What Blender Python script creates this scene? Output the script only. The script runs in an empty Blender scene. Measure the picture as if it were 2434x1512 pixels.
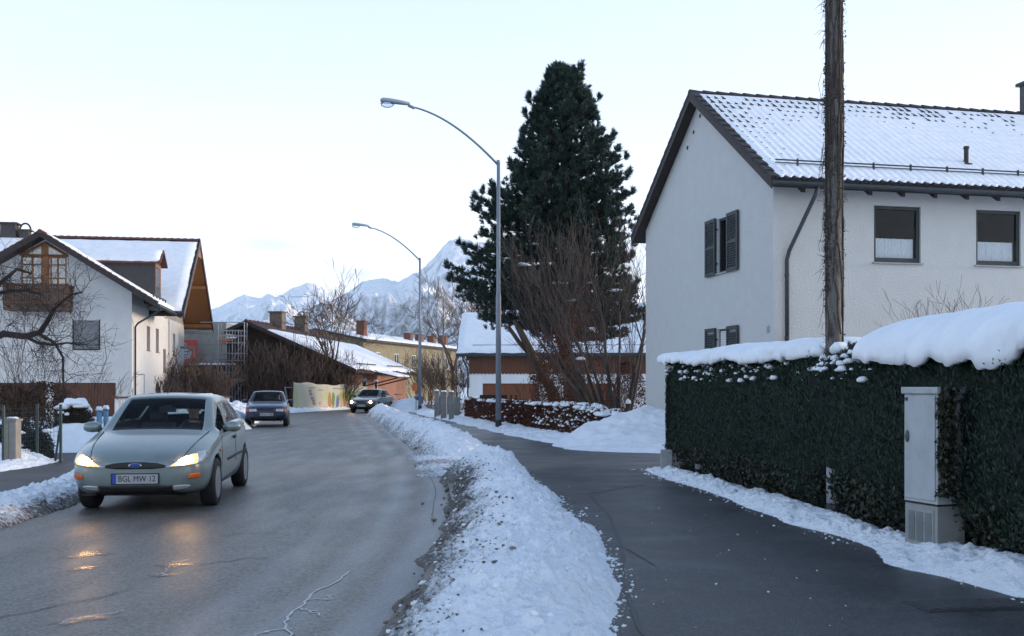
import bpy, bmesh, math, random
import numpy as np
from mathutils import Vector, Matrix
from mathutils.bvhtree import BVHTree

rnd = random.Random(7)
RNG = np.random.default_rng(11)
R = math.radians
scene = bpy.context.scene
COL = scene.collection

# ------------------------------------------------------------------ camera
F, CX, HY, EYE = 2450.0, 1217.0, 920.0, 1.5      # focal length / principal column / horizon row measured on a 2434 px wide view
cam_data = bpy.data.cameras.new('camera')
cam_data.sensor_width = 36.0
cam_data.lens = F / 2434.0 * 36.0
cam_data.shift_y = (HY - 756.0) / 2434.0
cam_data.clip_start = 0.1
cam_data.clip_end = 60000.0
cam = bpy.data.objects.new('camera', cam_data)
COL.objects.link(cam)
cam.location = (0, 0, EYE)
cam.rotation_euler = (R(90), 0, 0)
scene.camera = cam

# ------------------------------------------------------------------ sky and sun (dusk, sun low on the right)
SUN_AZ, SUN_EL = R(82), R(9)                     # azimuth clockwise from the view direction
world = bpy.data.worlds.new('World')
scene.world = world
world.use_nodes = True
wn, wl = world.node_tree.nodes, world.node_tree.links
wn.clear()
w_out = wn.new('ShaderNodeOutputWorld')
w_bg = wn.new('ShaderNodeBackground')
w_sky = wn.new('ShaderNodeTexSky')
w_sky.sky_type = 'NISHITA'
w_sky.sun_disc = False
w_sky.sun_elevation = SUN_EL
w_sky.sun_rotation = SUN_AZ
w_sky.altitude = 500
w_sky.air_density = 1.0
w_sky.dust_density = 1.3
w_sky.ozone_density = 2.5
w_bg.inputs['Strength'].default_value = 0.12
# thin veil of high haze, whitening the sky towards the horizon all round, and very faint streaks in it
w_tc = wn.new('ShaderNodeTexCoord')
w_map = wn.new('ShaderNodeMapping')
w_map.inputs['Scale'].default_value = (1.4, 1.4, 9.0)
w_map.inputs['Rotation'].default_value = (R(12), R(6), 0)
w_noi = wn.new('ShaderNodeTexNoise')
w_noi.inputs['Scale'].default_value = 2.2
w_noi.inputs['Detail'].default_value = 5
w_sep = wn.new('ShaderNodeSeparateXYZ')
def wmath(op, a, b=None, clamp=False):
    n = wn.new('ShaderNodeMath'); n.operation = op; n.use_clamp = clamp
    for i, q in enumerate((a, b)):
        if q is None: continue
        if isinstance(q, (int, float)): n.inputs[i].default_value = q
        else: wl.new(q, n.inputs[i])
    return n.outputs[0]
wl.new(w_tc.outputs['Generated'], w_map.inputs['Vector'])
wl.new(w_map.outputs['Vector'], w_noi.inputs['Vector'])
wl.new(w_tc.outputs['Generated'], w_sep.inputs[0])
zc = wmath('MAXIMUM', w_sep.outputs['Z'], 0.0)
veil = wmath('MULTIPLY', wmath('EXPONENT', wmath('MULTIPLY', wmath('POWER', wmath('DIVIDE', zc, 0.45), 1.5), -1.0)), 0.92)
veil = wmath('ADD', veil, wmath('MULTIPLY', wmath('SUBTRACT', w_noi.outputs['Fac'], 0.5), 0.12), clamp=True)
w_mix = wn.new('ShaderNodeMixRGB')
w_mix.inputs[2].default_value = (2.9, 3.05, 3.4, 1)
wl.new(veil, w_mix.inputs['Fac'])
wl.new(w_sky.outputs['Color'], w_mix.inputs[1])
w_last = w_mix.outputs[0]
def lens_cloud(px, py, sx, sy, amount):
    """a small grey lenticular cloud in the direction (px, py), sx by sy radians"""
    global w_last
    d = Vector(((px - CX) / F, 1.0, (HY - py) / F)).normalized()
    sub = wn.new('ShaderNodeVectorMath'); sub.operation = 'SUBTRACT'
    sub.inputs[1].default_value = d
    mul = wn.new('ShaderNodeVectorMath'); mul.operation = 'MULTIPLY'
    mul.inputs[1].default_value = (1 / sx, 1 / sx, 1 / sy)
    ln = wn.new('ShaderNodeVectorMath'); ln.operation = 'LENGTH'
    rg = wn.new('ShaderNodeMapRange'); rg.interpolation_type = 'SMOOTHSTEP'
    rg.inputs['From Min'].default_value = 1.0
    rg.inputs['From Max'].default_value = 0.1
    rg.inputs['To Max'].default_value = amount
    nz = wn.new('ShaderNodeTexNoise'); nz.inputs['Scale'].default_value = 18
    md = wn.new('ShaderNodeVectorMath'); md.operation = 'MULTIPLY_ADD'
    md.inputs[1].default_value = (0.02, 0.02, 0.006)
    wl.new(w_map.outputs['Vector'], nz.inputs['Vector'])
    wl.new(nz.outputs['Color'], md.inputs[0])
    wl.new(w_tc.outputs['Generated'], md.inputs[2])
    off = wn.new('ShaderNodeVectorMath'); off.operation = 'SUBTRACT'
    off.inputs[1].default_value = (0.01, 0.01, 0.003)
    wl.new(md.outputs[0], off.inputs[0])
    wl.new(off.outputs[0], sub.inputs[0])
    wl.new(sub.outputs[0], mul.inputs[0])
    wl.new(mul.outputs[0], ln.inputs[0])
    wl.new(ln.outputs['Value'], rg.inputs['Value'])
    mx = wn.new('ShaderNodeMixRGB')
    mx.inputs[2].default_value = CLOUD_GREY
    wl.new(rg.outputs['Result'], mx.inputs['Fac'])
    wl.new(w_last, mx.inputs[1])
    w_last = mx.outputs[0]
CLOUD_GREY = (1.9, 2.05, 2.35, 1)
lens_cloud(640, 580, 0.045, 0.010, 0.75)
lens_cloud(850, 652, 0.030, 0.010, 0.85)
wl.new(w_last, w_bg.inputs['Color'])
wl.new(w_bg.outputs['Background'], w_out.inputs['Surface'])

sun_data = bpy.data.lights.new('sun', 'SUN')
sun_data.energy = 1.05
sun_data.angle = R(14)
sun_data.color = (1.0, 0.80, 0.62)
sun = bpy.data.objects.new('sun', sun_data)
COL.objects.link(sun)
sd = Vector((math.sin(SUN_AZ) * math.cos(SUN_EL), math.cos(SUN_AZ) * math.cos(SUN_EL), math.sin(SUN_EL)))
sun.rotation_euler = sd.to_track_quat('Z', 'Y').to_euler()
sun.location = sd * 100

vs = scene.view_settings
vs.view_transform = 'Standard'
vs.look = 'None'
vs.gamma = 1.0
vs.use_curve_mapping = False
vs.exposure = 1.95
scene.render.engine = 'CYCLES'
scene.cycles.use_denoising = True
scene.cycles.max_bounces = 8
scene.cycles.transparent_max_bounces = 12
scene.cycles.volume_bounces = 1
scene.cycles.sample_clamp_indirect = 6.0

# ------------------------------------------------------------------ helpers
def P(x, y, Y):
    """point at depth Y that is seen at (x, y) of the 2434 px wide view"""
    return Vector(((x - CX) * Y / F, Y, EYE - (y - HY) * Y / F))

def G(x, y, z=0.0):
    """ground point (height z) seen at (x, y)"""
    Y = (EYE - z) * F / (y - HY)
    return Vector(((x - CX) * Y / F, Y, z))

ROOTM = {}
def tag(o, label=None, cat=None, group=None, kind=None):
    if label: o['label'] = label
    if cat: o['category'] = cat
    if group: o['group'] = group
    if kind: o['kind'] = kind
    return o

def thing(name, label, cat, loc=(0, 0, 0), rotz=0.0, group=None):
    o = bpy.data.objects.new(name, None)
    COL.objects.link(o)
    o.empty_display_size = 0.3
    o.location = loc
    o.rotation_euler = (0, 0, rotz)
    ROOTM[o] = Matrix.Translation(Vector(loc)) @ Matrix.Rotation(rotz, 4, 'Z')
    return tag(o, label, cat, group)

def root_matrix(o):
    while o is not None:
        if o in ROOTM: return ROOTM[o]
        o = o.parent
    return Matrix.Identity(4)

def mats_list(m):
    return m if isinstance(m, (list, tuple)) else [m]

class MB:
    def __init__(s):
        s.v, s.f, s.m = [], [], []
    def add(s, vs_, fs, m=0):
        o = len(s.v)
        s.v.extend([tuple(p) for p in vs_])
        s.f.extend([tuple(i + o for i in f) for f in fs])
        s.m.extend([m] * len(fs))
        return s
    def box(s, x0, x1, y0, y1, z0, z1, m=0, M=None):
        c = [(x0, y0, z0), (x1, y0, z0), (x1, y1, z0), (x0, y1, z0), (x0, y0, z1), (x1, y0, z1), (x1, y1, z1), (x0, y1, z1)]
        if M is not None: c = [M @ Vector(p) for p in c]
        return s.add(c, [(0, 3, 2, 1), (4, 5, 6, 7), (0, 1, 5, 4), (1, 2, 6, 5), (2, 3, 7, 6), (3, 0, 4, 7)], m)
    def quad(s, a, b, c, d, m=0):
        return s.add([a, b, c, d], [(0, 1, 2, 3)], m)
    def prism(s, poly, d, m=0):
        n = len(poly); d = Vector(d)
        a = [Vector(p) for p in poly]
        return s.add(a + [p + d for p in a], [tuple(range(n - 1, -1, -1)), tuple(range(n, 2 * n))] +
                     [(i, (i + 1) % n, n + (i + 1) % n, n + i) for i in range(n)], m)
    def tube(s, pts, rad, n=6, m=0, cap=True):
        pts = [Vector(p) for p in pts]
        k = len(pts)
        if not isinstance(rad, (list, tuple)): rad = [rad] * k
        vs_, fs = [], []
        ref = None
        for i in range(k):
            t = (pts[min(i + 1, k - 1)] - pts[max(i - 1, 0)])
            if t.length < 1e-9: t = Vector((0, 0, 1))
            t.normalize()
            if ref is None:
                ref = Vector((1, 0, 0)) if abs(t.x) < 0.8 else Vector((0, 1, 0))
            u = (ref - t * ref.dot(t))
            if u.length < 1e-6: u = t.orthogonal()
            u.normalize()
            ref = u
            w = t.cross(u)
            for j in range(n):
                a = 2 * math.pi * j / n
                vs_.append(pts[i] + (u * math.cos(a) + w * math.sin(a)) * rad[i])
        for i in range(k - 1):
            for j in range(n):
                fs.append((i * n + j, i * n + (j + 1) % n, (i + 1) * n + (j + 1) % n, (i + 1) * n + j))
        if cap:
            fs.append(tuple(range(n - 1, -1, -1)))
            fs.append(tuple((k - 1) * n + j for j in range(n)))
        return s.add(vs_, fs, m)
    def lathe(s, prof, n=24, M=None, m=0, closed=False):
        """prof: list of (r, h) turned about the local z axis, placed by M"""
        vs_, fs = [], []
        k = len(prof)
        for (r, h) in prof:
            for j in range(n):
                a = 2 * math.pi * j / n
                p = Vector((r * math.cos(a), r * math.sin(a), h))
                vs_.append(M @ p if M is not None else p)
        for i in range(k if closed else k - 1):
            for j in range(n):
                i2 = (i + 1) % k
                fs.append((i * n + j, i * n + (j + 1) % n, i2 * n + (j + 1) % n, i2 * n + j))
        if not closed:
            if prof[0][0] > 1e-4: fs.append(tuple(range(n - 1, -1, -1)))
            if prof[-1][0] > 1e-4: fs.append(tuple((k - 1) * n + j for j in range(n)))
        return s.add(vs_, fs, m)
    def build(s, name, mat, parent=None, smooth=False, world=False, bevel=0.0):
        me = bpy.data.meshes.new(name)
        v = s.v
        if world and parent is not None:
            Mi = root_matrix(parent).inverted()
            v = [tuple(Mi @ Vector(p)) for p in v]
        me.from_pydata(v, [], s.f)
        for mt in mats_list(mat): me.materials.append(mt)
        if any(s.m): me.polygons.foreach_set('material_index', s.m)
        if smooth: me.polygons.foreach_set('use_smooth', [True] * len(me.polygons))
        me.update()
        o = bpy.data.objects.new(name, me)
        COL.objects.link(o)
        if parent is not None: o.parent = parent
        if bevel:
            b = o.modifiers.new('bevel', 'BEVEL'); b.width = bevel; b.segments = 2; b.limit_method = 'ANGLE'
        return o

def npmesh(name, V, Fc, mat, parent=None, smooth=False, attrs=None, world=False):
    """fast mesh from numpy arrays; Fc is (n,3) or (n,4)"""
    V = np.asarray(V, dtype=np.float32).reshape(-1, 3)
    Fc = np.asarray(Fc, dtype=np.int32)
    if world and parent is not None:
        Mi = np.array(root_matrix(parent).inverted(), dtype=np.float32)
        V = V @ Mi[:3, :3].T + Mi[:3, 3]
    n, k = Fc.shape
    me = bpy.data.meshes.new(name)
    me.vertices.add(len(V)); me.vertices.foreach_set('co', V.ravel())
    me.loops.add(n * k); me.loops.foreach_set('vertex_index', Fc.ravel())
    me.polygons.add(n)
    me.polygons.foreach_set('loop_start', np.arange(0, n * k, k, dtype=np.int32))
    me.polygons.foreach_set('loop_total', np.full(n, k, dtype=np.int32))
    if smooth: me.polygons.foreach_set('use_smooth', np.ones(n, dtype=bool))
    for mt in mats_list(mat): me.materials.append(mt)
    if attrs:
        for an, av in attrs.items():
            a = me.attributes.new(an, 'FLOAT', 'POINT')
            a.data.foreach_set('value', np.asarray(av, dtype=np.float32).ravel())
    me.update(); me.validate()
    o = bpy.data.objects.new(name, me)
    COL.objects.link(o)
    if parent is not None: o.parent = parent
    return o

def grid_faces(nu, nv):
    i = np.arange(nu - 1)[:, None] * nv + np.arange(nv - 1)[None, :]
    i = i.ravel()
    return np.stack([i, i + nv, i + nv + 1, i + 1], axis=1)

def vnoise(x, y, seed=0):
    x = np.asarray(x, dtype=np.float64); y = np.asarray(y, dtype=np.float64)
    xi = np.floor(x).astype(np.int64); yi = np.floor(y).astype(np.int64)
    xf = x - xi; yf = y - yi
    u = xf * xf * (3 - 2 * xf); v = yf * yf * (3 - 2 * yf)
    def h(a, b):
        n = (a * 374761393 + b * 668265263 + seed * 1442695041) & 0xffffffff
        n = ((n ^ (n >> 13)) * 1274126177) & 0xffffffff
        n = n ^ (n >> 16)
        return (n & 0xffff) / 65535.0
    return (h(xi, yi) * (1 - u) + h(xi + 1, yi) * u) * (1 - v) + (h(xi, yi + 1) * (1 - u) + h(xi + 1, yi + 1) * u) * v

def fbm(x, y, oct=4, seed=0, gain=0.5):
    s, a, t = 0.0, 1.0, 0.0
    for o in range(oct):
        s = s + a * vnoise(x * 2 ** o + 17.3 * o, y * 2 ** o - 9.1 * o, seed + o)
        t += a; a *= gain
    return s / t

def ridged(x, y, oct=5, seed=0, gain=0.55):
    s, a, t = 0.0, 1.0, 0.0
    for o in range(oct):
        n = 1 - np.abs(2 * vnoise(x * 2 ** o + 5.7 * o, y * 2 ** o + 3.3 * o, seed + o) - 1)
        s = s + a * n * n
        t += a; a *= gain
    return s / t

def smooth_interp(xs, ys):
    xs = np.array(xs, float); ys = np.array(ys, float)
    d = np.gradient(ys, xs)
    def f(x):
        x = np.asarray(x, float)
        i = np.clip(np.searchsorted(xs, x) - 1, 0, len(xs) - 2)
        h = xs[i + 1] - xs[i]; t = np.clip((x - xs[i]) / h, 0, 1)
        return ((2 * t**3 - 3 * t**2 + 1) * ys[i] + (t**3 - 2 * t**2 + t) * h * d[i] +
                (-2 * t**3 + 3 * t**2) * ys[i + 1] + (t**3 - t**2) * h * d[i + 1])
    return f

def blades(C, U, W):
    """quads from centres C, half-length vectors U and half-width vectors W -> V, F (pointed leaves: 4 corners of a rhombus)"""
    n = len(C)
    V = np.empty((n, 4, 3)); V[:, 0] = C - U; V[:, 1] = C + W - 0.1 * U; V[:, 2] = C + U; V[:, 3] = C - W - 0.1 * U
    return V.reshape(-1, 3), np.arange(n * 4).reshape(n, 4)

def unit(n, rng=RNG):
    d = rng.normal(size=(n, 3))
    return d / np.linalg.norm(d, axis=1, keepdims=True)

def perp(d, rng=RNG):
    r = unit(len(d), rng)
    w = np.cross(d, r)
    return w / (np.linalg.norm(w, axis=1, keepdims=True) + 1e-9)

# ------------------------------------------------------------------ materials
MATS = {}
def new_mat(name):
    m = bpy.data.materials.new(name)
    m.use_nodes = True
    nt = m.node_tree
    return m, nt, nt.nodes, nt.links, nt.nodes['Principled BSDF']

def mat(name, col, rough=0.7, var=0.15, scale=6.0, bump=0.0, bscale=40.0, metal=0.0, spec=0.5, island=0.0, coat=0.0, stretch=None, stain=None, stain_scale=2.0, stain_lo=0.55, stain_hi=0.75):
    """painted / plastered / wooden surface: base colour with noise variation, optional bump, per-piece variation and stains"""
    if name in MATS: return MATS[name]
    m, nt, N, L, b = new_mat(name)
    tc = N.new('ShaderNodeTexCoord')
    vec = tc.outputs['Object']
    if stretch:
        mp = N.new('ShaderNodeMapping'); mp.inputs['Scale'].default_value = stretch
        L.new(vec, mp.inputs['Vector']); vec = mp.outputs['Vector']
    nz = N.new('ShaderNodeTexNoise'); nz.inputs['Scale'].default_value = scale; nz.inputs['Detail'].default_value = 6
    L.new(vec, nz.inputs['Vector'])
    mr = N.new('ShaderNodeMapRange'); mr.inputs['From Min'].default_value = 0.3; mr.inputs['From Max'].default_value = 0.7
    mr.inputs['To Min'].default_value = 1 - var; mr.inputs['To Max'].default_value = 1 + var
    L.new(nz.outputs['Fac'], mr.inputs['Value'])
    fac = mr.outputs['Result']
    if island:
        ge = N.new('ShaderNodeNewGeometry')
        m2 = N.new('ShaderNodeMapRange'); m2.inputs['To Min'].default_value = 1 - island; m2.inputs['To Max'].default_value = 1 + island
        L.new(ge.outputs['Random Per Island'], m2.inputs['Value'])
        mm = N.new('ShaderNodeMath'); mm.operation = 'MULTIPLY'
        L.new(fac, mm.inputs[0]); L.new(m2.outputs['Result'], mm.inputs[1]); fac = mm.outputs[0]
    mul = N.new('ShaderNodeVectorMath'); mul.operation = 'SCALE'
    mul.inputs[0].default_value = col[:3]
    L.new(fac, mul.inputs['Scale'])
    out = mul.outputs['Vector']
    if stain:
        ns = N.new('ShaderNodeTexNoise'); ns.inputs['Scale'].default_value = stain_scale; ns.inputs['Detail'].default_value = 8
        ns.inputs['Roughness'].default_value = 0.65
        L.new(vec, ns.inputs['Vector'])
        rs = N.new('ShaderNodeMapRange'); rs.inputs['From Min'].default_value = stain_lo; rs.inputs['From Max'].default_value = stain_hi
        L.new(ns.outputs['Fac'], rs.inputs['Value'])
        mx = N.new('ShaderNodeMixRGB'); mx.inputs[2].default_value = (*stain[:3], 1)
        L.new(rs.outputs['Result'], mx.inputs['Fac']); L.new(out, mx.inputs[1]); out = mx.outputs[0]
    L.new(out, b.inputs['Base Color'])
    b.inputs['Roughness'].default_value = rough
    b.inputs['Metallic'].default_value = metal
    b.inputs['Specular IOR Level'].default_value = spec
    if coat: b.inputs['Coat Weight'].default_value = coat; b.inputs['Coat Roughness'].default_value = 0.06
    if bump:
        nb = N.new('ShaderNodeTexNoise'); nb.inputs['Scale'].default_value = bscale; nb.inputs['Detail'].default_value = 5
        L.new(vec, nb.inputs['Vector'])
        bp = N.new('ShaderNodeBump'); bp.inputs['Strength'].default_value = 1.0; bp.inputs['Distance'].default_value = bump
        L.new(nb.outputs['Fac'], bp.inputs['Height']); L.new(bp.outputs['Normal'], b.inputs['Normal'])
    MATS[name] = m
    return m

def leaf_mat(name, cols, rough=0.6, var=0.35, trans=0.0):
    """foliage: colour ramp over a random value per leaf and a slow noise through the crown"""
    if name in MATS: return MATS[name]
    m, nt, N, L, b = new_mat(name)
    ge = N.new('ShaderNodeNewGeometry')
    tc = N.new('ShaderNodeTexCoord')
    nz = N.new('ShaderNodeTexNoise'); nz.inputs['Scale'].default_value = 1.6; nz.inputs['Detail'].default_value = 3
    L.new(tc.outputs['Object'], nz.inputs['Vector'])
    ad = N.new('ShaderNodeMath'); ad.operation = 'MULTIPLY_ADD'; ad.inputs[1].default_value = 0.55
    L.new(ge.outputs['Random Per Island'], ad.inputs[0])
    ml = N.new('ShaderNodeMath'); ml.operation = 'MULTIPLY'; ml.inputs[1].default_value = 0.5
    L.new(nz.outputs['Fac'], ml.inputs[0]); L.new(ml.outputs[0], ad.inputs[2])
    rp = N.new('ShaderNodeValToRGB')
    els = rp.color_ramp.elements
    while len(els) < len(cols): els.new(0.5)
    for i, c in enumerate(cols):
        els[i].position = i / (len(cols) - 1); els[i].color = (*c, 1)
    L.new(ad.outputs[0], rp.inputs['Fac'])
    L.new(rp.outputs['Color'], b.inputs['Base Color'])
    b.inputs['Roughness'].default_value = rough
    b.inputs['Specular IOR Level'].default_value = 0.3
    MATS[name] = m
    return m

def snow_mat(name, dirty=False, bump=0.02, bscale=14.0):
    if name in MATS: return MATS[name]
    m, nt, N, L, b = new_mat(name)
    tc = N.new('ShaderNodeTexCoord')
    b.inputs['Roughness'].default_value = 0.62
    b.inputs['Specular IOR Level'].default_value = 0.35
    b.inputs['Subsurface Weight'].default_value = 0.0
    nz = N.new('ShaderNodeTexNoise'); nz.inputs['Scale'].default_value = 3.0; nz.inputs['Detail'].default_value = 6
    L.new(tc.outputs['Object'], nz.inputs['Vector'])
    rp = N.new('ShaderNodeValToRGB')
    rp.color_ramp.elements[0].position = 0.3; rp.color_ramp.elements[0].color = (0.78, 0.80, 0.83, 1)
    rp.color_ramp.elements[1].position = 0.7; rp.color_ramp.elements[1].color = (0.88, 0.89, 0.90, 1)
    L.new(nz.outputs['Fac'], rp.inputs['Fac'])
    out = rp.outputs['Color']
    if dirty:
        at = N.new('ShaderNodeAttribute'); at.attribute_name = 'dirt'
        n2 = N.new('ShaderNodeTexNoise'); n2.inputs['Scale'].default_value = 16; n2.inputs['Detail'].default_value = 8; n2.inputs['Roughness'].default_value = 0.72
        L.new(tc.outputs['Object'], n2.inputs['Vector'])
        ad = N.new('ShaderNodeMath'); ad.operation = 'ADD'
        L.new(at.outputs['Fac'], ad.inputs[0]); L.new(n2.outputs['Fac'], ad.inputs[1])
        r2 = N.new('ShaderNodeMapRange'); r2.inputs['From Min'].default_value = 0.86; r2.inputs['From Max'].default_value = 1.12
        L.new(ad.outputs[0], r2.inputs['Value'])
        mx = N.new('ShaderNodeMixRGB'); mx.inputs[2].default_value = (0.085, 0.075, 0.066, 1)
        L.new(r2.outputs['Result'], mx.inputs['Fac']); L.new(out, mx.inputs[1]); out = mx.outputs[0]
    L.new(out, b.inputs['Base Color'])
    nb = N.new('ShaderNodeTexNoise'); nb.inputs['Scale'].default_value = bscale; nb.inputs['Detail'].default_value = 8; nb.inputs['Roughness'].default_value = 0.6
    L.new(tc.outputs['Object'], nb.inputs['Vector'])
    bp = N.new('ShaderNodeBump'); bp.inputs['Distance'].default_value = bump; bp.inputs['Strength'].default_value = 1.0
    L.new(nb.outputs['Fac'], bp.inputs['Height']); L.new(bp.outputs['Normal'], b.inputs['Normal'])
    MATS[name] = m
    return m

def glass_mat(name, tint=(0.8, 0.85, 0.86), ior=1.5, rough=0.02, boost=0.0):
    """a thin pane: clear tinted glass with a Fresnel reflection"""
    if name in MATS: return MATS[name]
    m, nt, N, L, b = new_mat(name)
    N.remove(b)
    out = N['Material Output']
    tr = N.new('ShaderNodeBsdfTransparent'); tr.inputs['Color'].default_value = (*tint, 1)
    gl = N.new('ShaderNodeBsdfGlossy'); gl.inputs['Roughness'].default_value = rough
    fr = N.new('ShaderNodeFresnel'); fr.inputs['IOR'].default_value = ior
    ad = N.new('ShaderNodeMath'); ad.operation = 'ADD'; ad.inputs[1].default_value = boost; ad.use_clamp = True
    L.new(fr.outputs['Fac'], ad.inputs[0])
    mx = N.new('ShaderNodeMixShader')
    L.new(ad.outputs[0], mx.inputs['Fac']); L.new(tr.outputs['BSDF'], mx.inputs[1]); L.new(gl.outputs['BSDF'], mx.inputs[2])
    L.new(mx.outputs['Shader'], out.inputs['Surface'])
    MATS[name] = m
    return m

def emit_mat(name, col, strength):
    if name in MATS: return MATS[name]
    m, nt, N, L, b = new_mat(name)
    b.inputs['Base Color'].default_value = (*col, 1)
    b.inputs['Emission Color'].default_value = (*col, 1)
    b.inputs['Emission Strength'].default_value = strength
    MATS[name] = m
    return m

SNOW = snow_mat('snow', bump=0.02, bscale=9)
SNOW_SMOOTH = snow_mat('settled_snow', bump=0.012, bscale=5)
SNOW_DIRTY = snow_mat('dirty_snow', dirty=True, bump=0.03, bscale=22)
DARK = mat('black_rubber', (0.012, 0.012, 0.013), 0.75, 0.2, 20)
BARK = mat('grey_brown_bark', (0.075, 0.055, 0.042), 0.9, 0.35, 8, bump=0.02, bscale=25, stretch=(1, 1, 0.25))
TWIG = mat('brown_twig_bark', (0.085, 0.05, 0.036), 0.85, 0.3, 3)
GLASS = glass_mat('window_glass', (.92, .94, .95), ior=1.38)
ROOM = mat('dim_room', (0.03, 0.025, 0.024), 0.9, 0.3, 2)

def roof_snow(name, parent, a, b, c, d, thick=0.12, nu=40, nv=16, lump=0.03, seed=0, mat_=None, soft=0.25, edge=0.06):
    """snow lying on the roof plane a-b (eave) d-c (ridge), local coordinates; rounded edges, gentle lumps"""
    a, b, c, d = [np.array(p, float) for p in (a, b, c, d)]
    u = np.linspace(0, 1, nu); v = np.linspace(0, 1, nv)
    U, W = np.meshgrid(u, v, indexing='ij')
    n = np.cross(b - a, d - a); n /= np.linalg.norm(n)
    if n[2] < 0: n = -n
    base = (a[None, None] * (1 - U)[..., None] + b[None, None] * U[..., None]) * (1 - W)[..., None] + \
           (d[None, None] * (1 - U)[..., None] + c[None, None] * U[..., None]) * W[..., None]
    lu, lv = np.linalg.norm(b - a), np.linalg.norm(d - a)
    jit = (fbm(U * lu * 2.2, W * lv * 2.2, 3, seed + 40) - 0.5)
    e_a = a - b; e_a /= lu; e_d = a - d; e_d /= lv
    lu_edge = np.maximum(0, 1 - np.minimum(U, 1 - U) * lu / 0.3) * np.where(U < .5, 1, -1)
    lv_edge = np.maximum(0, 1 - np.minimum(W, 1 - W) * lv / 0.3) * np.where(W < .5, 1, -1)
    base = base + (jit * edge * 2 * lu_edge)[..., None] * e_a + (jit * edge * 2 * lv_edge)[..., None] * e_d
    dist = np.minimum(np.minimum(U, 1 - U) * lu, np.minimum(W, 1 - W) * lv)
    h = thick * np.clip(dist / soft, 0, 1) ** 0.45 + lump * (fbm(U * lu * 0.9, W * lv * 0.9, 4, seed) - 0.45) * np.clip(dist / soft, 0, 1)
    V = base + (h[..., None] + 0.004) * n
    # skirt to the roof
    Fq = grid_faces(nu, nv)
    return npmesh(name, V.reshape(-1, 3), Fq, mat_ or SNOW_SMOOTH, parent, smooth=True)

def wall(mb, o, ux, length, z0, z1, openings=(), depth=0.14, m=0, nrm=None):
    """plaster wall from point o along ux with rectangular openings (a0, a1, z0, z1) and reveals of the given depth; nrm points outward"""
    o = Vector(o); ux = Vector(ux).normalized(); nrm = Vector(nrm)
    xs = sorted({0.0, length, *[q for op in openings for q in op[:2]]})
    zs = sorted({z0, z1, *[q for op in openings for q in op[2:4]]})
    pt = lambda a, z, d=0.0: o + ux * a + Vector((0, 0, z - o.z)) - nrm * d
    for i in range(len(xs) - 1):
        for k in range(len(zs) - 1):
            ca, cz = (xs[i] + xs[i + 1]) / 2, (zs[k] + zs[k + 1]) / 2
            if any(op[0] < ca < op[1] and op[2] < cz < op[3] for op in openings): continue
            mb.quad(pt(xs[i], zs[k]), pt(xs[i + 1], zs[k]), pt(xs[i + 1], zs[k + 1]), pt(xs[i], zs[k + 1]), m)
    for (a0, a1, b0, b1) in [op[:4] for op in openings]:
        for (p, q) in (((a0, b0), (a1, b0)), ((a1, b0), (a1, b1)), ((a1, b1), (a0, b1)), ((a0, b1), (a0, b0))):
            mb.quad(pt(p[0], p[1]), pt(q[0], q[1]), pt(q[0], q[1], depth), pt(p[0], p[1], depth), m)

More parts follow.
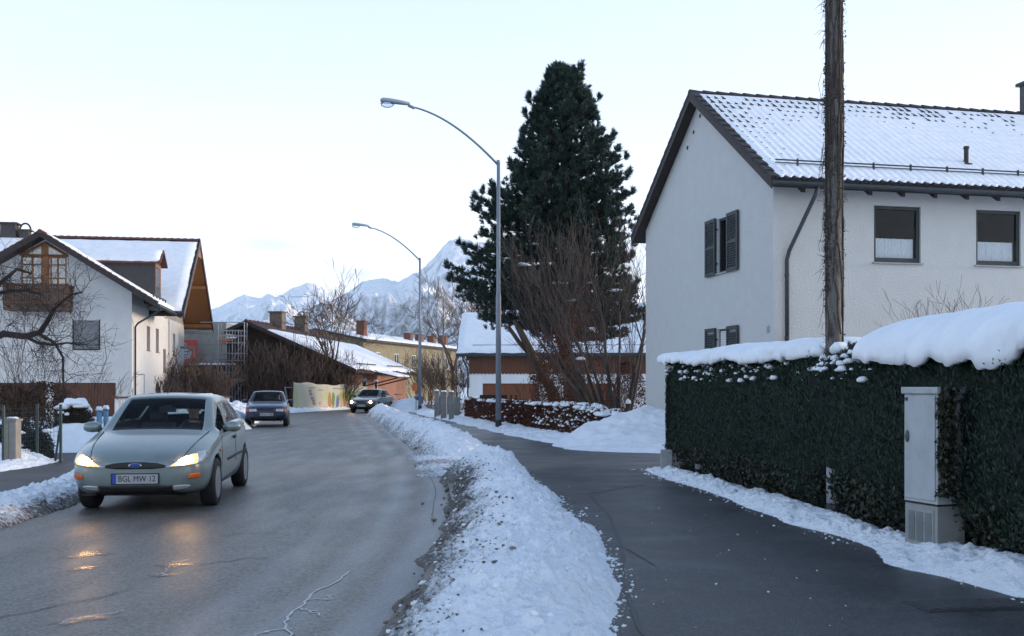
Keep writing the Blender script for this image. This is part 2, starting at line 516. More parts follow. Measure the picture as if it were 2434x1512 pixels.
def window(parent, o, ux, nrm, a0, a1, z0, z1, frame_mat, depth=0.10, fw=0.06, mullions=(), bars=(), curtain=0.0, room=True, sill=True, sill_mat=None, pane_mat=None, name='window'):
    """window set into an opening: frame with mullions (a part), its pane, curtain and sill (sub-parts); o/ux/nrm in the parent's local frame"""
    o = Vector(o); ux = Vector(ux).normalized(); nrm = Vector(nrm).normalized()
    M = Matrix((( ux.x, -nrm.x, 0, o.x), (ux.y, -nrm.y, 0, o.y), (ux.z, -nrm.z, 1, 0), (0, 0, 0, 1)))   # local: x along wall, y into the wall, z up
    f = MB()
    g = 0.004
    f.box(a0 + g, a0 + fw, depth - .05, depth + .02, z0 + g, z1 - g, M=M)
    f.box(a1 - fw, a1 - g, depth - .05, depth + .02, z0 + g, z1 - g, M=M)
    f.box(a0 + fw, a1 - fw, depth - .048, depth + .02, z1 - fw, z1 - g, M=M)
    f.box(a0 + fw, a1 - fw, depth - .048, depth + .02, z0 + g, z0 + fw, M=M)
    for q in mullions:
        xm = a0 + (a1 - a0) * q
        f.box(xm - fw * .55, xm + fw * .55, depth - .046, depth + .018, z0 + fw, z1 - fw, M=M)
    for q in bars:
        zm = z0 + (z1 - z0) * q
        f.box(a0 + fw, a1 - fw, depth - .044, depth + .016, zm - fw * .3, zm + fw * .3, M=M)
    w = f.build(name, frame_mat, parent)
    p = MB(); p.quad(*[M @ Vector(q) for q in ((a0 + fw, depth - .01, z0 + fw), (a1 - fw, depth - .01, z0 + fw), (a1 - fw, depth - .01, z1 - fw), (a0 + fw, depth - .01, z1 - fw))])
    p.build('pane', pane_mat or GLASS, w)
    if curtain:
        n = 60
        zt = z0 + (z1 - z0) * curtain
        xs = np.linspace(a0 + fw, a1 - fw, n)
        yy = depth + 0.07 + 0.012 * np.sin(np.arange(n) * 1.3) + 0.008 * np.sin(np.arange(n) * 0.53 + 1)
        c = MB()
        vv = []
        for i in range(n):
            vv += [M @ Vector((xs[i], yy[i], z0 + fw + 0.03 + 0.008 * math.sin(i * 2.1))), M @ Vector((xs[i], yy[i], zt))]
        c.add(vv, [(2 * i, 2 * i + 2, 2 * i + 3, 2 * i + 1) for i in range(n - 1)])
        c.build('curtain', CURTAIN, w, smooth=True)
    if room:
        r = MB()
        r.box(a0 + .004, a1 - .004, depth + .03, depth + 1.6, z0 + .004, z1 - .004, M=M)
        r.f = [q for k, q in enumerate(r.f) if k != 2]; r.m = [0] * len(r.f)      # open towards the pane
        r.build('room', ROOM, w)
    if sill:
        s_ = MB(); s_.box(a0 - .05, a1 + .05, -.06, depth - .055, z0 - .035, z0 - .004, M=M)
        s_.build('sill', sill_mat or STONE, w)
    return w
CURTAIN = mat('white_net_curtain', (0.82, 0.83, 0.84), 0.8, 0.18, 30, stretch=(6, 6, 0.4))
STONE = mat('grey_stone_sill', (0.34, 0.33, 0.32), 0.7, 0.12, 8)
# ================================================================== ground, road, snow
def asphalt_mat(name, col, wet=0.35, salt=0.35, streak=(1, 1, 1)):
    m, nt, N, L, b = new_mat(name)
    tc = N.new('ShaderNodeTexCoord')
    fine = N.new('ShaderNodeTexNoise'); fine.inputs['Scale'].default_value = 90; fine.inputs['Detail'].default_value = 4
    L.new(tc.outputs['Object'], fine.inputs['Vector'])
    mp = N.new('ShaderNodeMapping'); mp.inputs['Scale'].default_value = streak
    L.new(tc.outputs['Object'], mp.inputs['Vector'])
    big = N.new('ShaderNodeTexNoise'); big.inputs['Scale'].default_value = 0.9; big.inputs['Detail'].default_value = 8; big.inputs['Roughness'].default_value = 0.6
    L.new(mp.outputs['Vector'], big.inputs['Vector'])
    agg = N.new('ShaderNodeTexVoronoi'); agg.inputs['Scale'].default_value = 55; L.new(tc.outputs['Object'], agg.inputs['Vector'])
    asep = N.new('ShaderNodeSeparateColor'); L.new(agg.outputs['Color'], asep.inputs[0])
    amr = N.new('ShaderNodeMapRange'); amr.inputs['To Min'].default_value = 0.45; amr.inputs['To Max'].default_value = 1.6; L.new(asep.outputs[0], amr.inputs['Value'])
    v1 = N.new('ShaderNodeMapRange'); v1.inputs['From Min'].default_value = 0.25; v1.inputs['From Max'].default_value = 0.75; v1.inputs['To Min'].default_value = 0.65; v1.inputs['To Max'].default_value = 1.4
    L.new(fine.outputs['Fac'], v1.inputs['Value'])
    v2 = N.new('ShaderNodeMapRange'); v2.inputs['From Min'].default_value = 0.3; v2.inputs['From Max'].default_value = 0.7; v2.inputs['To Min'].default_value = 0.88; v2.inputs['To Max'].default_value = 1.12
    L.new(big.outputs['Fac'], v2.inputs['Value'])
    mm = N.new('ShaderNodeMath'); mm.operation = 'MULTIPLY'
    m0 = N.new('ShaderNodeMath'); m0.operation = 'MULTIPLY'; L.new(v1.outputs['Result'], m0.inputs[0]); L.new(amr.outputs['Result'], m0.inputs[1])
    L.new(m0.outputs[0], mm.inputs[0]); L.new(v2.outputs['Result'], mm.inputs[1])
    sc = N.new('ShaderNodeVectorMath'); sc.operation = 'SCALE'; sc.inputs[0].default_value = col
    L.new(mm.outputs[0], sc.inputs['Scale'])
    # dried salt and frost film
    s1 = N.new('ShaderNodeTexNoise'); s1.inputs['Scale'].default_value = 0.55; s1.inputs['Detail'].default_value = 9; s1.inputs['Roughness'].default_value = 0.68
    L.new(mp.outputs['Vector'], s1.inputs['Vector'])
    at = N.new('ShaderNodeAttribute'); at.attribute_name = 'salt'
    ad = N.new('ShaderNodeMath'); ad.operation = 'ADD'
    L.new(s1.outputs['Fac'], ad.inputs[0]); L.new(at.outputs['Fac'], ad.inputs[1])
    s2 = N.new('ShaderNodeMapRange'); s2.inputs['From Min'].default_value = 0.52; s2.inputs['From Max'].default_value = 1.0; s2.inputs['To Max'].default_value = salt
    L.new(ad.outputs[0], s2.inputs['Value'])
    mx = N.new('ShaderNodeMixRGB'); mx.inputs[2].default_value = (0.34, 0.35, 0.36, 1)
    L.new(s2.outputs['Result'], mx.inputs['Fac']); L.new(sc.outputs['Vector'], mx.inputs[1])
    L.new(mx.outputs[0], b.inputs['Base Color'])
    rr = N.new('ShaderNodeMapRange'); rr.inputs['From Min'].default_value = 0.35; rr.inputs['From Max'].default_value = 0.65
    rr.inputs['To Min'].default_value = wet; rr.inputs['To Max'].default_value = wet + 0.14; b.inputs['Specular IOR Level'].default_value = 0.4
    L.new(big.outputs['Fac'], rr.inputs['Value']); L.new(rr.outputs['Result'], b.inputs['Roughness'])
    vo = N.new('ShaderNodeTexVoronoi'); vo.inputs['Scale'].default_value = 70
    L.new(tc.outputs['Object'], vo.inputs['Vector'])
    bp = N.new('ShaderNodeBump'); bp.inputs['Distance'].default_value = 0.003; bp.inputs['Strength'].default_value = 0.6
    L.new(vo.outputs['Distance'], bp.inputs['Height']); L.new(bp.outputs['Normal'], b.inputs['Normal'])
    return m

ROAD_MAT = asphalt_mat('road_asphalt', (0.108, 0.101, 0.090), wet=0.40, salt=0.40, streak=(2.2, 0.5, 1))
WALK_MAT = asphalt_mat('damp_footway_asphalt', (0.039, 0.040, 0.042), wet=0.36, salt=0.34, streak=(1.2, 1.2, 1))
WALK2_MAT = asphalt_mat('left_footway_asphalt', (0.060, 0.052, 0.048), wet=0.55, salt=0.2)

YS = [-6, 0, 6, 8, 10, 13, 16, 20, 26, 37, 46, 56, 60, 65, 75, 90, 120, 160]
XR = smooth_interp(YS, [-1.6, -1.0, -.75, -.64, -.62, -.72, -.96, -1.45, -2.4, -4.25, -5.8, -7.35, -7.5, -7.0, -5.0, -1.6, 6.0, 17.0])
XL = smooth_interp(YS, [-5.7, -5.6, -5.6, -5.6, -5.65, -5.8, -6.05, -6.5, -7.5, -9.6, -11.4, -13.0, -13.1, -12.5, -10.4, -7.0, .6, 11.5])

# the land: one snow sheet to the horizon
gx = np.concatenate([-np.geomspace(30, 26000, 22)[::-1], np.linspace(-28, 28, 57), np.geomspace(30, 26000, 22)])
gy = np.concatenate([-np.geomspace(10, 6000, 14)[::-1], np.linspace(-8, 120, 129), np.geomspace(122, 30000, 30)])
GX, GY = np.meshgrid(gx, gy, indexing='ij')
GZ = -0.06 + 0.03 * (fbm(GX * 0.3, GY * 0.3, 3, 3) - 0.5)
ground = npmesh('ground', np.stack([GX, GY, GZ], -1).reshape(-1, 3), grid_faces(len(gx), len(gy)), SNOW_SMOOTH, smooth=True)
tag(ground, 'snow covered ground between the houses', None, kind='structure')

def strip(name, xa, xb, y0, y1, ny, nx, z, m, zfun=None, salt=None):
    yy = np.concatenate([np.linspace(y0, min(y1, 60), ny), np.linspace(60.5, y1, 40)]) if y1 > 60 else np.linspace(y0, y1, ny)
    t = np.linspace(0, 1, nx)
    A, B = xa(yy), xb(yy)
    X = A[:, None] * (1 - t) + B[:, None] * t
    Y = np.repeat(yy[:, None], nx, 1)
    Z = np.full_like(X, z) if zfun is None else z + zfun(X, Y, t[None, :]) + 0 * X
    at = {"salt": salt(X, Y, t[None, :]) + 0 * X if salt else np.zeros_like(X)}
    return npmesh(name, np.stack([X, Y, Z], -1).reshape(-1, 3), grid_faces(len(yy), nx)[:, ::-1], m, smooth=True, attrs=at)

def road_salt(X, Y, t):
    edge = np.exp(-((t - 0.955) / 0.035) ** 2) * 0.62 + np.exp(-((t - 0.85) / 0.035) ** 2) * 0.42 + np.exp(-((t - 0.74) / 0.03) ** 2) * 0.24 + np.exp(-((t - 0.60) / 0.05) ** 2) * 0.06 - np.exp(-((t - 0.90) / 0.02) ** 2) * 0.12
    return edge * (0.5 + fbm(X * 0.8, Y * 0.35, 3, 5)) - 0.06 * np.exp(-((t - 0.35) / 0.2) ** 2)
road = strip('road', XL, XR, -6, 160, 180, 60, 0.0, ROAD_MAT, zfun=lambda X, Y, t: -0.02 * (2 * t - 1) ** 2, salt=road_salt)
tag(road, 'grey salt stained asphalt road curving left', None, kind='structure')
WALK_R = smooth_interp([-6, 4, 8, 12, 18, 20.5, 23, 26, 30, 34, 41, 56, 61, 75, 100], [5.2, 4.9, 4.6, 4.2, 3.8, 3.8, 3.8, 3.2, 1.7, .6, -1.0, -4.0, -4.6, -2.2, 3.0])
WR = lambda y: np.maximum(WALK_R(y), np.where((np.asarray(y) > 17.5) & (np.asarray(y) < 24.0), 11.0, -99))
walk = strip('footway', lambda y: XR(y) - 0.05, WR, -6, 100, 260, 60, 0.03, WALK_MAT,
             salt=lambda X, Y, t: 0.16 * (fbm(X * 1.1 + 4, Y * 0.9, 4, 31) - 0.42) + 0.22 * np.exp(-((X - 1.6 - 0.15 * (Y - 9)) / 0.28) ** 2) * np.exp(-((Y - 10) / 0.25) ** 2) + 0.18 * np.clip((Y - 13.5) / 5, 0, 1))
tag(walk, 'dark damp asphalt footway beside the hedge', None, kind='structure')
walk2 = strip('pavement', lambda y: XL(y) - 3.2, lambda y: XL(y) + 0.02, -2, 56, 120, 16, 0.03, WALK2_MAT)
tag(walk2, 'brownish asphalt pavement on the left side of the road', None, kind='structure')

# asphalt driveway on the left, behind the fence corner
d = MB(); pts = [(-9.0, 20.6), (-8.9, 27.0), (-16, 31), (-17, 22)]
d.add([(x, y, -0.002 + 0.02) for x, y in pts], [(0, 1, 2, 3)])
tag(d.build('driveway', WALK2_MAT), 'brown asphalt driveway by the green fence', kind='structure')

# joints, cracks and covers in the paving
def ribbon(pts, w, z, seed=0, jitter=0.35, zf=None):
    b = MB(); n = len(pts); r = random.Random(seed)
    L_, R_ = [], []
    for i, p in enumerate(pts):
        p = Vector((p[0], p[1], 0)); q = Vector((*pts[min(i + 1, n - 1)][:2], 0)) - Vector((*pts[max(i - 1, 0)][:2], 0))
        q.normalize(); s = Vector((-q.y, q.x, 0))
        ww = w * (1 + r.uniform(-jitter, jitter)) * (0.25 if i in (0, n - 1) else 1)
        zz = z if zf is None else z + zf(p.x, p.y)
        a, c = p + s * ww, p - s * ww; a.z = c.z = zz
        L_.append(a); R_.append(c)
    b.add(L_ + R_, [(i, n + i, n + i + 1, i + 1) for i in range(n - 1)])
    return b
def wiggle(pts, n=26, amp=0.05, seed=1):
    r = np.random.default_rng(seed)
    pts = np.array([p[:2] for p in pts]); t = np.linspace(0, len(pts) - 1, n)
    out = np.stack([np.interp(t, range(len(pts)), pts[:, k]) for k in (0, 1)], 1)
    off = np.cumsum(r.normal(size=(n, 2)) * amp * 0.5, 0); off -= np.linspace(0, 1, n)[:, None] * off[-1]
    return [tuple(p) for p in out + off]
def road_z(x, y):
    t = (x - float(XL(y))) / (float(XR(y)) - float(XL(y)))
    return -0.02 * (2 * t - 1) ** 2
ICE = mat('frost_in_crack', (0.25, 0.265, 0.28), 0.3, 0.3, 8)
TAR = mat('tar_crack', (0.028, 0.028, 0.03), 0.5, 0.3, 8)
g2 = lambda x, y: tuple(G(x, y)[:2])
for k, (pts, w, m_) in enumerate([
        ([(830, 1355), (770, 1395), (740, 1430), (715, 1455), (690, 1500), (650, 1540)], 0.008, ICE),
        ([(690, 1492), (640, 1502), (600, 1512)], 0.008, ICE), ([(740, 1420), (800, 1412)], 0.006, ICE), ([(716, 1440), (765, 1460)], 0.006, ICE),
        ([(445, 1330), (405, 1350), (380, 1372)], 0.007, ICE), ([(300, 1450), (240, 1465), (160, 1485)], 0.007, ICE),
        ([(640, 1328), (560, 1332), (470, 1342)], 0.006, TAR), ([(690, 1270), (610, 1266), (520, 1275)], 0.006, TAR), ([(330, 1400), (240, 1425), (120, 1450), (0, 1470)], 0.006, TAR),
        ([(900, 1010), (960, 1050), (1012, 1100), (1036, 1170), (1030, 1250)], 0.006, TAR)]):
    o = ribbon(wiggle([g2(*p) for p in pts], 30, 0.035, k), w, 0.0045, k, zf=road_z).build('crack', m_, road)
jt = [G(1395, 1175, 0.03), G(1450, 1225, 0.03), G(1475, 1300, 0.03), G(1488, 1400, 0.03), G(1530, 1512, 0.03)]
ribbon(wiggle(jt, 30, 0.015, 3), 0.018, 0.0345, 3).build('joint', TAR, walk)
ribbon(wiggle([G(1395, 1175, .03), G(1500, 1158, .03), G(1570, 1150, .03)], 16, 0.02, 4), 0.014, 0.0345, 4).build('joint', TAR, walk)
ribbon(wiggle([G(1560, 1345, .03), G(1480, 1300, .03)], 8, 0.02, 5), 0.008, 0.0345, 5).build('joint', TAR, walk)
# damp glazed patches on the road in front of the light car
wet_m, wnt, wN, wL, wB = new_mat('glazed_wet_asphalt')
wB.inputs['Base Color'].default_value = (.055, .052, .048, 1); wB.inputs['Roughness'].default_value = .16
wtc = wN.new('ShaderNodeTexCoord'); wnz = wN.new('ShaderNodeTexNoise'); wnz.inputs['Scale'].default_value = 60; wnz.inputs['Detail'].default_value = 4
wL.new(wtc.outputs['Object'], wnz.inputs['Vector']); wbp = wN.new('ShaderNodeBump'); wbp.inputs['Distance'].default_value = .0035; wL.new(wnz.outputs['Fac'], wbp.inputs['Height']); wL.new(wbp.outputs['Normal'], wB.inputs['Normal'])
wat = wN.new('ShaderNodeAttribute'); wat.attribute_name = 'film'
wn2 = wN.new('ShaderNodeTexNoise'); wn2.inputs['Scale'].default_value = 22; wn2.inputs['Detail'].default_value = 7; wn2.inputs['Roughness'].default_value = .7; wL.new(wtc.outputs['Object'], wn2.inputs['Vector'])
wad = wN.new('ShaderNodeMath'); wad.operation = 'ADD'; wL.new(wat.outputs['Fac'], wad.inputs[0]); wL.new(wn2.outputs['Fac'], wad.inputs[1])
wmr = wN.new('ShaderNodeMapRange'); wmr.inputs['From Min'].default_value = .72; wmr.inputs['From Max'].default_value = 1.25; wL.new(wad.outputs[0], wmr.inputs['Value'])
wtr = wN.new('ShaderNodeBsdfTransparent'); wmx = wN.new('ShaderNodeMixShader'); wL.new(wmr.outputs[0], wmx.inputs['Fac']); wL.new(wtr.outputs[0], wmx.inputs[1]); wL.new(wB.outputs[0], wmx.inputs[2]); wL.new(wmx.outputs[0], wN['Material Output'].inputs['Surface'])
for k, (px_, py_, rx_, ry_, rot_) in enumerate([(412, 1343, .26, .18, 40), (390, 1368, .18, .12, 20), (208, 1318, .26, .42, 5), (205, 1350, .18, .2, 0), (215, 1468, .34, .18, 25), (165, 1480, .2, .12, 20)]):
    c = G(px_, py_); rr_ = random.Random(k); n_ = 26; a0_ = R(rot_); pts_ = []
    for i in range(n_):
        a = 2 * math.pi * i / n_; q = (.55 + .75 * rr_.random())
        x_, y_ = rx_ * q * math.cos(a), ry_ * q * math.sin(a)
        X_, Y_ = c.x + x_ * math.cos(a0_) - y_ * math.sin(a0_), c.y + x_ * math.sin(a0_) + y_ * math.cos(a0_)
        pts_.append((X_, Y_, road_z(X_, Y_) + .0042))
    npmesh('wet_patch', [(c.x, c.y, road_z(c.x, c.y) + .0042)] + pts_, [(0, 1 + i, 1 + (i + 1) % n_) for i in range(n_)], wet_m, road, attrs={'film': [.8] + [0.0] * n_})
# cast iron cover in the footway
cv = thing('access_cover', 'rectangular dark access cover set in the footway below the cabinet', 'access cover', (3.15, 6.95, 0.03), R(8))
b = MB(); b.box(-.46, .46, -.17, .17, -.05, .006); b.build('frame', TAR, cv)
b = MB(); b.box(-.42, .42, -.13, .13, -.05, .010)
for i in range(9): b.box(-.38 + i * .09, -.34 + i * .09, -.11, .11, .010, .014)
b.build('cover', mat('cast_iron', (0.05, 0.05, 0.052), 0.6, 0.3, 14), cv)

# ---------- snow banks
def bank(name, label, cx, hw, hh, y0, y1, ny, nt, seed, lump=0.10, dirt_side=-1, dirt_base=0.0, dirt_amt=0.6, base=0.0, power=1.0, m_=None, taper=1.2, rough=1.0):
    """ploughed snow ridge following cx(Y); hw half width, hh height; dirt on the road side"""
    yy = np.linspace(y0, y1, ny); t = np.linspace(-1.12, 1.12, nt)
    Y, T = np.meshgrid(yy, t, indexing='ij')
    W = hw(yy)[:, None]
    wob = (fbm(Y * 1.1, T * 0 + np.sign(T) * 3, 4, seed + 9) - 0.5) * 0.5
    X = cx(yy)[:, None] + T * W * (1 + wob)
    Yj = Y + (fbm(X * 3, Y * 3, 3, seed + 20) - .5) * 0.08
    prof = np.clip(1 - np.abs(T) ** 2, -0.35, 1); prof = np.where(prof > 0, np.abs(prof) ** power, prof)
    end = np.clip(np.minimum((Y - y0), (y1 - Y)) / taper, 0, 1) ** 0.7
    H = hh(yy)[:, None] * end
    n1 = fbm(X * 1.6, Y * 1.3, 4, seed) - 0.5
    n2 = fbm(X * 6, Y * 6, 4, seed + 3, 0.6) - 0.5
    n3 = ridged(X * 11, Y * 11, 3, seed + 5) - 0.45
    n4 = np.maximum(0, fbm(X * 9, Y * 9, 3, seed + 31) - .56) * 2.2
    body = np.clip(prof * 1.6, 0, 1)
    Z = base - 0.02 + H * prof * (1 + 0.75 * n1) + lump * n2 * body * rough + lump * 0.30 * n3 * np.clip(prof * 3, 0, 1) * rough + lump * .55 * n4 * np.clip(prof * 3, 0, 1)
    Z = np.where(prof <= 0, base - 0.02 + prof * 0.75, Z)
    Z = Z - 0.16 * np.clip(1 - np.minimum(Y - y0, y1 - Y) / 0.22, 0, 1)
    dirt = np.clip(dirt_side * T * 0.95 + 0.08 + 0.6 * (fbm(X * 1.2, Y * 1.0, 3, seed + 13) - .5), -0.2, 1) * dirt_amt + 0.02 + dirt_base
    o = npmesh(name, np.stack([X, Yj, Z], -1).reshape(-1, 3), grid_faces(ny, nt)[:, ::-1], m_ or SNOW_DIRTY, smooth=True, attrs={'dirt': dirt})
    tag(o, label, 'snow', kind='stuff')
    o_arr[o] = (np.stack([X, Yj, Z], -1), dirt, prof)
    return o
o_arr = {}
def clods(b_obj, n, smin, smax, label, y_max=99, only_dirty=None, m_=None):
    A, D_, Pf = o_arr[b_obj]; A = A.reshape(-1, 3); D_ = D_.ravel(); Pf = Pf.ravel() if Pf.size == len(A) else np.broadcast_to(Pf, D_.shape).ravel()
    ok = (Pf > .02) & (A[:, 1] < y_max)
    if only_dirty is not None: ok &= (D_ > only_dirty)
    ix = RNG.choice(np.nonzero(ok)[0], n)
    s_ = smin + (smax - smin) * RNG.random(n) ** 3
    crumbs('snow_clods', label, A[ix] + np.stack([RNG.normal(0, .01, n), RNG.normal(0, .02, n), s_ * .2], -1), s_, m_)

# near bank between road and footway: right foot measured on the photograph
BR = smooth_interp([2, 6.2, 7.1, 9.4, 11.5, 14.7, 18.0, 20], [.45, .62, .76, .86, .76, .5, .12, -.2])
B1 = bank('snow_bank', 'long near ridge of ploughed snow between road and footway, dirty on its road side',
     lambda y: (XR(y) + BR(y)) / 2 - 0.02, lambda y: (BR(y) - XR(y)) / 2 + 0.05, smooth_interp([3, 6, 9, 12, 15, 16.8, 18.5], [.22, .24, .26, .29, .34, .50, .30]), 3.0, 18.4, 1000, 140, 21,
     lump=0.14, dirt_amt=0.70, base=0.02, power=1.05, taper=1.7)
B2 = bank('snow_bank', 'second ridge of ploughed snow beyond the gap, curving away along the road',
     lambda y: XR(y) + 0.66 - 0.012 * (y - 22), lambda y: 0.74 - 0.003 * (y - 20), smooth_interp([20, 23, 26, 32, 42, 52, 59], [.30, .50, .46, .48, .46, .50, .4]), 21.2, 59.5, 900, 64, 57,
     lump=0.17, dirt_amt=0.50, base=0.03, power=0.85, taper=1.5)
# trodden slush in the gap
bank('slush', 'flat brown slush in the gap between the two snow banks', lambda y: XR(y) + 0.35, lambda y: y * 0 + 0.75, lambda y: y * 0 + 0.05, 17.2, 22.6, 160, 50, 77, lump=0.05, dirt_amt=0.5, dirt_side=-0.2, dirt_base=.36, base=0.03, power=0.7, taper=0.6)
# left banks
bank('snow_bank', 'low dirty snow ridge along the left edge of the road beside the light car', lambda y: XL(y) - 0.42, lambda y: y * 0 + 0.62, lambda y: 0.14 + 0 * y, 6, 22, 420, 60, 91, lump=0.15, dirt_side=1, dirt_amt=0.58, dirt_base=.0, base=0.02, power=0.8)
bank('snow_bank', 'clean snow bank along the left kerb behind the light car', lambda y: XL(y) - 0.9, lambda y: y * 0 + 1.0, smooth_interp([26, 34, 40, 46, 54], [.35, .5, .6, .75, .5]), 26, 56, 300, 50, 95, lump=0.15, dirt_side=1, dirt_amt=0.22, base=0.02)
bank('snow_bank', 'low grey snow strip along the road in front of the painted banner', lambda y: XL(y) - 0.6, lambda y: y * 0 + 0.9, lambda y: 0.28 + 0 * y, 53, 80, 240, 40, 99, lump=0.18, dirt_side=1, dirt_amt=0.38, base=0.02)
# strips along the right hedges
HEDGE = smooth_interp([3, 7.5, 9, 11, 13.6, 17.5, 19], [4.55, 3.92, 3.80, 3.50, 3.26, 2.78, 2.6])       # foot of the thuja hedge
bank('snow_strip', 'thin crumbly snow edge along the foot of the dark hedge', lambda y: HEDGE(y) - 0.12, lambda y: 0.30 + 0.16 * (fbm(y * 0.9, y * 0, 3, 8) - .3) + 0.30 * np.exp(-((y - 8.6) / 0.7) ** 2) + .1 * np.exp(-((y - 12.5) / 0.8) ** 2), lambda y: 0.13 + 0.10 * np.exp(-((y - 7.7) / 0.45) ** 2), 5.0, 18.6, 760, 60, 111,
     lump=0.09, dirt_amt=0.12, base=0.03, power=1.3)
EDGE2 = smooth_interp([21, 22, 25.3, 29.4, 33.4, 40.8, 56.5, 62], [3.6, 3.1, 1.75, .5, -.45, -1.95, -5.1, -6.0])  # footway / snow line right of the second bank
bank('snow_strip', 'snow strip between the far footway and the brown beech hedge', lambda y: EDGE2(y) + 0.75, lambda y: y * 0 + 0.85, lambda y: 0.17 + 0 * y, 23.0, 62, 500, 50, 131, lump=0.13, dirt_amt=0.1, base=0.03, power=0.9)

def mound(name, label, c, rx, ry, h, rot, seed, n=90, lump=0.12, dirt=0.1, peaks=(), rough=1.0):
    u = np.linspace(-1.15, 1.15, n)
    U, W = np.meshgrid(u, u, indexing='ij')
    r2 = U ** 2 + W ** 2
    prof = np.clip(1 - r2, -0.3, 1); prof = np.where(prof > 0, np.abs(prof) ** 1.1, prof)
    x = U * rx; y = W * ry
    X = c[0] + x * math.cos(rot) - y * math.sin(rot); Y = c[1] + x * math.sin(rot) + y * math.cos(rot)
    n1 = fbm(X * 1.1, Y * 1.1, 4, seed) - .5; n2 = fbm(X * 5, Y * 5, 4, seed + 3, .6) - .5
    Z = c[2] + h * prof * (1 + 0.7 * n1)
    for (pu, pw, pr, ph) in peaks: Z += ph * np.exp(-((U - pu) ** 2 + (W - pw) ** 2) / pr ** 2) * (prof > 0)
    Z += lump * n2 * np.clip(prof * 2, 0, 1) * rough
    Z = np.where(prof <= 0, c[2] + prof * 0.3, Z)
    d_ = np.full_like(X, dirt) + 0.15 * (fbm(X, Y, 3, seed + 8) - .5)
    o = npmesh(name, np.stack([X, Y, Z], -1).reshape(-1, 3), grid_faces(n, n), SNOW_DIRTY, smooth=True, attrs={'dirt': d_})
    tag(o, label, 'snow', kind='stuff')
    return o
mound('snow_pile', 'big white shovelled snow pile at the end of the beech hedge', (3.45, 26.6, -0.05), 2.5, 3.1, 0.78, R(-25), 201, lump=0.16, dirt=0.04, peaks=((-.12, .30, .22, .34), (.32, .32, .2, .3)))
mound('snow_mound', 'low snow apron in front of the shovelled pile', (3.6, 24.1, -0.02), 2.9, 1.5, 0.22, R(-20), 203, lump=0.08, dirt=0.05)
mound('snow_pile', 'small snow heap between far lamp post and blue bin', (-6.4, 62.5, 0), 1.5, 2.0, 0.75, 0, 207, lump=0.2, dirt=0.1, n=60)
mound('snow_pile', 'snow heap in front of the low white wall with red coping', (-14.2, 46.0, -0.1), 3.2, 4.4, 1.05, R(10), 209, lump=0.18, dirt=0.06)
mound('snow_pile', 'snow heap in the driveway behind the light car', (-10.1, 24.2, -0.1), 1.5, 1.3, 0.75, 0, 211, lump=0.08, dirt=0.03)
mound('snow_mound', 'snow under the shrub behind the green fence', (-10.3, 20.9, -0.1), 1.1, 1.0, 0.5, 0, 213, lump=0.15, dirt=0.05)
mound('snow_mound', 'snow tongue at the foot of the beige gate pillar', (-9.6, 19.9, -0.1), .8, 1.2, 0.38, 0, 215, lump=0.12, dirt=0.05)
mound('snow_mound', 'thin snow fringe along the left pavement under the fence', (-9.25, 18.9, -0.03), .55, 2.6, 0.16, 0, 217, lump=0.10, dirt=0.05)
mound('snow_mound', 'thin snow patch across the side drive', (3.6, 20.6, 0.0), 1.0, .25, 0.06, R(8), 221, lump=0.03, dirt=0.05)

# crumbs of snow scattered on the paving and along the bank foot
def crumbs(name, label, centres, sizes, m_=None):
    base = np.array([(0, 0, 1), (.894, 0, .447), (.276, .851, .447), (-.724, .526, .447), (-.724, -.526, .447), (.276, -.851, .447),
                     (.724, .526, -.447), (-.276, .851, -.447), (-.894, 0, -.447), (-.276, -.851, -.447), (.724, -.526, -.447), (0, 0, -1)])
    tri = np.array([(0, 1, 2), (0, 2, 3), (0, 3, 4), (0, 4, 5), (0, 5, 1), (1, 6, 2), (2, 7, 3), (3, 8, 4), (4, 9, 5), (5, 10, 1),
                    (6, 7, 2), (7, 8, 3), (8, 9, 4), (9, 10, 5), (10, 6, 1), (11, 7, 6), (11, 8, 7), (11, 9, 8), (11, 10, 9), (11, 6, 10)])
    n = len(centres)
    V = base[None] * (1 + 0.5 * RNG.uniform(-1, 1, (n, 12, 1))) * np.asarray(sizes)[:, None, None] * np.array([1, 1, .7])
    V = V + np.asarray(centres)[:, None, :]
    Fc = tri[None] + (np.arange(n) * 12)[:, None, None]
    o = npmesh(name, V.reshape(-1, 3), Fc.reshape(-1, 3), m_ or SNOW, smooth=True)
    return tag(o, label, 'snow', kind='stuff')
cs, ss = [], []
for _ in range(55):      # footway specks
    y = rnd.uniform(6.3, 17); x = rnd.uniform(float(BR(y)) + .02, float(HEDGE(y)) - .3)
    cs.append((x, y, 0.032)); ss.append(abs(rnd.gauss(0, .004)) + .002)
for _ in range(520):      # foot of the bank, footway side
    y = rnd.uniform(5.5, 18); cs.append((float(BR(y)) + abs(rnd.gauss(0, .07)) * (2 if rnd.random() < .12 else 1) - .05, y, 0.033)); ss.append(.003 + .02 * rnd.random() ** 3)
for _ in range(420):
    y = rnd.uniform(5.5, 18.4); cs.append((float(HEDGE(y)) - .38 - abs(rnd.gauss(0, .12)), y, 0.035)); ss.append(.003 + .018 * rnd.random() ** 3)
crumbs('snow_crumbs', 'loose snow crumbs on the dark footway', cs, ss)
cs, ss = [], []
for _ in range(700):
    y = rnd.uniform(5.5, 60); cs.append((float(XR(y)) - abs(rnd.gauss(0, .12)) + .1, y, 0.0)); ss.append(rnd.uniform(.006, .035))
for _ in range(300):
    y = rnd.uniform(8, 22); cs.append((float(XL(y)) + rnd.gauss(0.05, .18), y, -0.03)); ss.append(rnd.uniform(.01, .04))
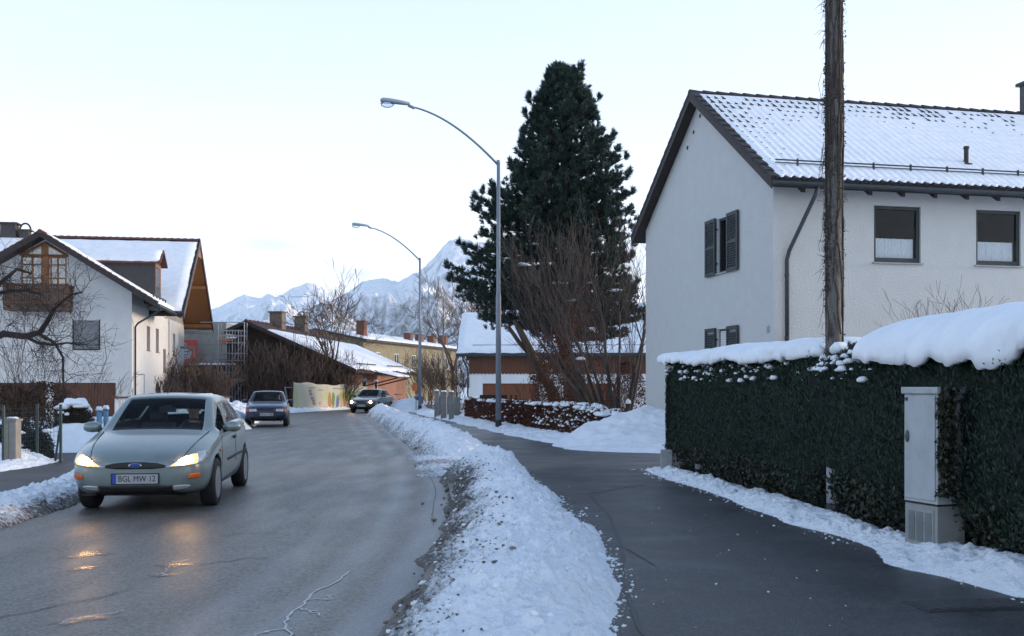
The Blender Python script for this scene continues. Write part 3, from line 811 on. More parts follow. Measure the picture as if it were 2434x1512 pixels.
crumbs('slush_crumbs', 'dirty slush crumbs along the road edges', cs, ss, mat('grit_slush', (0.17, 0.15, 0.13), 0.7, 0.5, 9, island=0.6))

clods(B1, 1300, .004, .028, 'loose clods of snow on the near bank', only_dirty=None)
clods(B1, 2200, .003, .02, 'dark grit and dirty ice on the road side of the near bank', only_dirty=.18, m_=MATS['grit_slush'])
clods(B2, 800, .01, .045, 'loose clods of snow on the second bank')
# ---------- mountains
def mountain(name, label, sky, dist, depth, seed, m_, rough=1.0, n_az=420, n_r=150, base=-0.5):
    """massif whose crest, seen from the street, follows the measured skyline; spurs and gullies run down towards the valley"""
    xs = np.array([p[0] for p in sky], float); ys = np.array([p[1] for p in sky], float)
    px = np.linspace(xs[0], xs[-1], n_az)
    el = np.interp(px, xs, HY - ys) / F
    D = np.interp(px, *dist)
    crest = el * D + (fbm(px * 0.11, px * 0, 4, seed) - 0.5) * 26 * rough
    q = np.linspace(-0.25, 1, n_r)                   # 1 = foot towards us, 0 = crest, <0 the far side
    PX, Q = np.meshgrid(px, q, indexing='ij')
    A = np.abs(Q) ** 0.9
    dd = D[:, None] - Q * depth
    X = (PX - CX) / F * dd; Y = dd
    g = np.clip(1 - A, 0, 1) ** 1.25
    spur = ridged(X * 0.0011, Y * 0.0007, 6, seed + 3) - 0.45
    fine = ridged(X * 0.006, Y * 0.004, 5, seed + 7) - 0.45
    w = np.clip(A * 3.2, 0, 1) * np.clip((1 - A) * 3, 0, 1)
    Z = crest[:, None] * g + (spur * 0.62 * crest[:, None] + fine * 150) * w * rough
    Z = np.minimum(Z, crest[:, None] * (1 - 0.25 * A) * (dd / D[:, None]) ** 1.0 + 2) + base
    Z = np.where(Q > 0.985, -20, Z)
    o = npmesh(name, np.stack([X, Y, Z], -1).reshape(-1, 3), grid_faces(n_az, n_r)[:, ::-1], m_, smooth=True)
    return tag(o, label, None, kind='structure')

def mountain_mat(name, tree_top, tree_soft, rock_amt=0.5):
    m, nt, N, L, b = new_mat(name)
    ge = N.new('ShaderNodeNewGeometry'); tc = N.new('ShaderNodeTexCoord')
    sx = N.new('ShaderNodeSeparateXYZ'); L.new(ge.outputs['Position'], sx.inputs[0])
    sn = N.new('ShaderNodeSeparateXYZ'); L.new(ge.outputs['Normal'], sn.inputs[0])
    mp = N.new('ShaderNodeMapping'); mp.inputs['Scale'].default_value = (0.004, 0.004, 0.0016); L.new(tc.outputs['Object'], mp.inputs['Vector'])
    n1 = N.new('ShaderNodeTexNoise'); n1.inputs['Scale'].default_value = 1.6; n1.inputs['Detail'].default_value = 10; n1.inputs['Roughness'].default_value = 0.68
    L.new(mp.outputs['Vector'], n1.inputs['Vector'])
    # rock: steep or noisy
    a1 = N.new('ShaderNodeMath'); a1.operation = 'MULTIPLY_ADD'; a1.inputs[1].default_value = -0.75
    L.new(sn.outputs['Z'], a1.inputs[0]); L.new(n1.outputs['Fac'], a1.inputs[2])
    r1 = N.new('ShaderNodeMapRange'); r1.inputs['From Min'].default_value = -0.02; r1.inputs['From Max'].default_value = 0.16; r1.inputs['To Max'].default_value = rock_amt
    L.new(a1.outputs[0], r1.inputs['Value'])
    m1 = N.new('ShaderNodeMixRGB'); m1.inputs[1].default_value = (0.93, 0.94, 0.95, 1); m1.inputs[2].default_value = (0.17, 0.17, 0.18, 1)
    L.new(r1.outputs['Result'], m1.inputs['Fac'])
    # forest below the tree line
    a2 = N.new('ShaderNodeMath'); a2.operation = 'MULTIPLY_ADD'; a2.inputs[1].default_value = -tree_soft * 2.2; 
    L.new(n1.outputs['Fac'], a2.inputs[0]); L.new(sx.outputs['Z'], a2.inputs[2])
    r2 = N.new('ShaderNodeMapRange'); r2.inputs['From Min'].default_value = tree_top; r2.inputs['From Max'].default_value = tree_top - tree_soft
    L.new(a2.outputs[0], r2.inputs['Value'])
    n3 = N.new('ShaderNodeTexNoise'); n3.inputs['Scale'].default_value = 7; n3.inputs['Detail'].default_value = 8; n3.inputs['Roughness'].default_value = 0.7; L.new(mp.outputs['Vector'], n3.inputs['Vector'])
    r3 = N.new('ShaderNodeMapRange'); r3.inputs['From Min'].default_value = 0.38; r3.inputs['From Max'].default_value = 0.6
    L.new(n3.outputs['Fac'], r3.inputs['Value'])
    mu = N.new('ShaderNodeMath'); mu.operation = 'MULTIPLY'; L.new(r2.outputs['Result'], mu.inputs[0]); L.new(r3.outputs['Result'], mu.inputs[1])
    m2 = N.new('ShaderNodeMixRGB'); m2.inputs[2].default_value = (0.035, 0.045, 0.04, 1)
    L.new(mu.outputs[0], m2.inputs['Fac']); L.new(m1.outputs[0], m2.inputs[1])
    L.new(m2.outputs[0], b.inputs['Base Color'])
    b.inputs['Roughness'].default_value = 0.9; b.inputs['Specular IOR Level'].default_value = 0.1
    nb = N.new('ShaderNodeTexNoise'); nb.inputs['Scale'].default_value = 5; nb.inputs['Detail'].default_value = 8; L.new(mp.outputs['Vector'], nb.inputs['Vector'])
    bp = N.new('ShaderNodeBump'); bp.inputs['Distance'].default_value = 48; bp.inputs['Strength'].default_value = 1.0
    L.new(nb.outputs['Fac'], bp.inputs['Height']); L.new(bp.outputs['Normal'], b.inputs['Normal'])
    return m
SKY_FAR = [(-900, 840), (-300, 800), (200, 770), (420, 762), (500, 735), (520, 728), (545, 715), (565, 705), (582, 699), (600, 704), (617, 708), (632, 698), (640, 696), (655, 705), (672, 700), (690, 686), (715, 676), (732, 670),
           (750, 674), (770, 684), (800, 699), (830, 712), (880, 735), (960, 760), (1100, 790), (1300, 810)]
SKY_NEAR = [(560, 868), (680, 845), (740, 800), (775, 745), (800, 710), (812, 699), (830, 693), (845, 680), (862, 666), (880, 663), (900, 661), (922, 662), (945, 668), (965, 660), (985, 650), (1005, 637), (1025, 618), (1045, 592), (1056, 582), (1066, 570), (1088, 565), (1108, 567), (1135, 572), (1165, 576),
            (1230, 590), (1330, 640), (1420, 700), (1520, 720), (1640, 690), (1800, 700), (2000, 660), (2400, 720), (3000, 760), (3600, 850)]
HILL = [(560, 905), (640, 860), (690, 790), (720, 745), (745, 724), (765, 717), (790, 722), (815, 738), (850, 765), (885, 800), (940, 838), (1020, 800), (1100, 760), (1200, 770), (1400, 800), (1700, 840), (2100, 880)]
mountain('mountain', 'distant jagged snowy range on the left horizon', SKY_FAR, ([0, 2000], [11500, 11000]), 3800, 301, mountain_mat('far_mountain', 60, 260, 0.62))
mountain('mountain', 'high snow covered mountain with a blunt summit behind the trees', SKY_NEAR, ([0, 3000], [8200, 7600]), 3600, 331, mountain_mat('near_mountain', 290, 260, 0.70))
mountain('hill', 'dark wooded foothill below the snowy range', HILL, ([0, 3000], [4300, 4100]), 1300, 361, mountain_mat('wooded_hill', 600, 120, 0.3), rough=0.35, n_az=200, n_r=60)

# the evening air: pale, even haze round the whole place
hz = MB(); hz.box(-16000, 16000, -2000, 16000, -60, 2400)
m_, nt_, N_, L_, b_ = new_mat('haze_air')
N_.remove(b_)
pv = N_.new('ShaderNodeVolumePrincipled')
pv.inputs['Color'].default_value = (0.82, 0.90, 1.0, 1)
pv.inputs['Density'].default_value = HAZE_DENSITY = 2.1e-5
pv.inputs['Anisotropy'].default_value = 0.0
L_.new(pv.outputs['Volume'], N_['Material Output'].inputs['Volume'])
haze = hz.build('haze', m_)
tag(haze, 'thin blue evening haze over the valley', None, kind='stuff')
# ================================================================== houses
PLASTER = mat('white_rough_plaster', (0.54, 0.535, 0.51), 0.85, 0.03, 3, bump=0.02, bscale=22, stain=(0.30, 0.30, 0.29), stain_scale=16, stain_lo=0.66, stain_hi=0.78)
PLASTER2 = mat('cream_plaster', (0.58, 0.565, 0.535), 0.85, 0.05, 2, bump=0.01, bscale=30)
SHUTTER = mat('dark_green_paint', (0.028, 0.036, 0.038), 0.55, 0.2, 8)
GUTTER = mat('weathered_zinc', (0.035, 0.042, 0.048), 0.45, 0.2, 6, metal=0.3)
TILE = mat('dark_grey_brown_tile', (0.035, 0.030, 0.030), 0.8, 0.3, 5, island=0.25)
REDTILE = mat('brown_red_tile', (0.12, 0.045, 0.032), 0.8, 0.3, 5, island=0.25)
DARKWOOD = mat('dark_stained_wood', (0.035, 0.027, 0.024), 0.7, 0.3, 4, stretch=(1, 1, 8))
WOOD = mat('orange_brown_wood', (0.28, 0.115, 0.035), 0.6, 0.25, 5, stretch=(4, 4, 0.5))
WOOD2 = mat('red_brown_boards', (0.105, 0.040, 0.020), 0.7, 0.3, 5, stretch=(6, 6, 0.4), island=0.2)
BRICK = mat('red_chimney_brick', (0.15, 0.062, 0.042), 0.85, 0.3, 9, bump=0.01, bscale=30)
METAL = mat('galvanised_steel', (0.22, 0.235, 0.25), 0.45, 0.2, 5, metal=0.7)

def slab(name, m_, parent, a, b, c, d, t):
    """roof slab: quad a b c d with thickness t downwards"""
    mb = MB(); mb.prism([a, b, c, d], (0, 0, -t)); return mb.build(name, m_, parent)

# ------------------------------------------------------------------ white house on the right
RH = thing('house', 'large white plastered house with dark shutters behind the snowy hedge', 'house', (5.84, 23.04, 0), R(12.5))
LW, GW = 24.0, 8.3                       # eave wall length, gable width
EZ, RZ, OV, VO = 6.05, 9.22, 0.5, 0.27   # eave height, ridge height, eave overhang, verge overhang
SL = (RZ - EZ) / (GW / 2 + OV)
roofz = lambda y: RZ - abs(y - GW / 2) * SL
wb = MB()
win_e = [(2.5, 3.7, 4.36, 5.66), (5.16, 6.36, 4.36, 5.66), (9.4, 10.6, 4.36, 5.66)]
wall(wb, (0, 0, 0), (1, 0, 0), LW, -.4, roofz(0) - .16, win_e, 0.12, nrm=(0, -1, 0))
win_g = [(GW - 3.02, GW - 2.40, 4.36, 5.72), (GW - 3.02, GW - 2.40, 1.62, 2.95)]       # measured from the far end because the wall runs towards the corner
wall(wb, (0, GW, 0), (0, -1, 0), GW, -.4, roofz(0) - .16, [(GW - o_[0] - (o_[1] - o_[0]) + 0 if False else o_[0], o_[1], o_[2], o_[3]) for o_ in win_g], 0.12, nrm=(-1, 0, 0))
wb.quad((LW, 0, -.4), (LW, GW, -.4), (LW, GW, 6.2), (LW, 0, 6.2)); wb.quad((0, GW, -.4), (0, GW, 6.2), (LW, GW, 6.2), (LW, GW, -.4))
for x in (0, LW): wb.add([(x, 0, roofz(0) - .16), (x, GW, roofz(0) - .16), (x, GW / 2, RZ - .16)], [(0, 1, 2)])
wb.build('wall', PLASTER, RH)
for (a0, a1, z0, z1) in win_e:
    window(RH, (0, 0, 0), (1, 0, 0), (0, -1, 0), a0, a1, z0, z1, SHUTTER, depth=.10, fw=.075, bars=(.07,), curtain=.44, sill_mat=STONE)
for k, (a0, a1, z0, z1) in enumerate(win_g):
    w = window(RH, (0, GW, 0), (0, -1, 0), (-1, 0, 0), a0, a1, z0, z1, SHUTTER, depth=.10, fw=.05, curtain=0, sill_mat=STONE)
    if k == 1:
        rb = MB(); n = 22
        for i in range(n):
            z = z0 + .03 + (z1 - z0 - .06) * i / n
            rb.box(.055, .075, GW - a1 + .02, GW - a0 - .02, z, z + (z1 - z0 - .06) / n - .006)
        rb.build('roller_blind', mat('white_blind', (0.6, 0.6, 0.6), 0.6, 0.05), w)
    for side in (0, 1):          # folded back shutters, a frame with tilted slats
        sh = MB()
        ya = GW - a1 - .66 if side == 0 else GW - a0 + .04
        yb = ya + .62
        x0, x1 = -.075, -.030
        for (p, q) in ((ya, ya + .07), (yb - .07, yb)): sh.box(x0, x1, p, q, z0 - .04, z1 + .04)
        for (p, q) in ((z0 - .04, z0 + .05), (z1 - .05, z1 + .04), ((z0 + z1) / 2 - .04, (z0 + z1) / 2 + .04)): sh.box(x0 + .002, x1 - .002, ya + .07, yb - .07, p, q)
        so = sh.build('shutter', SHUTTER, RH)
        ls = MB(); zz = z0 + .06
        while zz < z1 - .07:
            if abs(zz - (z0 + z1) / 2) > .06:
                ls.box(-.012, .012, ya + .07, yb - .07, -.028, .028, M=Matrix.Translation((-.052, 0, zz)) @ Matrix.Rotation(R(35), 4, 'Y'))
            zz += .06
        ls.build('slats', SHUTTER, so)
        for zc in (z0 + .25, z1 - .25): MB().box(-.045, .0, (yb if side == 0 else ya - .05), (yb + .05 if side == 0 else ya), zc - .02, zc + .02).build('hinge', SHUTTER, so)
# roof: decking, tiles, snow
rf = MB()
for s in (0, 1):
    y_e, y_r = (-OV, GW / 2) if s == 0 else (GW + OV, GW / 2)
    rf.prism([(-VO, y_e, EZ - .02), (LW + VO, y_e, EZ - .02), (LW + VO, y_r, RZ - .02), (-VO, y_r, RZ - .02)], (0, 0, -.12))
roof = rf.build('roof', DARKWOOD, RH)
bb = MB()
for s in (0, 1):
    y_e = -OV if s == 0 else GW + OV
    bb.prism([(-VO - .025, y_e, EZ + .03), (-VO - .025, GW / 2, RZ + .03), (-VO - .025, GW / 2, RZ - .22), (-VO - .025, y_e, EZ - .22)], (.024, 0, 0))
bb.build('bargeboard', DARKWOOD, roof)
# one tile: half round roll widening towards its lower end, sitting on a flat pan
TWd, TLn = 0.215, 0.345
def tile_mesh():
    b = MB()
    n = 6
    for (y0, r0), (y1, r1) in (((0.0, .062), (TLn + .05, .045)),):
        lo = [(r0 * math.cos(math.pi * i / n), y0, .012 + r0 * math.sin(math.pi * i / n)) for i in range(n + 1)]
        hi = [(r1 * math.cos(math.pi * i / n), y1, -.012 + r1 * math.sin(math.pi * i / n)) for i in range(n + 1)]
        b.add(lo + hi, [(i, i + 1, n + 2 + i, n + 1 + i) for i in range(n)] + [tuple(range(n, -1, -1))])
    b.add([(-.11, 0, .012), (.11, 0, .012), (.11, TLn + .05, -.01), (-.11, TLn + .05, -.01)], [(0, 1, 2, 3)])
    me = bpy.data.meshes.new('tile'); me.from_pydata(b.v, [], b.f); me.materials.append(TILE); me.update()
    return me
TM = tile_mesh()
nrows = int(math.hypot(GW / 2 + OV, RZ - EZ) / TLn)
ncol = int((LW + 2 * VO) / TWd)
ang = math.atan(SL)
def tile_obj(col, row, lift=0.0):
    x = -VO + .11 + col * TWd
    s_ = .0 + row * TLn
    o = bpy.data.objects.new('tile', TM); COL.objects.link(o); o.parent = roof
    o.location = (x, -OV - .06 + s_ * math.cos(ang), EZ + s_ * math.sin(ang) + lift - .06 * SL)
    o.rotation_euler = (ang, 0, 0)
    return o
VIS = 54
n_t = 0
for c in range(VIS):
    tile_obj(c, 0); n_t += 1
# tile ends that poke through the snow: dense towards ridge and verge, fading out lower on the roof
cand = []
for row in range(1, nrows):
    for c in range(VIS + 6):
        up = row / nrows
        keep = max(1.25 - c / 9.0, (up - 0.42) * 1.9 - max(0, c - 8) * 0.012)
        if rnd.random() < keep: cand.append((keep, row, c, min(1.0, keep)))
cand.sort(reverse=True)
for keep, row, c, amt in cand[:240]:
    tile_obj(c, row, lift=-.015 + .026 * amt + rnd.uniform(-.006, .006))
rest = MB()
for keep, row, c, amt in cand[240:]:
    M = Matrix.Translation((-VO + .11 + c * TWd, -OV - .06 + row * TLn * math.cos(ang), EZ + row * TLn * math.sin(ang) - .06 * SL - .015 + .026 * amt + rnd.uniform(-.006, .006))) @ Matrix.Rotation(ang, 4, 'X')
    rest.add([M @ v.co for v in TM.vertices], [tuple(p.vertices) for p in TM.polygons])
rt = rest.build('tile_field', TILE, roof); rt['kind'] = 'stuff'
# ridge tiles
for i in range(32):
    b = MB(); x = -VO - .03 + i * .38
    n = 8
    lo = [(x, GW / 2 + .12 * math.cos(math.pi * k / n), RZ - .02 + .105 * math.sin(math.pi * k / n)) for k in range(n + 1)]
    hi = [(x + .41, GW / 2 + .10 * math.cos(math.pi * k / n), RZ - .035 + .085 * math.sin(math.pi * k / n)) for k in range(n + 1)]
    b.add(lo + hi, [(k, k + 1, n + 2 + k, n + 1 + k) for k in range(n)] + [tuple(range(n, -1, -1)), tuple(range(n + 1, 2 * n + 2))])
    b.build('ridge_tile', TILE, roof)
# verge tiles along the gable edge
for row in range(nrows):
    for s in (0, 1):
        s_ = row * TLn
        y = (-OV + s_ * math.cos(ang)) if s == 0 else (GW + OV - s_ * math.cos(ang))
        b = MB()
        M = Matrix.Translation((-VO - .015, y, EZ + s_ * math.sin(ang))) @ Matrix.Rotation(ang if s == 0 else -ang, 4, 'X')
        yy0, yy1 = (0, TLn + .04) if s == 0 else (-TLn - .04, 0)
        za, zb = (.075, .045) if s == 0 else (.045, .075)
        b.add([M @ Vector(p) for p in ((-.02, yy0, -.03), (.17, yy0, -.03), (.17, yy1, -.03), (-.02, yy1, -.03), (-.02, yy0, za), (.17, yy0, za), (.17, yy1, zb), (-.02, yy1, zb))],
              [(0, 3, 2, 1), (4, 5, 6, 7), (0, 1, 5, 4), (1, 2, 6, 5), (2, 3, 7, 6), (3, 0, 4, 7)])
        b.build('verge_tile', TILE, roof)
# snow on the roof, dimpled over the tile courses
nu, nv = 360, 130
U, W = np.meshgrid(np.linspace(0, 1, nu), np.linspace(0, 1, nv), indexing='ij')
xs = -VO + .10 + U * (LW + VO * 2 - .2); s_ = 0.03 + W * (math.hypot(GW / 2 + OV, RZ - EZ) - .10)
xs = -VO + .10 + (U ** 1.6) * (LW + VO * 2 - .2)
wav = 0.5 + 0.5 * np.cos((xs + VO - .11) / TWd * 2 * np.pi)
stp = (s_ / TLn) % 1.0
h = .040 + .014 * wav * (.35 + .65 * np.clip(1.15 - W, 0, 1)) + .014 * (1 - stp) + .03 * (fbm(xs * .5, s_ * .5, 3, 5) - .4) + .03 * np.clip(.8 - W, 0, 1)
h = h * np.clip(np.minimum(s_ - .0, (1 - W) * 5.6) / .10, 0.15, 1) ** .5 * np.clip((xs + VO - .06) / .15, .2, 1) ** .5
ey = .05 * (fbm(xs * 4, xs * 0, 2, 9) - .5) - .045 * np.cos((xs + VO - .11) / TWd * 2 * np.pi)
s2 = s_ + np.where(W < .03, 0.06 - ey, 0) * (1 - W / .03).clip(0, 1)
V = np.stack([xs, -OV - .03 + s2 * math.cos(ang) - h * math.sin(ang), EZ + s2 * math.sin(ang) + h * math.cos(ang) - .02], -1)
npmesh('snow_cover', V.reshape(-1, 3), grid_faces(nu, nv), SNOW_SMOOTH, roof, smooth=True)
roof_snow('snow_cover', roof, (LW, GW + OV, EZ), (-VO + .02, GW + OV, EZ), (-VO + .02, GW / 2 + .1, RZ - .06), (LW, GW / 2 + .1, RZ - .06), .13, 60, 24, .03, 3)
# gutter, rafters, downpipe, snow guard, vent, chimney
b = MB(); n = 8
gy, gz = -OV - .13, EZ - .10
pts = [(x, gy + .075 * math.cos(a), gz + .075 * math.sin(a)) for x in (-VO - .02, LW + VO) for a in [math.pi + math.pi * i / n for i in range(n + 1)]]
b.add(pts, [(i, i + 1, n + 2 + i, n + 1 + i) for i in range(n)])
b.box(-VO - .02, LW + VO, gy + .076, gy + .09, gz - .09, gz + .06)
b.build('gutter', GUTTER, RH)
for i in range(26):
    b = MB(); x = .45 + i * .82
    b.prism([(x, 0, roofz(0) - .30), (x, -OV + .06, EZ - .26), (x, -OV + .06, EZ - .15), (x, 0, roofz(0) - .145)], (.10, 0, 0)); b.build('rafter', DARKWOOD, RH)
b = MB(); b.tube([(.75, gy, gz - .05), (.72, gy + .05, gz - .22), (.34, -.10, 4.55), (.30, -.075, 4.35), (.30, -.075, .0)], .048, 8); dp = b.build('downpipe', GUTTER, RH, smooth=True)
for z in (1.2, 2.6, 4.0): MB().lathe([(.056, z - .03), (.056, z + .03)], 10, M=Matrix.Translation((.30, -.075, 0))).build('bracket', GUTTER, dp)
b = MB()
g_s = .62
gp = lambda x, up: (x, -OV + g_s * math.cos(ang) - up * math.sin(ang) * .2, EZ + g_s * math.sin(ang) + up)
b.tube([gp(.05, .19), gp(LW, .19)], .018, 6); b.tube([gp(.05, .13), gp(LW, .13)], .012, 6)
sg = b.build('snow_guard', GUTTER, RH)
for i in range(16):
    x = .6 + i * .95; p = Vector(gp(x, 0)); MB().box(x - .015, x + .015, p.y - .02, p.y + .03, p.z - .02, p.z + .24).build('bracket', GUTTER, sg)
vp = thing('x', '', '') if False else None
s_v = 1.35; vy, vz = -OV + s_v * math.cos(ang), EZ + s_v * math.sin(ang)
b = MB(); b.tube([(5.35, vy, vz - .1), (5.35, vy, vz + .42)], .055, 10); b.lathe([(.07, vz + .42), (.07, vz + .46), (.06, vz + .48)], 10, M=Matrix.Translation((5.35, vy, 0)))
b.box(5.25, 5.45, vy - .1, vy + .1, vz - .02, vz + .06); b.build('vent_pipe', DARKWOOD, RH)
b = MB(); cx_, cy_ = 10.02, GW / 2 + .1; b.box(cx_, cx_ + .7, cy_ - .35, cy_ + .35, 8.8, 10.15); ch = b.build('chimney', mat('grey_chimney_render', (0.10, 0.09, 0.09), 0.9, 0.2, 6), RH)
MB().box(cx_ - .08, cx_ + .78, cy_ - .43, cy_ + .43, 10.15, 10.24).build('cap', GUTTER, ch)
b = MB(); b.box(-.015, -.004, .18, .30, 1.98 + .75, 1.98 + .90); b.build('number_plate', mat('enamel_plate', (.3, .32, .34), .4), RH)
for i, (y, z) in enumerate([(GW / 2 - .02, 8.62), (GW / 2 + .42, 8.30), (GW / 2 + .85, 7.98)]):
    MB().lathe([(.055, 0), (.055, .012)], 10, M=Matrix.Translation((-.012, y, z)) @ Matrix.Rotation(R(90), 4, 'Y')).build('vent_hole', DARKWOOD, RH)

# ------------------------------------------------------------------ white chalet style house on the left
LH = thing('house', 'white alpine house with wooden balcony, dormer and wide orange soffit on the left', 'house', (-20.1, 54.5, 0), R(9.67))
wz = lambda x: 9.43 - abs(x + 4.3) * .623             # wing roof
mz = lambda y: 11.0 - abs(y - 12.3) * .708            # main roof
b = MB()
og = [(.81, 3.9, -.4, 1.72), (4.3, 7.4, -.4, 1.72), (1.65, 2.91, 3.5, 5.0), (3.26, 5.5, 6.45, 8.30)]
wall(b, (0, 0, 0), (-1, 0, 0), 8.6, -.4, wz(0) - .2, og[:3], .16, nrm=(0, -1, 0))
# gable triangle with the tall glazed opening cut out
zt = wz(0) - .2
A = lambda x, z: (x, 0, z)
top = lambda x: wz(x) - .2
for (xa, xb, za, zb_a, zb_b) in ((0, -3.26, zt, top(0), top(-3.26)), (-5.5, -8.6, zt, top(-5.5), top(-8.6))):
    b.quad(A(xa, za), A(xb, za), A(xb, zb_b), A(xa, zb_a))
b.quad(A(-3.26, zt), A(-5.5, zt), A(-5.5, 6.45), A(-3.26, 6.45))
b.add([A(-3.26, 8.32), A(-5.5, 8.32), A(-5.5, top(-5.5)), A(-4.3, top(-4.3)), A(-3.26, top(-3.26))], [(0, 1, 2, 3, 4)])
for x in (-3.26, -5.5): b.quad((x, 0, 6.45), (x, 0, 8.32), (x, .16, 8.32), (x, .16, 6.45))
ow = [(4.35, 5.4, 3.6, 5.0), (7.35, 8.4, 3.6, 5.02), (13.9, 14.9, 3.6, 5.05), (10.0, 11.0, 2.43, 3.88), (7.5, 8.5, .3, 1.72), (13.9, 14.9, .3, 1.72), (10.4, 11.3, 5.9, 6.5)]
wall(b, (0, 0, 0), (0, 1, 0), 19.0, -.4, 5.9, ow, .30, nrm=(1, 0, 0))
b.quad((0, 5.5, 5.9), (0, 19, 5.9), (0, 19, mz(19) - .2), (0, 5.5, mz(5.5) - .2)); b.add([(0, 5.5, mz(5.5) - .2), (0, 19, mz(19) - .2), (0, 12.3, 10.8)], [(0, 1, 2)])
b.quad((0, 0, 5.9), (0, 5.5, 5.9), (0, 5.5, 6.6), (0, 0, 6.5))
b.quad((-8.6, 0, -.4), (-8.6, 6, -.4), (-8.6, 6, 6.5), (-8.6, 0, 6.5))
b.quad((-20, 6, -.4), (-8.6, 6, -.4), (-8.6, 6, 6.4), (-20, 6, 6.4)); b.quad((-20, 19, -.4), (0, 19, -.4), (0, 19, 6.2), (-20, 19, 6.2)); b.quad((-20, 6, -.4), (-20, 19, -.4), (-20, 19, 9), (-20, 6, 9))
b.build('wall', PLASTER2, LH)
for (a0, a1, z0, z1) in ow:
    window(LH, (0, 0, 0), (0, 1, 0), (1, 0, 0), a0, a1, z0, z1, WOOD, depth=.22, fw=.08, sill_mat=WOOD)
w = MB(); w.box(-2.91, -1.65, .03, .07, 3.5, 5.0)
sh = w.build('roller_shutter', mat('grey_roller_shutter', (0.20, 0.20, 0.205), 0.6, 0.1), LH)
f = MB()
for i in range(18): f.box(-2.88, -1.68, .018, .030, 3.53 + i * .081, 3.53 + i * .081 + .07)
f.build('slats', MATS['grey_roller_shutter'], sh)
f = MB(); f.box(-2.97, -2.91, -.02, .08, 3.45, 5.05); f.box(-1.65, -1.59, -.02, .08, 3.45, 5.05); f.box(-2.91, -1.65, -.02, .08, 3.43, 3.50); f.build('frame', DARKWOOD, sh)
# garage doors of vertical boards
for (a0, a1) in ((.81, 3.9), (4.3, 7.4)):
    f = MB(); f.box(-a1, -a0, .10, .14, -.4, 1.72); gd = f.build('garage_door', WOOD2, LH)
    n = 20
    for i in range(n):
        f = MB(); xw = (a1 - a0) / n; f.box(-a1 + i * xw + .008, -a1 + (i + 1) * xw - .008, .07, .10, -.38, 1.70); f.build('plank', WOOD2, gd)
# tall balcony window: glass, posts, glazing bars
f = MB()
for x in (-5.5, -4.98, -4.52, -4.08, -3.74, -3.34): f.box(x + .0, x + .075, .02, .10, 6.45, 8.32)
f.box(-4.50, -4.14, -.03, .12, 6.45, 8.9); 
for z in (6.45, 7.15, 7.85, 8.24): f.box(-5.42, -3.34, .03, .09, z, z + .07)
gw = f.build('balcony_door', WOOD, LH)
f = MB(); f.box(-5.42, -3.30, .055, .065, 6.5, 8.28); f.build('pane', glass_mat('reflecting_pane', (.7, .75, .8), boost=.18), gw)
f = MB(); f.box(-5.5, -3.26, .5, 2.0, 6.45, 8.3); f.f = [q for k, q in enumerate(f.f) if k != 2]; f.m = [0] * 5; f.build('room', ROOM, gw)
f = MB(); f.add([(-4.2, -.02, 8.85), (-3.35, -.02, 8.42), (-4.2, -.02, 8.42)], [(0, 2, 1)]); f.add([(-4.42, -.02, 8.82), (-4.42, -.02, 8.42), (-5.3, -.02, 8.42)], [(0, 2, 1)])
f.build('pane', MATS['reflecting_pane'], gw)
f = MB(); f.tube([(-5.55, -.03, 8.36), (-4.3, -.03, 9.02)], .07, 4); f.tube([(-3.2, -.03, 8.36), (-4.3, -.03, 9.02)], .07, 4); f.tube([(-5.55, -.03, 8.36), (-3.2, -.03, 8.36)], .06, 4); f.build('gable_frame', WOOD, gw)
# balcony
f = MB(); f.box(-6.0, -2.95, -1.25, 0, 5.42, 5.56); f.box(-6.0, -2.95, -1.28, -1.16, 6.66, 6.78); f.box(-6.0, -2.95, -1.27, -1.17, 5.75, 5.85)
f.box(-6.06, -5.94, -1.28, 0, 6.66, 6.779); f.box(-3.01, -2.89, -1.28, 0, 6.66, 6.779)
bal = f.build('balcony', mat('weathered_brown_wood', (0.105, 0.052, 0.026), 0.75, 0.3, 6, stretch=(4, 4, .5), island=.25), LH)
f = MB(); n = 26
for i in range(n): xw = 3.05 / n; f.box(-6.0 + i * xw + .012, -6.0 + (i + 1) * xw - .012, -1.24, -1.20, 5.62, 6.70)
for i in range(9): f.box(-6.02, -5.98, -1.2 + i * .13, -1.1 + i * .13, 5.62, 6.70); f.box(-2.97, -2.93, -1.2 + i * .13, -1.1 + i * .13, 5.62, 6.70)
f.build('balustrade', MATS['weathered_brown_wood'], bal)
# roofs
wing = MB()
wing.prism([(1.45, -1.0, 5.85), (1.45, 6.6, 5.85), (-4.3, 12.0, 9.43), (-4.3, -1.0, 9.43)], (0, 0, -.22))
wing.prism([(-4.3, -1.0, 9.43), (-4.3, 12.0, 9.43), (-10.05, 6.6, 5.85), (-10.05, -1.0, 5.85)], (0, 0, -.22))
wr = wing.build('roof', DARKWOOD, LH)
f = MB()
for s in (1, -1):
    xe = -4.3 + s * 5.78
    f.prism([(xe, -1.04, 5.93), (-4.3, -1.04, 9.53), (-4.3, -1.04, 9.23), (xe, -1.04, 5.62)], (0, .035, 0))
f.build('bargeboard', DARKWOOD, wr)
for s in (1, -1):
    n = 20
    for i in range(n):
        f = MB(); t0, t1 = i / n, (i + 1.15) / n
        p = lambda t, o_: (-4.3 + s * 5.8 * (1 - t), -1.07, 5.84 + 3.6 * t + o_)
        a_, b_ = Vector(p(t0, .05)), Vector(p(t1, .05)); f.prism([a_, b_, b_ + Vector((0, 0, .05)), a_ + Vector((0, 0, .09))], (0, .22, 0)); f.build('verge_tile', REDTILE, wr)
roof_snow('snow_cover', wr, (1.42, -.80, 5.9), (1.42, 5.4, 5.9), (-4.25, 11.0, 9.44), (-4.25, -.80, 9.44), .14, 60, 40, .05, 31)
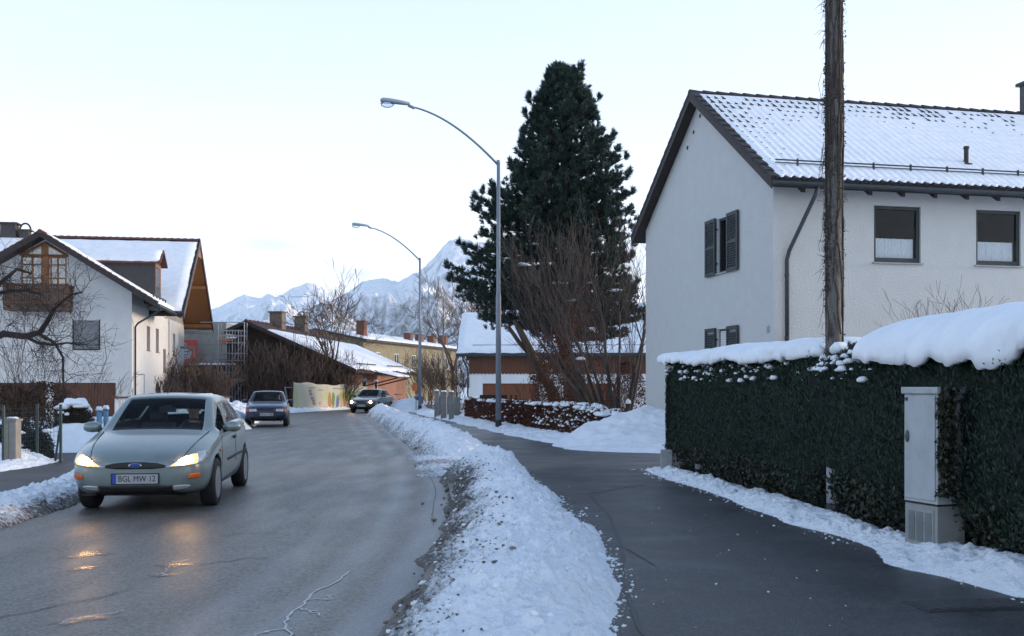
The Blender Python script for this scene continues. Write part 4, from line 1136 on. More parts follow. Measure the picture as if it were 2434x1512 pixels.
roof_snow('snow_cover', wr, (-10.0, 5.4, 5.9), (-10.0, -.80, 5.9), (-4.35, -.80, 9.44), (-4.35, 11.0, 9.44), .14, 40, 30, .05, 33)
f = MB(); f.tube([(-4.3, -1.1, 9.47), (-4.3, 8, 9.47)], .12, 8); f.build('ridge_capping', REDTILE, wr)
main = MB()
main.prism([(-21, 5.0, mz(5.0)), (1.9, 5.0, mz(5.0)), (1.9, 12.3, 11.0), (-21, 12.3, 11.0)], (0, 0, -.24))
main.prism([(-21, 12.3, 11.0), (1.9, 12.3, 11.0), (1.9, 19.6, mz(19.6)), (-21, 19.6, mz(19.6))], (0, 0, -.24))
mr_ = main.build('roof', DARKWOOD, LH)
# orange boarded soffit under the right verge, each board on its own
for s in (0, 1):
    n = 11
    for i in range(n):
        f = MB(); x0 = .04 + i * (1.83 / n); x1 = x0 + 1.83 / n - .012
        ya, yb = (5.05, 12.28) if s == 0 else (19.55, 12.32)
        f.prism([(x0, ya, mz(ya) - .245), (x1, ya, mz(ya) - .245), (x1, yb, mz(yb) - .245), (x0, yb, mz(yb) - .245)], (0, 0, -.02)); f.build('soffit_board', WOOD, mr_)
f = MB()
for (ya, yb) in ((4.9, 12.3), (19.7, 12.3)): f.prism([(1.92, ya, mz(ya) + .06), (1.92, yb, 11.06), (1.92, yb, 10.66), (1.92, ya, mz(ya) - .34)], (.05, 0, 0))
f.build('bargeboard', mat('grey_brown_board', (0.085, 0.06, 0.052), .7, .2), mr_)
for y in (5.6, 9.0, 12.3, 15.6, 19.0):
    f = MB(); f.box(-.2, 1.85, y - .10, y + .10, mz(y) - .52, mz(y) - .28); f.build('purlin', WOOD, mr_)
f = MB(); f.prism([(1.86, 12.3 - 1.1, mz(11.2) - .30), (1.86, 12.3 + 1.1, mz(13.4) - .30), (1.86, 12.3, 10.7)], (.05, 0, 0)); f.build('gable_brace', WOOD, mr_)
roof_snow('snow_cover', mr_, (-21, 5.1, mz(5.1)), (1.80, 5.1, mz(5.1)), (1.80, 12.1, 10.88), (-21, 12.1, 10.88), .15, 90, 30, .06, 35)
roof_snow('snow_cover', mr_, (1.80, 19.5, mz(19.5)), (-21, 19.5, mz(19.5)), (-21, 12.5, 10.88), (1.80, 12.5, 10.88), .15, 40, 20, .06, 36)
for i in range(44):
    f = MB(); x = 1.95 - i * .42
    f.add([(x, 12.18, 10.98), (x, 12.42, 10.98), (x, 12.3, 11.16), (x - .44, 12.2, 10.97), (x - .44, 12.4, 10.97), (x - .44, 12.3, 11.11)], [(0, 1, 2), (3, 5, 4), (0, 2, 5, 3), (1, 4, 5, 2)]); f.build('ridge_tile', REDTILE, mr_)
# gutter and downpipe on the street side
f = MB(); f.tube([(1.52, -1.0, 5.72), (1.52, 6.6, 5.68)], .085, 8); f.tube([(1.9, 4.9, 5.74), (1.52, 4.9, 5.70)], .085, 8); f.build('gutter', GUTTER, LH)
f = MB(); f.tube([(1.50, -.4, 5.66), (1.40, -.3, 5.50), (.25, .35, 4.9), (.10, .40, 4.7), (.10, .40, 0)], .055, 8); f.build('downpipe', GUTTER, LH, smooth=True)
f = MB(); f.tube([(.03, 12.1, 5.9), (.03, 12.1, 0)], .025, 6); f.tube([(.03, .6, 2.2), (.03, 3.4, 2.2), (.03, 3.4, 0)], .02, 5); f.build('cable', METAL, LH)
f = MB(); f.tube([(1.0, .5, 6.45), (1.0, 4.6, 6.45)], .04, 5)
for y in (.6, 1.6, 2.6, 3.6, 4.5): f.box(.97, 1.03, y - .03, y + .03, 6.1, 6.5)
f.build('snow_guard', DARKWOOD, LH)
# dormer on the wing roof
dm = MB(); dm.box(-2.97, .6, 3.4, 5.4, 6.2, 8.5); dm.add([(.6, 3.4, 8.5), (.6, 5.4, 8.5), (.6, 4.4, 9.15)], [(0, 1, 2)])
do = dm.build('dormer', mat('slate_cladding', (0.045, 0.042, 0.045), .7, .25, 12), LH)
f = MB()
for (ya, yb) in ((3.15, 4.4), (5.65, 4.4)):
    f.prism([(.95, ya, 8.42), (.95, yb, 9.22), (-3.9, yb, 9.22), (-3.0, ya, 8.42)], (0, 0, .10))
f.build('dormer_roof', REDTILE, do)
roof_snow('snow_cover', do, (-3.0, 3.18, 8.53), (.85, 3.18, 8.53), (.85, 4.38, 9.32), (-3.9, 4.38, 9.32), .12, 30, 12, .03, 41)
f = MB(); f.box(.60, .63, 3.55, 3.75, 7.15, 8.5); f.box(.60, .63, 5.05, 5.25, 7.15, 8.5); f.box(.60, .64, 3.75, 5.05, 8.3, 8.45); f.build('dormer_frame', WOOD, do)
f = MB(); f.box(.605, .615, 3.75, 5.05, 7.2, 8.3); f.build('pane', GLASS, do)
f = MB(); f.tube([(-1.3, 9.6, mz(9.6) - .1), (-1.3, 9.6, mz(9.6) + .55)], .07, 8); f.tube([(-1.3, 9.6, mz(9.6) + .55), (-1.2, 9.55, mz(9.6) + .6)], .09, 8); f.build('vent_pipe', REDTILE, LH)
# chimneys
f = MB(); f.box(-10.1, -9.2, 11.9, 12.7, 10.4, 11.75); f.box(-10.25, -9.05, 11.75, 12.85, 11.75, 11.83); c1 = f.build('chimney', mat('slate_chimney', (0.07, 0.06, 0.055), .85, .25, 9), LH)
f = MB(); f.box(-9.0, -8.45, 11.95, 12.6, 10.4, 11.35); f.box(-9.08, -8.3, 11.85, 12.7, 11.35, 11.42); c2 = f.build('chimney', MATS['slate_chimney'], LH)
f = MB(); f.tube([(-8.72 + .32 * math.cos(a), 12.3, 11.42 + .42 * math.sin(a)) for a in np.linspace(math.pi, 0, 12)], .06, 6); f.build('chimney_arch', MATS['slate_chimney'], c2)

# ------------------------------------------------------------------ low dark house in the middle
CH = thing('house', 'low dark gabled house with salmon side wall and long snowy roof behind the banner', 'house', (-18.3, 72.0, 0), -math.atan2(.16, .987))
cz = lambda x: 6.05 - abs(x) * .43
SALMON = mat('salmon_plaster', (0.27, 0.135, 0.095), .85, .1, 2)
f = MB(); f.add([(-1.0, 0, -.3), (7.1, 0, -.3), (7.1, 0, cz(7.1) - .2), (0, 0, 5.85), (-1.0, 0, cz(1) - .2)], [(0, 1, 2, 3, 4)])
f.quad((-1.0, 0, -.3), (-1.0, 0, 5.4), (-1.0, 15.4, 5.4), (-1.0, 15.4, -.3)); f.quad((-1, 15.4, -.3), (-1, 15.4, 5.6), (7.1, 15.4, 3), (7.1, 15.4, -.3))
f.build('gable_wall', mat('black_brown_cladding', (0.03, 0.023, 0.02), .8, .4, 4, stretch=(5, 5, .4)), CH)
f = MB(); wall(f, (7.1, 0, 0), (0, 1, 0), 15.4, -.3, cz(7.1) - .18, [(3.2, 4.5, .3, 2.1), (6.2, 7.2, .1, 2.05)], .14, nrm=(1, 0, 0)); f.build('wall', SALMON, CH)
for (a0, a1, z0, z1) in ((3.2, 4.5, .3, 2.1), (6.2, 7.2, .1, 2.05)):
    window(CH, (7.1, 0, 0), (0, 1, 0), (1, 0, 0), a0, a1, z0, z1, mat('white_frame', (.6, .6, .58), .5), depth=.06, fw=.12, bars=(.5,))
f = MB(); f.prism([(7.9, -.8, 2.66), (7.9, 16, 2.66), (0, 16, 6.05), (0, -.8, 6.05)], (0, 0, -.2)); f.prism([(0, -.8, 6.05), (0, 16, 6.05), (-1.5, 16, cz(1.5)), (-1.5, -.8, cz(1.5))], (0, 0, -.2))
cr = f.build('roof', mat('brown_old_tile', (.06, .034, .028), .85, .3, 4), CH)
f = MB(); f.prism([(7.95, -.83, 2.72), (0, -.83, 6.13), (0, -.83, 5.85), (7.95, -.83, 2.44)], (0, .03, 0)); f.prism([(-1.55, -.83, 5.46), (0, -.83, 6.13), (0, -.83, 5.85), (-1.55, -.83, 5.2)], (0, .03, 0)); f.build('bargeboard', DARKWOOD, cr)
roof_snow('snow_cover', cr, (7.86, -.6, 2.7), (7.86, 15.9, 2.7), (2.4, 15.9, 5.03), (1.3, -.6, 5.5), .13, 60, 30, .06, 51, edge=.5)
for i in range(24):
    f = MB(); y = -.8 + i * .7; f.add([(-.14, y, 6.03), (.14, y, 6.03), (0, y, 6.22), (-.12, y + .72, 6.02), (.12, y + .72, 6.02), (0, y + .72, 6.17)], [(0, 2, 1), (3, 4, 5), (0, 3, 5, 2), (1, 2, 5, 4)]); f.build('ridge_tile', MATS['brown_old_tile'], cr)
for (y, zt_, wd) in ((4.2, 7.0, .95), (9.2, 7.0, .85)):
    f = MB(); f.box(-.3, wd - .3, y, y + .8, 5.5, zt_); f.box(-.4, wd - .2, y - .1, y + .9, zt_, zt_ + .1); co = f.build('chimney', mat('old_plaster_chimney', (.16, .125, .10), .9, .3, 6), CH)
f = MB(); f.tube([(.12 + .28 * math.cos(a), 9.6, 7.1 + .35 * math.sin(a)) for a in np.linspace(math.pi, 0, 10)], .05, 6); f.build('chimney_arch', MATS['old_plaster_chimney'], co)
f = MB(); f.tube([(2.0, 6, 5), (2.0, 6, 8.4)], .03, 5); f.tube([(.6, 6, 8.3), (2.1, 6, 8.3)], .015, 4); f.tube([(2.0, 6, 7.6), (2.6, 6, 7.6)], .012, 4); f.tube([(1.6, 6, 7.1), (2.3, 6, 7.1)], .012, 4)
for x in (.7, 1.0, 1.3, 1.6): f.tube([(x, 5.7, 8.3), (x, 6.3, 8.3)], .01, 4)
f.build('aerial', METAL, CH)
f = MB(); f.prism([(8.0, 3.6, 2.62), (9.6, 3.8, 2.25), (9.6, 7.6, 2.25), (8.0, 7.4, 2.62)], (0, 0, -.1)); cn = f.build('porch_roof', DARKWOOD, CH)
roof_snow('snow_cover', cn, (9.58, 3.85, 2.25), (9.58, 7.55, 2.25), (8.0, 7.4, 2.62), (8.0, 3.6, 2.62), .10, 20, 10, .02, 55)
f = MB(); f.tube([(7.15, 4.2, 1.6), (9.4, 4.2, 2.15)], .05, 6); f.tube([(7.15, 7.2, 1.6), (9.4, 7.2, 2.15)], .05, 6); f.build('bracket', DARKWOOD, cn)
for y in (1.5, 9.0): MB().tube([(7.3, y, 3.15), (7.3, y + 4.5, 3.15)], .04, 5).build('snow_guard', DARKWOOD, cr)

# ------------------------------------------------------------------ yellow house further back
YH = thing('house', 'yellow house with red chimneys behind the bare trees', 'house', (-14.4, 100.0, 0), math.atan2(27, 7.6) - math.pi / 2)
# local y runs along the street wall (27.9 m), local x points to the right / viewer side
YELLOW = mat('yellow_ochre_plaster', (0.205, 0.18, 0.11), .85, .15, 1.5)
f = MB(); wall(f, (0, 0, 0), (0, 1, 0), 28, -.4, 6.1, [(3, 4.2, 3.6, 5.0), (8, 9.2, 3.6, 5.0), (13, 14.2, 3.6, 5.0), (19, 20.2, 3.6, 5.0), (24, 25.2, 3.6, 5)], .14, nrm=(1, 0, 0))
f.add([(0, 0, -.4), (0, 0, 6.1), (-5, 0, 7.1), (-10, 0, 6.1), (-10, 0, -.4)], [(0, 1, 2, 3, 4)]); f.quad((0, 28, -.4), (-10, 28, -.4), (-10, 28, 6.1), (0, 28, 6.1)); f.quad((-10, 0, -.4), (-10, 0, 6.1), (-10, 28, 6.1), (-10, 28, -.4))
f.build('wall', YELLOW, YH)
for a0 in (3, 8, 13, 19, 24): window(YH, (0, 0, 0), (0, 1, 0), (1, 0, 0), a0, a0 + 1.2, 3.6, 5.0, MATS['white_frame'], depth=.08, fw=.1, mullions=(.5,))
f = MB(); f.prism([(.5, -.5, 6.12), (.5, 28.5, 6.12), (-5, 28.5, 7.25), (-5, -.5, 7.25)], (0, 0, -.2)); f.prism([(-5, -.5, 7.25), (-5, 28.5, 7.25), (-10.5, 28.5, 6.12), (-10.5, -.5, 6.12)], (0, 0, -.2)); yr = f.build('roof', DARKWOOD, YH)
roof_snow('snow_cover', yr, (.45, -.4, 6.15), (.45, 28.4, 6.15), (-5, 28.4, 7.27), (-5, -.4, 7.27), .2, 50, 16, .05, 61)
roof_snow('snow_cover', yr, (-10.4, 28.4, 6.15), (-10.4, -.4, 6.15), (-5, -.4, 7.27), (-5, 28.4, 7.27), .2, 30, 10, .05, 62)
for (x, y, w_, zt_) in ((-.6, .5, .8, 7.9), (-1.8, 16.0, .8, 7.5), (-1.8, 19.5, .8, 7.5), (-1.8, 23.5, .8, 7.5), (-1.4, 26.5, 1.0, 7.7)):
    f = MB(); f.box(x - w_ / 2, x + w_ / 2, y, y + .8, 5.9, zt_); f.box(x - w_ / 2 - .06, x + w_ / 2 + .06, y - .06, y + .86, zt_, zt_ + .1); f.build('chimney', BRICK, YH)
f = MB(); f.tube([(.12, 27.7, 6.1), (.12, 27.7, 0)], .07, 6); f.build('downpipe', GUTTER, YH)

# ------------------------------------------------------------------ garage house behind the beech hedge
GH = thing('garage', 'white garage building with red brown boarding under a snowy roof', 'garage', (-2.4, 58.0, -.35), R(-1))
f = MB(); wall(f, (0, 0, 0), (1, 0, 0), 11, 0, 3.6, [(.75, 3.9, 0, 2.05), (5.3, 8.2, 0, 2.05)], .2, nrm=(0, -1, 0)); f.quad((0, 0, 0), (0, 0, 3.6), (0, 8, 3.6), (0, 8, 0)); f.add([(0, 0, 3.6), (0, 4, 5.9), (0, 8, 3.6)], [(0, 1, 2)]); f.quad((11, 0, 0), (11, 8, 0), (11, 8, 3.6), (11, 0, 3.6)); f.quad((0, 8, 0), (0, 8, 3.6), (11, 8, 3.6), (11, 8, 0))
f.build('wall', mat('white_garage_plaster', (.70, .71, .70), .85, .06, 2), GH)
gb = MB(); gb.box(-.02, 11.02, -.03, -.004, 2.62, 3.62); gbo = gb.build('cladding', WOOD2, GH)
n = 55
for i in range(n):
    f = MB(); xw = 11.0 / n
    x0, x1 = i * xw + .006, (i + 1) * xw - .006
    f.prism([(x0, -.055, 2.62), ((x0 + x1) / 2, -.055, 2.56), (x1, -.055, 2.62), (x1, -.055, 3.60), (x0, -.055, 3.60)], (0, .025, 0)); f.build('board', WOOD2, gbo)
for (a0, a1) in ((.75, 3.9), (5.3, 8.2)):
    f = MB(); f.box(a0, a1, .16, .2, 0, 2.05); go = f.build('garage_door', mat('orange_brown_door', (.17, .052, .018), .6, .25, 4, stretch=(6, 6, .5)), GH)
    n = 18
    for i in range(n): f = MB(); xw = (a1 - a0) / n; f.box(a0 + i * xw + .01, a0 + (i + 1) * xw - .01, .13, .16, .02, 2.03); f.build('plank', MATS['orange_brown_door'], go)
f = MB(); f.prism([(-.7, -.6, 3.72), (11.6, -.6, 3.72), (11.6, 4, 6.25), (-.7, 4, 6.25)], (0, 0, -.16)); f.prism([(-.7, 4, 6.25), (11.6, 4, 6.25), (11.6, 8.6, 3.72), (-.7, 8.6, 3.72)], (0, 0, -.16)); gr = f.build('roof', DARKWOOD, GH)
roof_snow('snow_cover', gr, (-.68, -.58, 3.74), (11.5, -.58, 3.74), (11.5, 3.95, 6.27), (-.68, 3.95, 6.27), .17, 80, 40, .05, 71)
roof_snow('snow_cover', gr, (11.5, 8.5, 3.74), (-.68, 8.5, 3.74), (-.68, 4.05, 6.27), (11.5, 4.05, 6.27), .17, 30, 20, .05, 72)
f = MB(); f.tube([(-.7, -.66, 3.62), (11.6, -.66, 3.62)], .08, 8); f.build('gutter', GUTTER, GH)
f = MB(); f.tube([(-.35, -.66, 3.56), (-.3, -.55, 3.35), (-.12, -.08, 2.95), (-.08, -.06, 2.7), (-.08, -.06, 0)], .05, 8); f.build('downpipe', GUTTER, GH, smooth=True)
f = MB(); f.tube([(.2, -.1, 4.2), (11, -.1, 4.2)], .03, 5); f.build('snow_guard', GUTTER, GH)

# ------------------------------------------------------------------ building under construction with scaffold and hoardings
CB = thing('building', 'unfinished grey block wall building behind the scaffold', 'building', (-25.0, 77.5, 0), R(4))
GREYB = mat('grey_block_render', (.30, .285, .255), .9, .1, 3, bump=.01, bscale=10)
f = MB(); f.box(0, 3.45, 0, 6, 3.2, 6.35); f.build('upper_wall', GREYB, CB)
f = MB(); f.box(0, 3.6, .05, 6, -.3, 3.0); f.build('lower_wall', mat('dark_grey_concrete', (.10, .095, .09), .9, .25, 3), CB)
f = MB(); f.box(-.1, 4.6, -.9, .04, 3.0, 3.14); f.build('platform', WOOD2, CB)
roof_snow('snow_cover', CB, (.9, -.88, 3.16), (4.6, -.88, 3.16), (4.6, 0, 3.16), (.9, 0, 3.16), .12, 30, 8, .05, 81)
f = MB(); f.box(3.7, 8.2, .4, 6, -.3, 5.0); f.build('shell', mat('dark_shell', (.035, .035, .04), .9, .3, 3), CB)
f = MB(); f.prism([(3.5, -.4, 5.0), (8.4, -.4, 5.3), (8.4, 6, 5.3), (3.5, 6, 5.0)], (0, 0, .12)); cs_ = f.build('flat_roof', DARKWOOD, CB)
roof_snow('snow_cover', cs_, (3.55, -.38, 5.13), (8.35, -.38, 5.43), (8.35, 3, 5.43), (3.55, 3, 5.13), .12, 24, 10, .04, 83)
for i in range(3):
    f = MB(); f.box(.0, 3.45, -.006, -.002, 3.9 + i * .8, 3.915 + i * .8); f.build('joint', MATS['dark_grey_concrete'], CB)
bn = thing('banner', 'white advertising banner with blue letters above the red poster', 'banner', (-25.6, 77.0, 5.75), R(4))
f = MB(); f.box(0, 2.1, -.01, .01, 0, .82); f.build('cloth', mat('white_vinyl', (.68, .68, .68), .5, .05), bn)
f = MB(); rr = random.Random(3); x = .05
for i in range(9):
    w_ = rr.uniform(.1, .2); f.box(x, x + w_, -.016, -.011, .50, .72); f.box(x + .03, x + w_ - .03, -.02, -.0165, .55, .60); x += w_ + .04
f.box(.05, 1.9, -.016, -.011, .18, .26); f.build('lettering', mat('blue_print', (.05, .07, .22), .5), bn)
ps = thing('poster', 'red poster with pale grey emblem of lettering on the scaffolded building', 'poster', (-25.4, 76.9, 3.35), R(4))
f = MB(); f.box(0, 1.9, -.01, .01, 0, 1.65); f.build('sheet', mat('red_vinyl', (.52, .07, .05), .5, .12, 6), ps)
f = MB(); f.prism([(.5, -.013, .25), (1.35, -.013, .25), (1.5, -.013, .75), (1.15, -.013, 1.0), (1.1, -.013, 1.4), (.65, -.013, 1.45), (.5, -.013, 1.1), (.2, -.013, .85)], (0, -.004, 0)); f.build('emblem', mat('pale_grey_print', (.45, .45, .46), .5, .3, 14), ps)
f = MB()
for (x0, x1, z0, z1) in ((.7, 1.05, 1.2, 1.35), (.62, 1.05, .98, 1.1), (.35, .75, .76, .86), (.85, 1.35, .74, .84), (.6, 1.2, .5, .6), (.7, 1.1, .32, .4)): f.box(x0, x1, -.022, -.018, z0, z1)
f.build('lettering', mat('grey_print', (.16, .16, .17), .5), ps)
cr_ = thing('crate', 'yellow crate hanging below the red poster', 'crate', (-24.4, 76.8, 2.35))
f = MB(); f.box(0, 1.2, -.3, .3, 0, .5); f.box(-.05, 1.25, -.35, .35, .42, .55); f.build('shell', mat('yellow_plastic', (.5, .33, .03), .5), cr_)
for i in range(4): f = MB(); f.box(.1 + i * .28, .24 + i * .28, -.31, -.301, .08, .36); f.build('slot', DARK, cr_)
SC = thing('scaffold', 'grey steel tube scaffold in front of the dark gabled house', 'scaffold', (-19.95, 70.0, 0), R(3))
STEEL = mat('scaffold_steel', (.30, .33, .37), .45, .2, 4, metal=.5)
for x in (0, .55, .95, 1.35, 1.75):
    for y in (0, .9):
        f = MB(); f.tube([(x, y, -.1), (x, y, 5.9 if x in (0, 1.75) else 5.4)], .035, 6); f.build('standard', STEEL, SC)
for z in (.6, 1.9, 2.5, 3.3, 3.8, 4.5, 5.0, 5.35):
    for y in (0, .9):
        f = MB(); f.tube([(-.05, y, z), (1.8, y, z)], .026, 5); f.build('ledger', STEEL, SC)
f = MB(); f.tube([(-1.2, 0, 5.9), (1.8, 0, 5.9)], .03, 5); f.build('ledger', STEEL, SC)
for z in (1.93, 3.33, 4.53):
    f = MB(); f.box(-.02, 1.77, .06, .84, z, z + .05); f.build('deck', mat('deck_board', (.16, .09, .04), .8, .3), SC)
roof_snow('snow_cover', SC, (.95, .06, 1.98), (1.75, .06, 1.98), (1.75, .8, 1.98), (.95, .8, 1.98), .07, 10, 8, .02, 88)
f = MB(); f.box(.05, 1.0, -.05, 0, 4.62, 4.72); f.build('toe_board', mat('orange_board', (.5, .14, .03), .6), SC)
for z0 in (.6, 1.9, 3.3): f = MB(); f.tube([(.95, -.04, z0), (1.75, -.04, z0 + 1.3)], .022, 5); f.build('brace', STEEL, SC)
# lamp post far off in front of the poster
lp = thing('light_pole', 'thin pale pole with a small flat lamp in front of the red poster', 'pole', (-21.6, 70.0, 0))
f = MB(); f.tube([(0, 0, 0), (0, 0, 4.1)], .07, 8); f.build('post', METAL, lp); f = MB(); f.box(-.9, .1, -.1, .1, 4.1, 4.25); f.build('head', METAL, lp)

# ------------------------------------------------------------------ low white wall with red coping
LWL = thing('garden_wall', 'low white wall with red coping and snow behind the light car', 'wall', (-18.3, 47.5, 0), math.atan2(2.5, 4.6))
f = MB(); f.box(0, 5.2, -.12, .12, -.2, .98); f.box(4.96, 5.2, .12, 3.0, -.2, .979); f.build('wall', PLASTER2, LWL)
f = MB(); f.box(-.1, 5.3, -.2, .2, .98, 1.06); f.box(4.88, 5.3, .2, 3.1, .98, 1.059); f.build('coping', REDTILE, LWL)
roof_snow('snow_cover', LWL, (1.6, -.18, 1.06), (4.5, -.18, 1.06), (4.5, .18, 1.06), (1.6, .18, 1.06), .12, 30, 8, .05, 89, soft=.1)
# ================================================================== trees, shrubs, hedges
def grow(mb, p, d, length, rad, depth, r, spread=0.55, shrink=0.68, kids=(2, 4), wob=0.18, up=0.15, minr=0.004, segs=4, tips=None, droop=0.0, sides=None):
    """recursive limb: bends a little, tapers, throws side branches"""
    p = Vector(p); d = Vector(d).normalized()
    pts, rads = [p.copy()], [rad]
    step = length / segs
    spots = []
    for i in range(segs):
        d = (d + Vector((r.gauss(0, wob), r.gauss(0, wob), r.gauss(0, wob) + up * 0.3 - droop * i * .1))).normalized()
        p = p + d * step
        pts.append(p.copy()); rads.append(max(minr, rad * (1 - 0.55 * (i + 1) / segs)))
        spots.append((p.copy(), d.copy(), rads[-1]))
    n = sides if sides else (8 if rad > .06 else 5 if rad > .02 else 3)
    mb.tube(pts, rads, n, cap=False)
    if depth <= 0:
        if tips is not None: tips.append((pts[-1], d))
        return
    k = r.randint(*kids)
    for i in range(k):
        q, dd, rr = spots[r.randrange(max(0, segs - 3), segs)] if i else spots[-1]
        ax = dd.orthogonal(); ax.rotate(Matrix.Rotation(r.uniform(0, 2 * math.pi), 3, dd))
        nd = (dd + ax * r.uniform(spread * .5, spread * 1.3) + Vector((0, 0, up))).normalized()
        grow(mb, q, nd, length * shrink * r.uniform(.75, 1.2), max(minr, rr * .78), depth - 1, r, spread, shrink, kids, wob, up, minr, max(2, segs - 1), tips, droop, sides)

def bare_tree(name, label, base, height, seed, m_=TWIG, trunk=.12, depth=5, lean=(0, 0, 1), group=None, spread=.5, shrink=.72, kids=(2, 4), up=.18, first=.30, minr=.006, cat='tree', wob=.12):
    t = thing(name, label, cat, base, 0, group)
    r = random.Random(seed)
    mb = MB(); tr = MB()
    L1 = height * first
    d = Vector(lean).normalized()
    pts = [Vector((0, 0, -.15)), d * L1 * .35, d * L1 * .7 + Vector((r.gauss(0, .03), r.gauss(0, .03), 0)), d * L1]
    tr.tube(pts, [trunk * 1.15, trunk, trunk * .9, trunk * .8], 8, cap=False)
    tr.build('trunk', m_, t, smooth=True)
    n = r.randint(3, 5)
    for i in range(n):
        a = 2 * math.pi * (i + r.uniform(-.3, .3)) / n
        nd = (d * 1.2 + Vector((math.cos(a), math.sin(a), 0)) * spread * r.uniform(.5, 1.2)).normalized()
        grow(mb, d * L1 * r.uniform(.75, 1.0), nd, height * .30, trunk * .62, depth, r, spread, shrink, kids, wob, up, minr)
    grow(mb, d * L1, (d + Vector((r.gauss(0, .1), r.gauss(0, .1), 0))), height * .32, trunk * .7, depth, r, spread, shrink, kids, wob, up, minr)
    mb.build('crown', m_, t)
    return t

def shrub(name, label, base, rx, ry, h, stems, seed, m_=TWIG, depth=3, group=None, minr=.006, rad=.03, spread=.45, up=.25, kids=(2, 3), shrink=.66, wob=.1):
    t = thing(name, label, 'shrub', base, 0, group)
    r = random.Random(seed); mb = MB()
    for i in range(stems):
        a = r.uniform(0, 2 * math.pi); q = math.sqrt(r.random())
        x, y = rx * q * math.cos(a), ry * q * math.sin(a)
        lean = Vector((x / max(rx, .1) * .35 + r.gauss(0, .12), y / max(ry, .1) * .35 + r.gauss(0, .12), 1))
        grow(mb, (x * .75, y * .75, -.1), lean, h * .5 * r.uniform(.7, 1.15), rad * r.uniform(.6, 1.1), depth, r, spread, shrink, kids, wob, up, minr)
    mb.build('stems', m_, t)
    return t

def lumps_on(name, parent, spots, m_=SNOW, n=10):
    """pillows of snow at (centre, rx, ry, rz)"""
    V, Fc, o = [], [], 0
    for k, (c, rx, ry, rz) in enumerate(spots):
        th = np.linspace(0, np.pi, n); ph = np.linspace(0, 2 * np.pi, n + 4, endpoint=False)
        T, Ph = np.meshgrid(th, ph, indexing='ij')
        dx, dy, dz = np.sin(T) * np.cos(Ph), np.sin(T) * np.sin(Ph), np.cos(T)
        rr = 1 + 0.45 * (fbm(dx * 1.7 + k * 3.1, dy * 1.7 + dz * 1.3, 3, 17) - .5) * 2
        z = dz * rz * rr; z = np.where(z < 0, z * .4, z)
        P_ = np.stack([c[0] + dx * rx * rr, c[1] + dy * ry * rr, c[2] + z], -1).reshape(-1, 3)
        m = n + 4
        i = np.arange(n - 1)[:, None] * m; j = np.arange(m)[None, :]
        q = np.stack([i + j, i + m + j, i + m + (j + 1) % m, i + (j + 1) % m], -1).reshape(-1, 4) + o
        V.append(P_); Fc.append(q); o += len(P_)
    return npmesh(name, np.concatenate(V), np.concatenate(Fc), m_, parent, smooth=True, attrs={'dirt': np.zeros(o)}, world=True)

# ------------------------------------------------------------------ thuja hedge on the right
HTOP = smooth_interp([3, 7.5, 9, 11, 13.6, 17.5, 19], [2.08, 1.98, 1.97, 1.96, 2.0, 2.04, 2.04])
TH = thing('hedge', 'tall dark green clipped hedge with a thick snow cap along the footway', 'hedge', (4.0, 11.0, 0))
HD = 1.15
def hedge_pt(y, a):
    """a: 0 foot of the front, .45 top front edge, .62 top back edge, 1 back foot; returns x, z"""
    top = HTOP(y)
    front, back = HEDGE(y) - 0.02, HEDGE(y) + HD
    prof_t = np.array([0, .10, .22, .40, .46, .54, .62, .68, 1.0])
    px = np.array([.30, .16, .02, .03, .14, .5, .90, 1.0, 1.0])
    pz = np.array([.06, .12, .26, .86, .96, 1.0, .97, .9, .05])
    return front + np.interp(a, prof_t, px) * (back - front), np.interp(a, prof_t, pz) * top
y0h, y1h = 4.6, 18.35
ny, na = 260, 70
yy, aa = np.meshgrid(np.linspace(y0h, y1h, ny), np.linspace(0, 1, na), indexing='ij')
X, Z = hedge_pt(yy, aa)
endr = np.clip((y1h - yy) / .6, 0, 1) ** .5
cxm = HEDGE(yy) + HD * .5
X = cxm + (X - cxm) * (.25 + .75 * endr)
X = X - .10 * (fbm(yy * 1.4, aa * 7, 4, 401) - .5) * 2 * np.where(aa < .6, 1, 0) - .015
X = X + .30 * np.where((np.abs(yy - 11.52) < .2) & (Z < .64) & (aa < .4), 1, 0)
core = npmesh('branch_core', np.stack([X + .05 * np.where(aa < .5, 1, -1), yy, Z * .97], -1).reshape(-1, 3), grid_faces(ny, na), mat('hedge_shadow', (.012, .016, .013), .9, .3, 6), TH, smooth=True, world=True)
ncap = 40
N = 150000
rg = np.random.default_rng(5)
y = rg.uniform(0, 1, N) ** .85 * (y1h - y0h) + y0h; y = y1h + .02 - (y - y0h)
y = y0h + (y1h - y0h) * rg.uniform(0, 1, N) ** 1.15
a = rg.uniform(0.0, .62, N)
xb, zb = hedge_pt(y, a)
en = np.clip((y1h - y) / .6, 0, 1) ** .5
cxm = HEDGE(y) + HD * .5
xb = cxm + (xb - cxm) * (.25 + .75 * en)
xb = xb - .10 * (fbm(y * 1.4, a * 7, 4, 401) - .5) * 2 - .02
xb = xb + .05 * (fbm(y * 6, a * 10, 3, 405) - .5) * 2
C = np.stack([xb + rg.normal(0, .03, N), y, zb + rg.normal(0, .02, N)], -1)
up = np.stack([rg.normal(-.25, .35, N), rg.normal(0, .38, N), rg.normal(.85, .35, N)], -1); up /= np.linalg.norm(up, axis=1, keepdims=True)
wv = perp(up, rg)
ln = rg.uniform(.012, .034, N)[:, None]; wd = rg.uniform(.004, .010, N)[:, None]
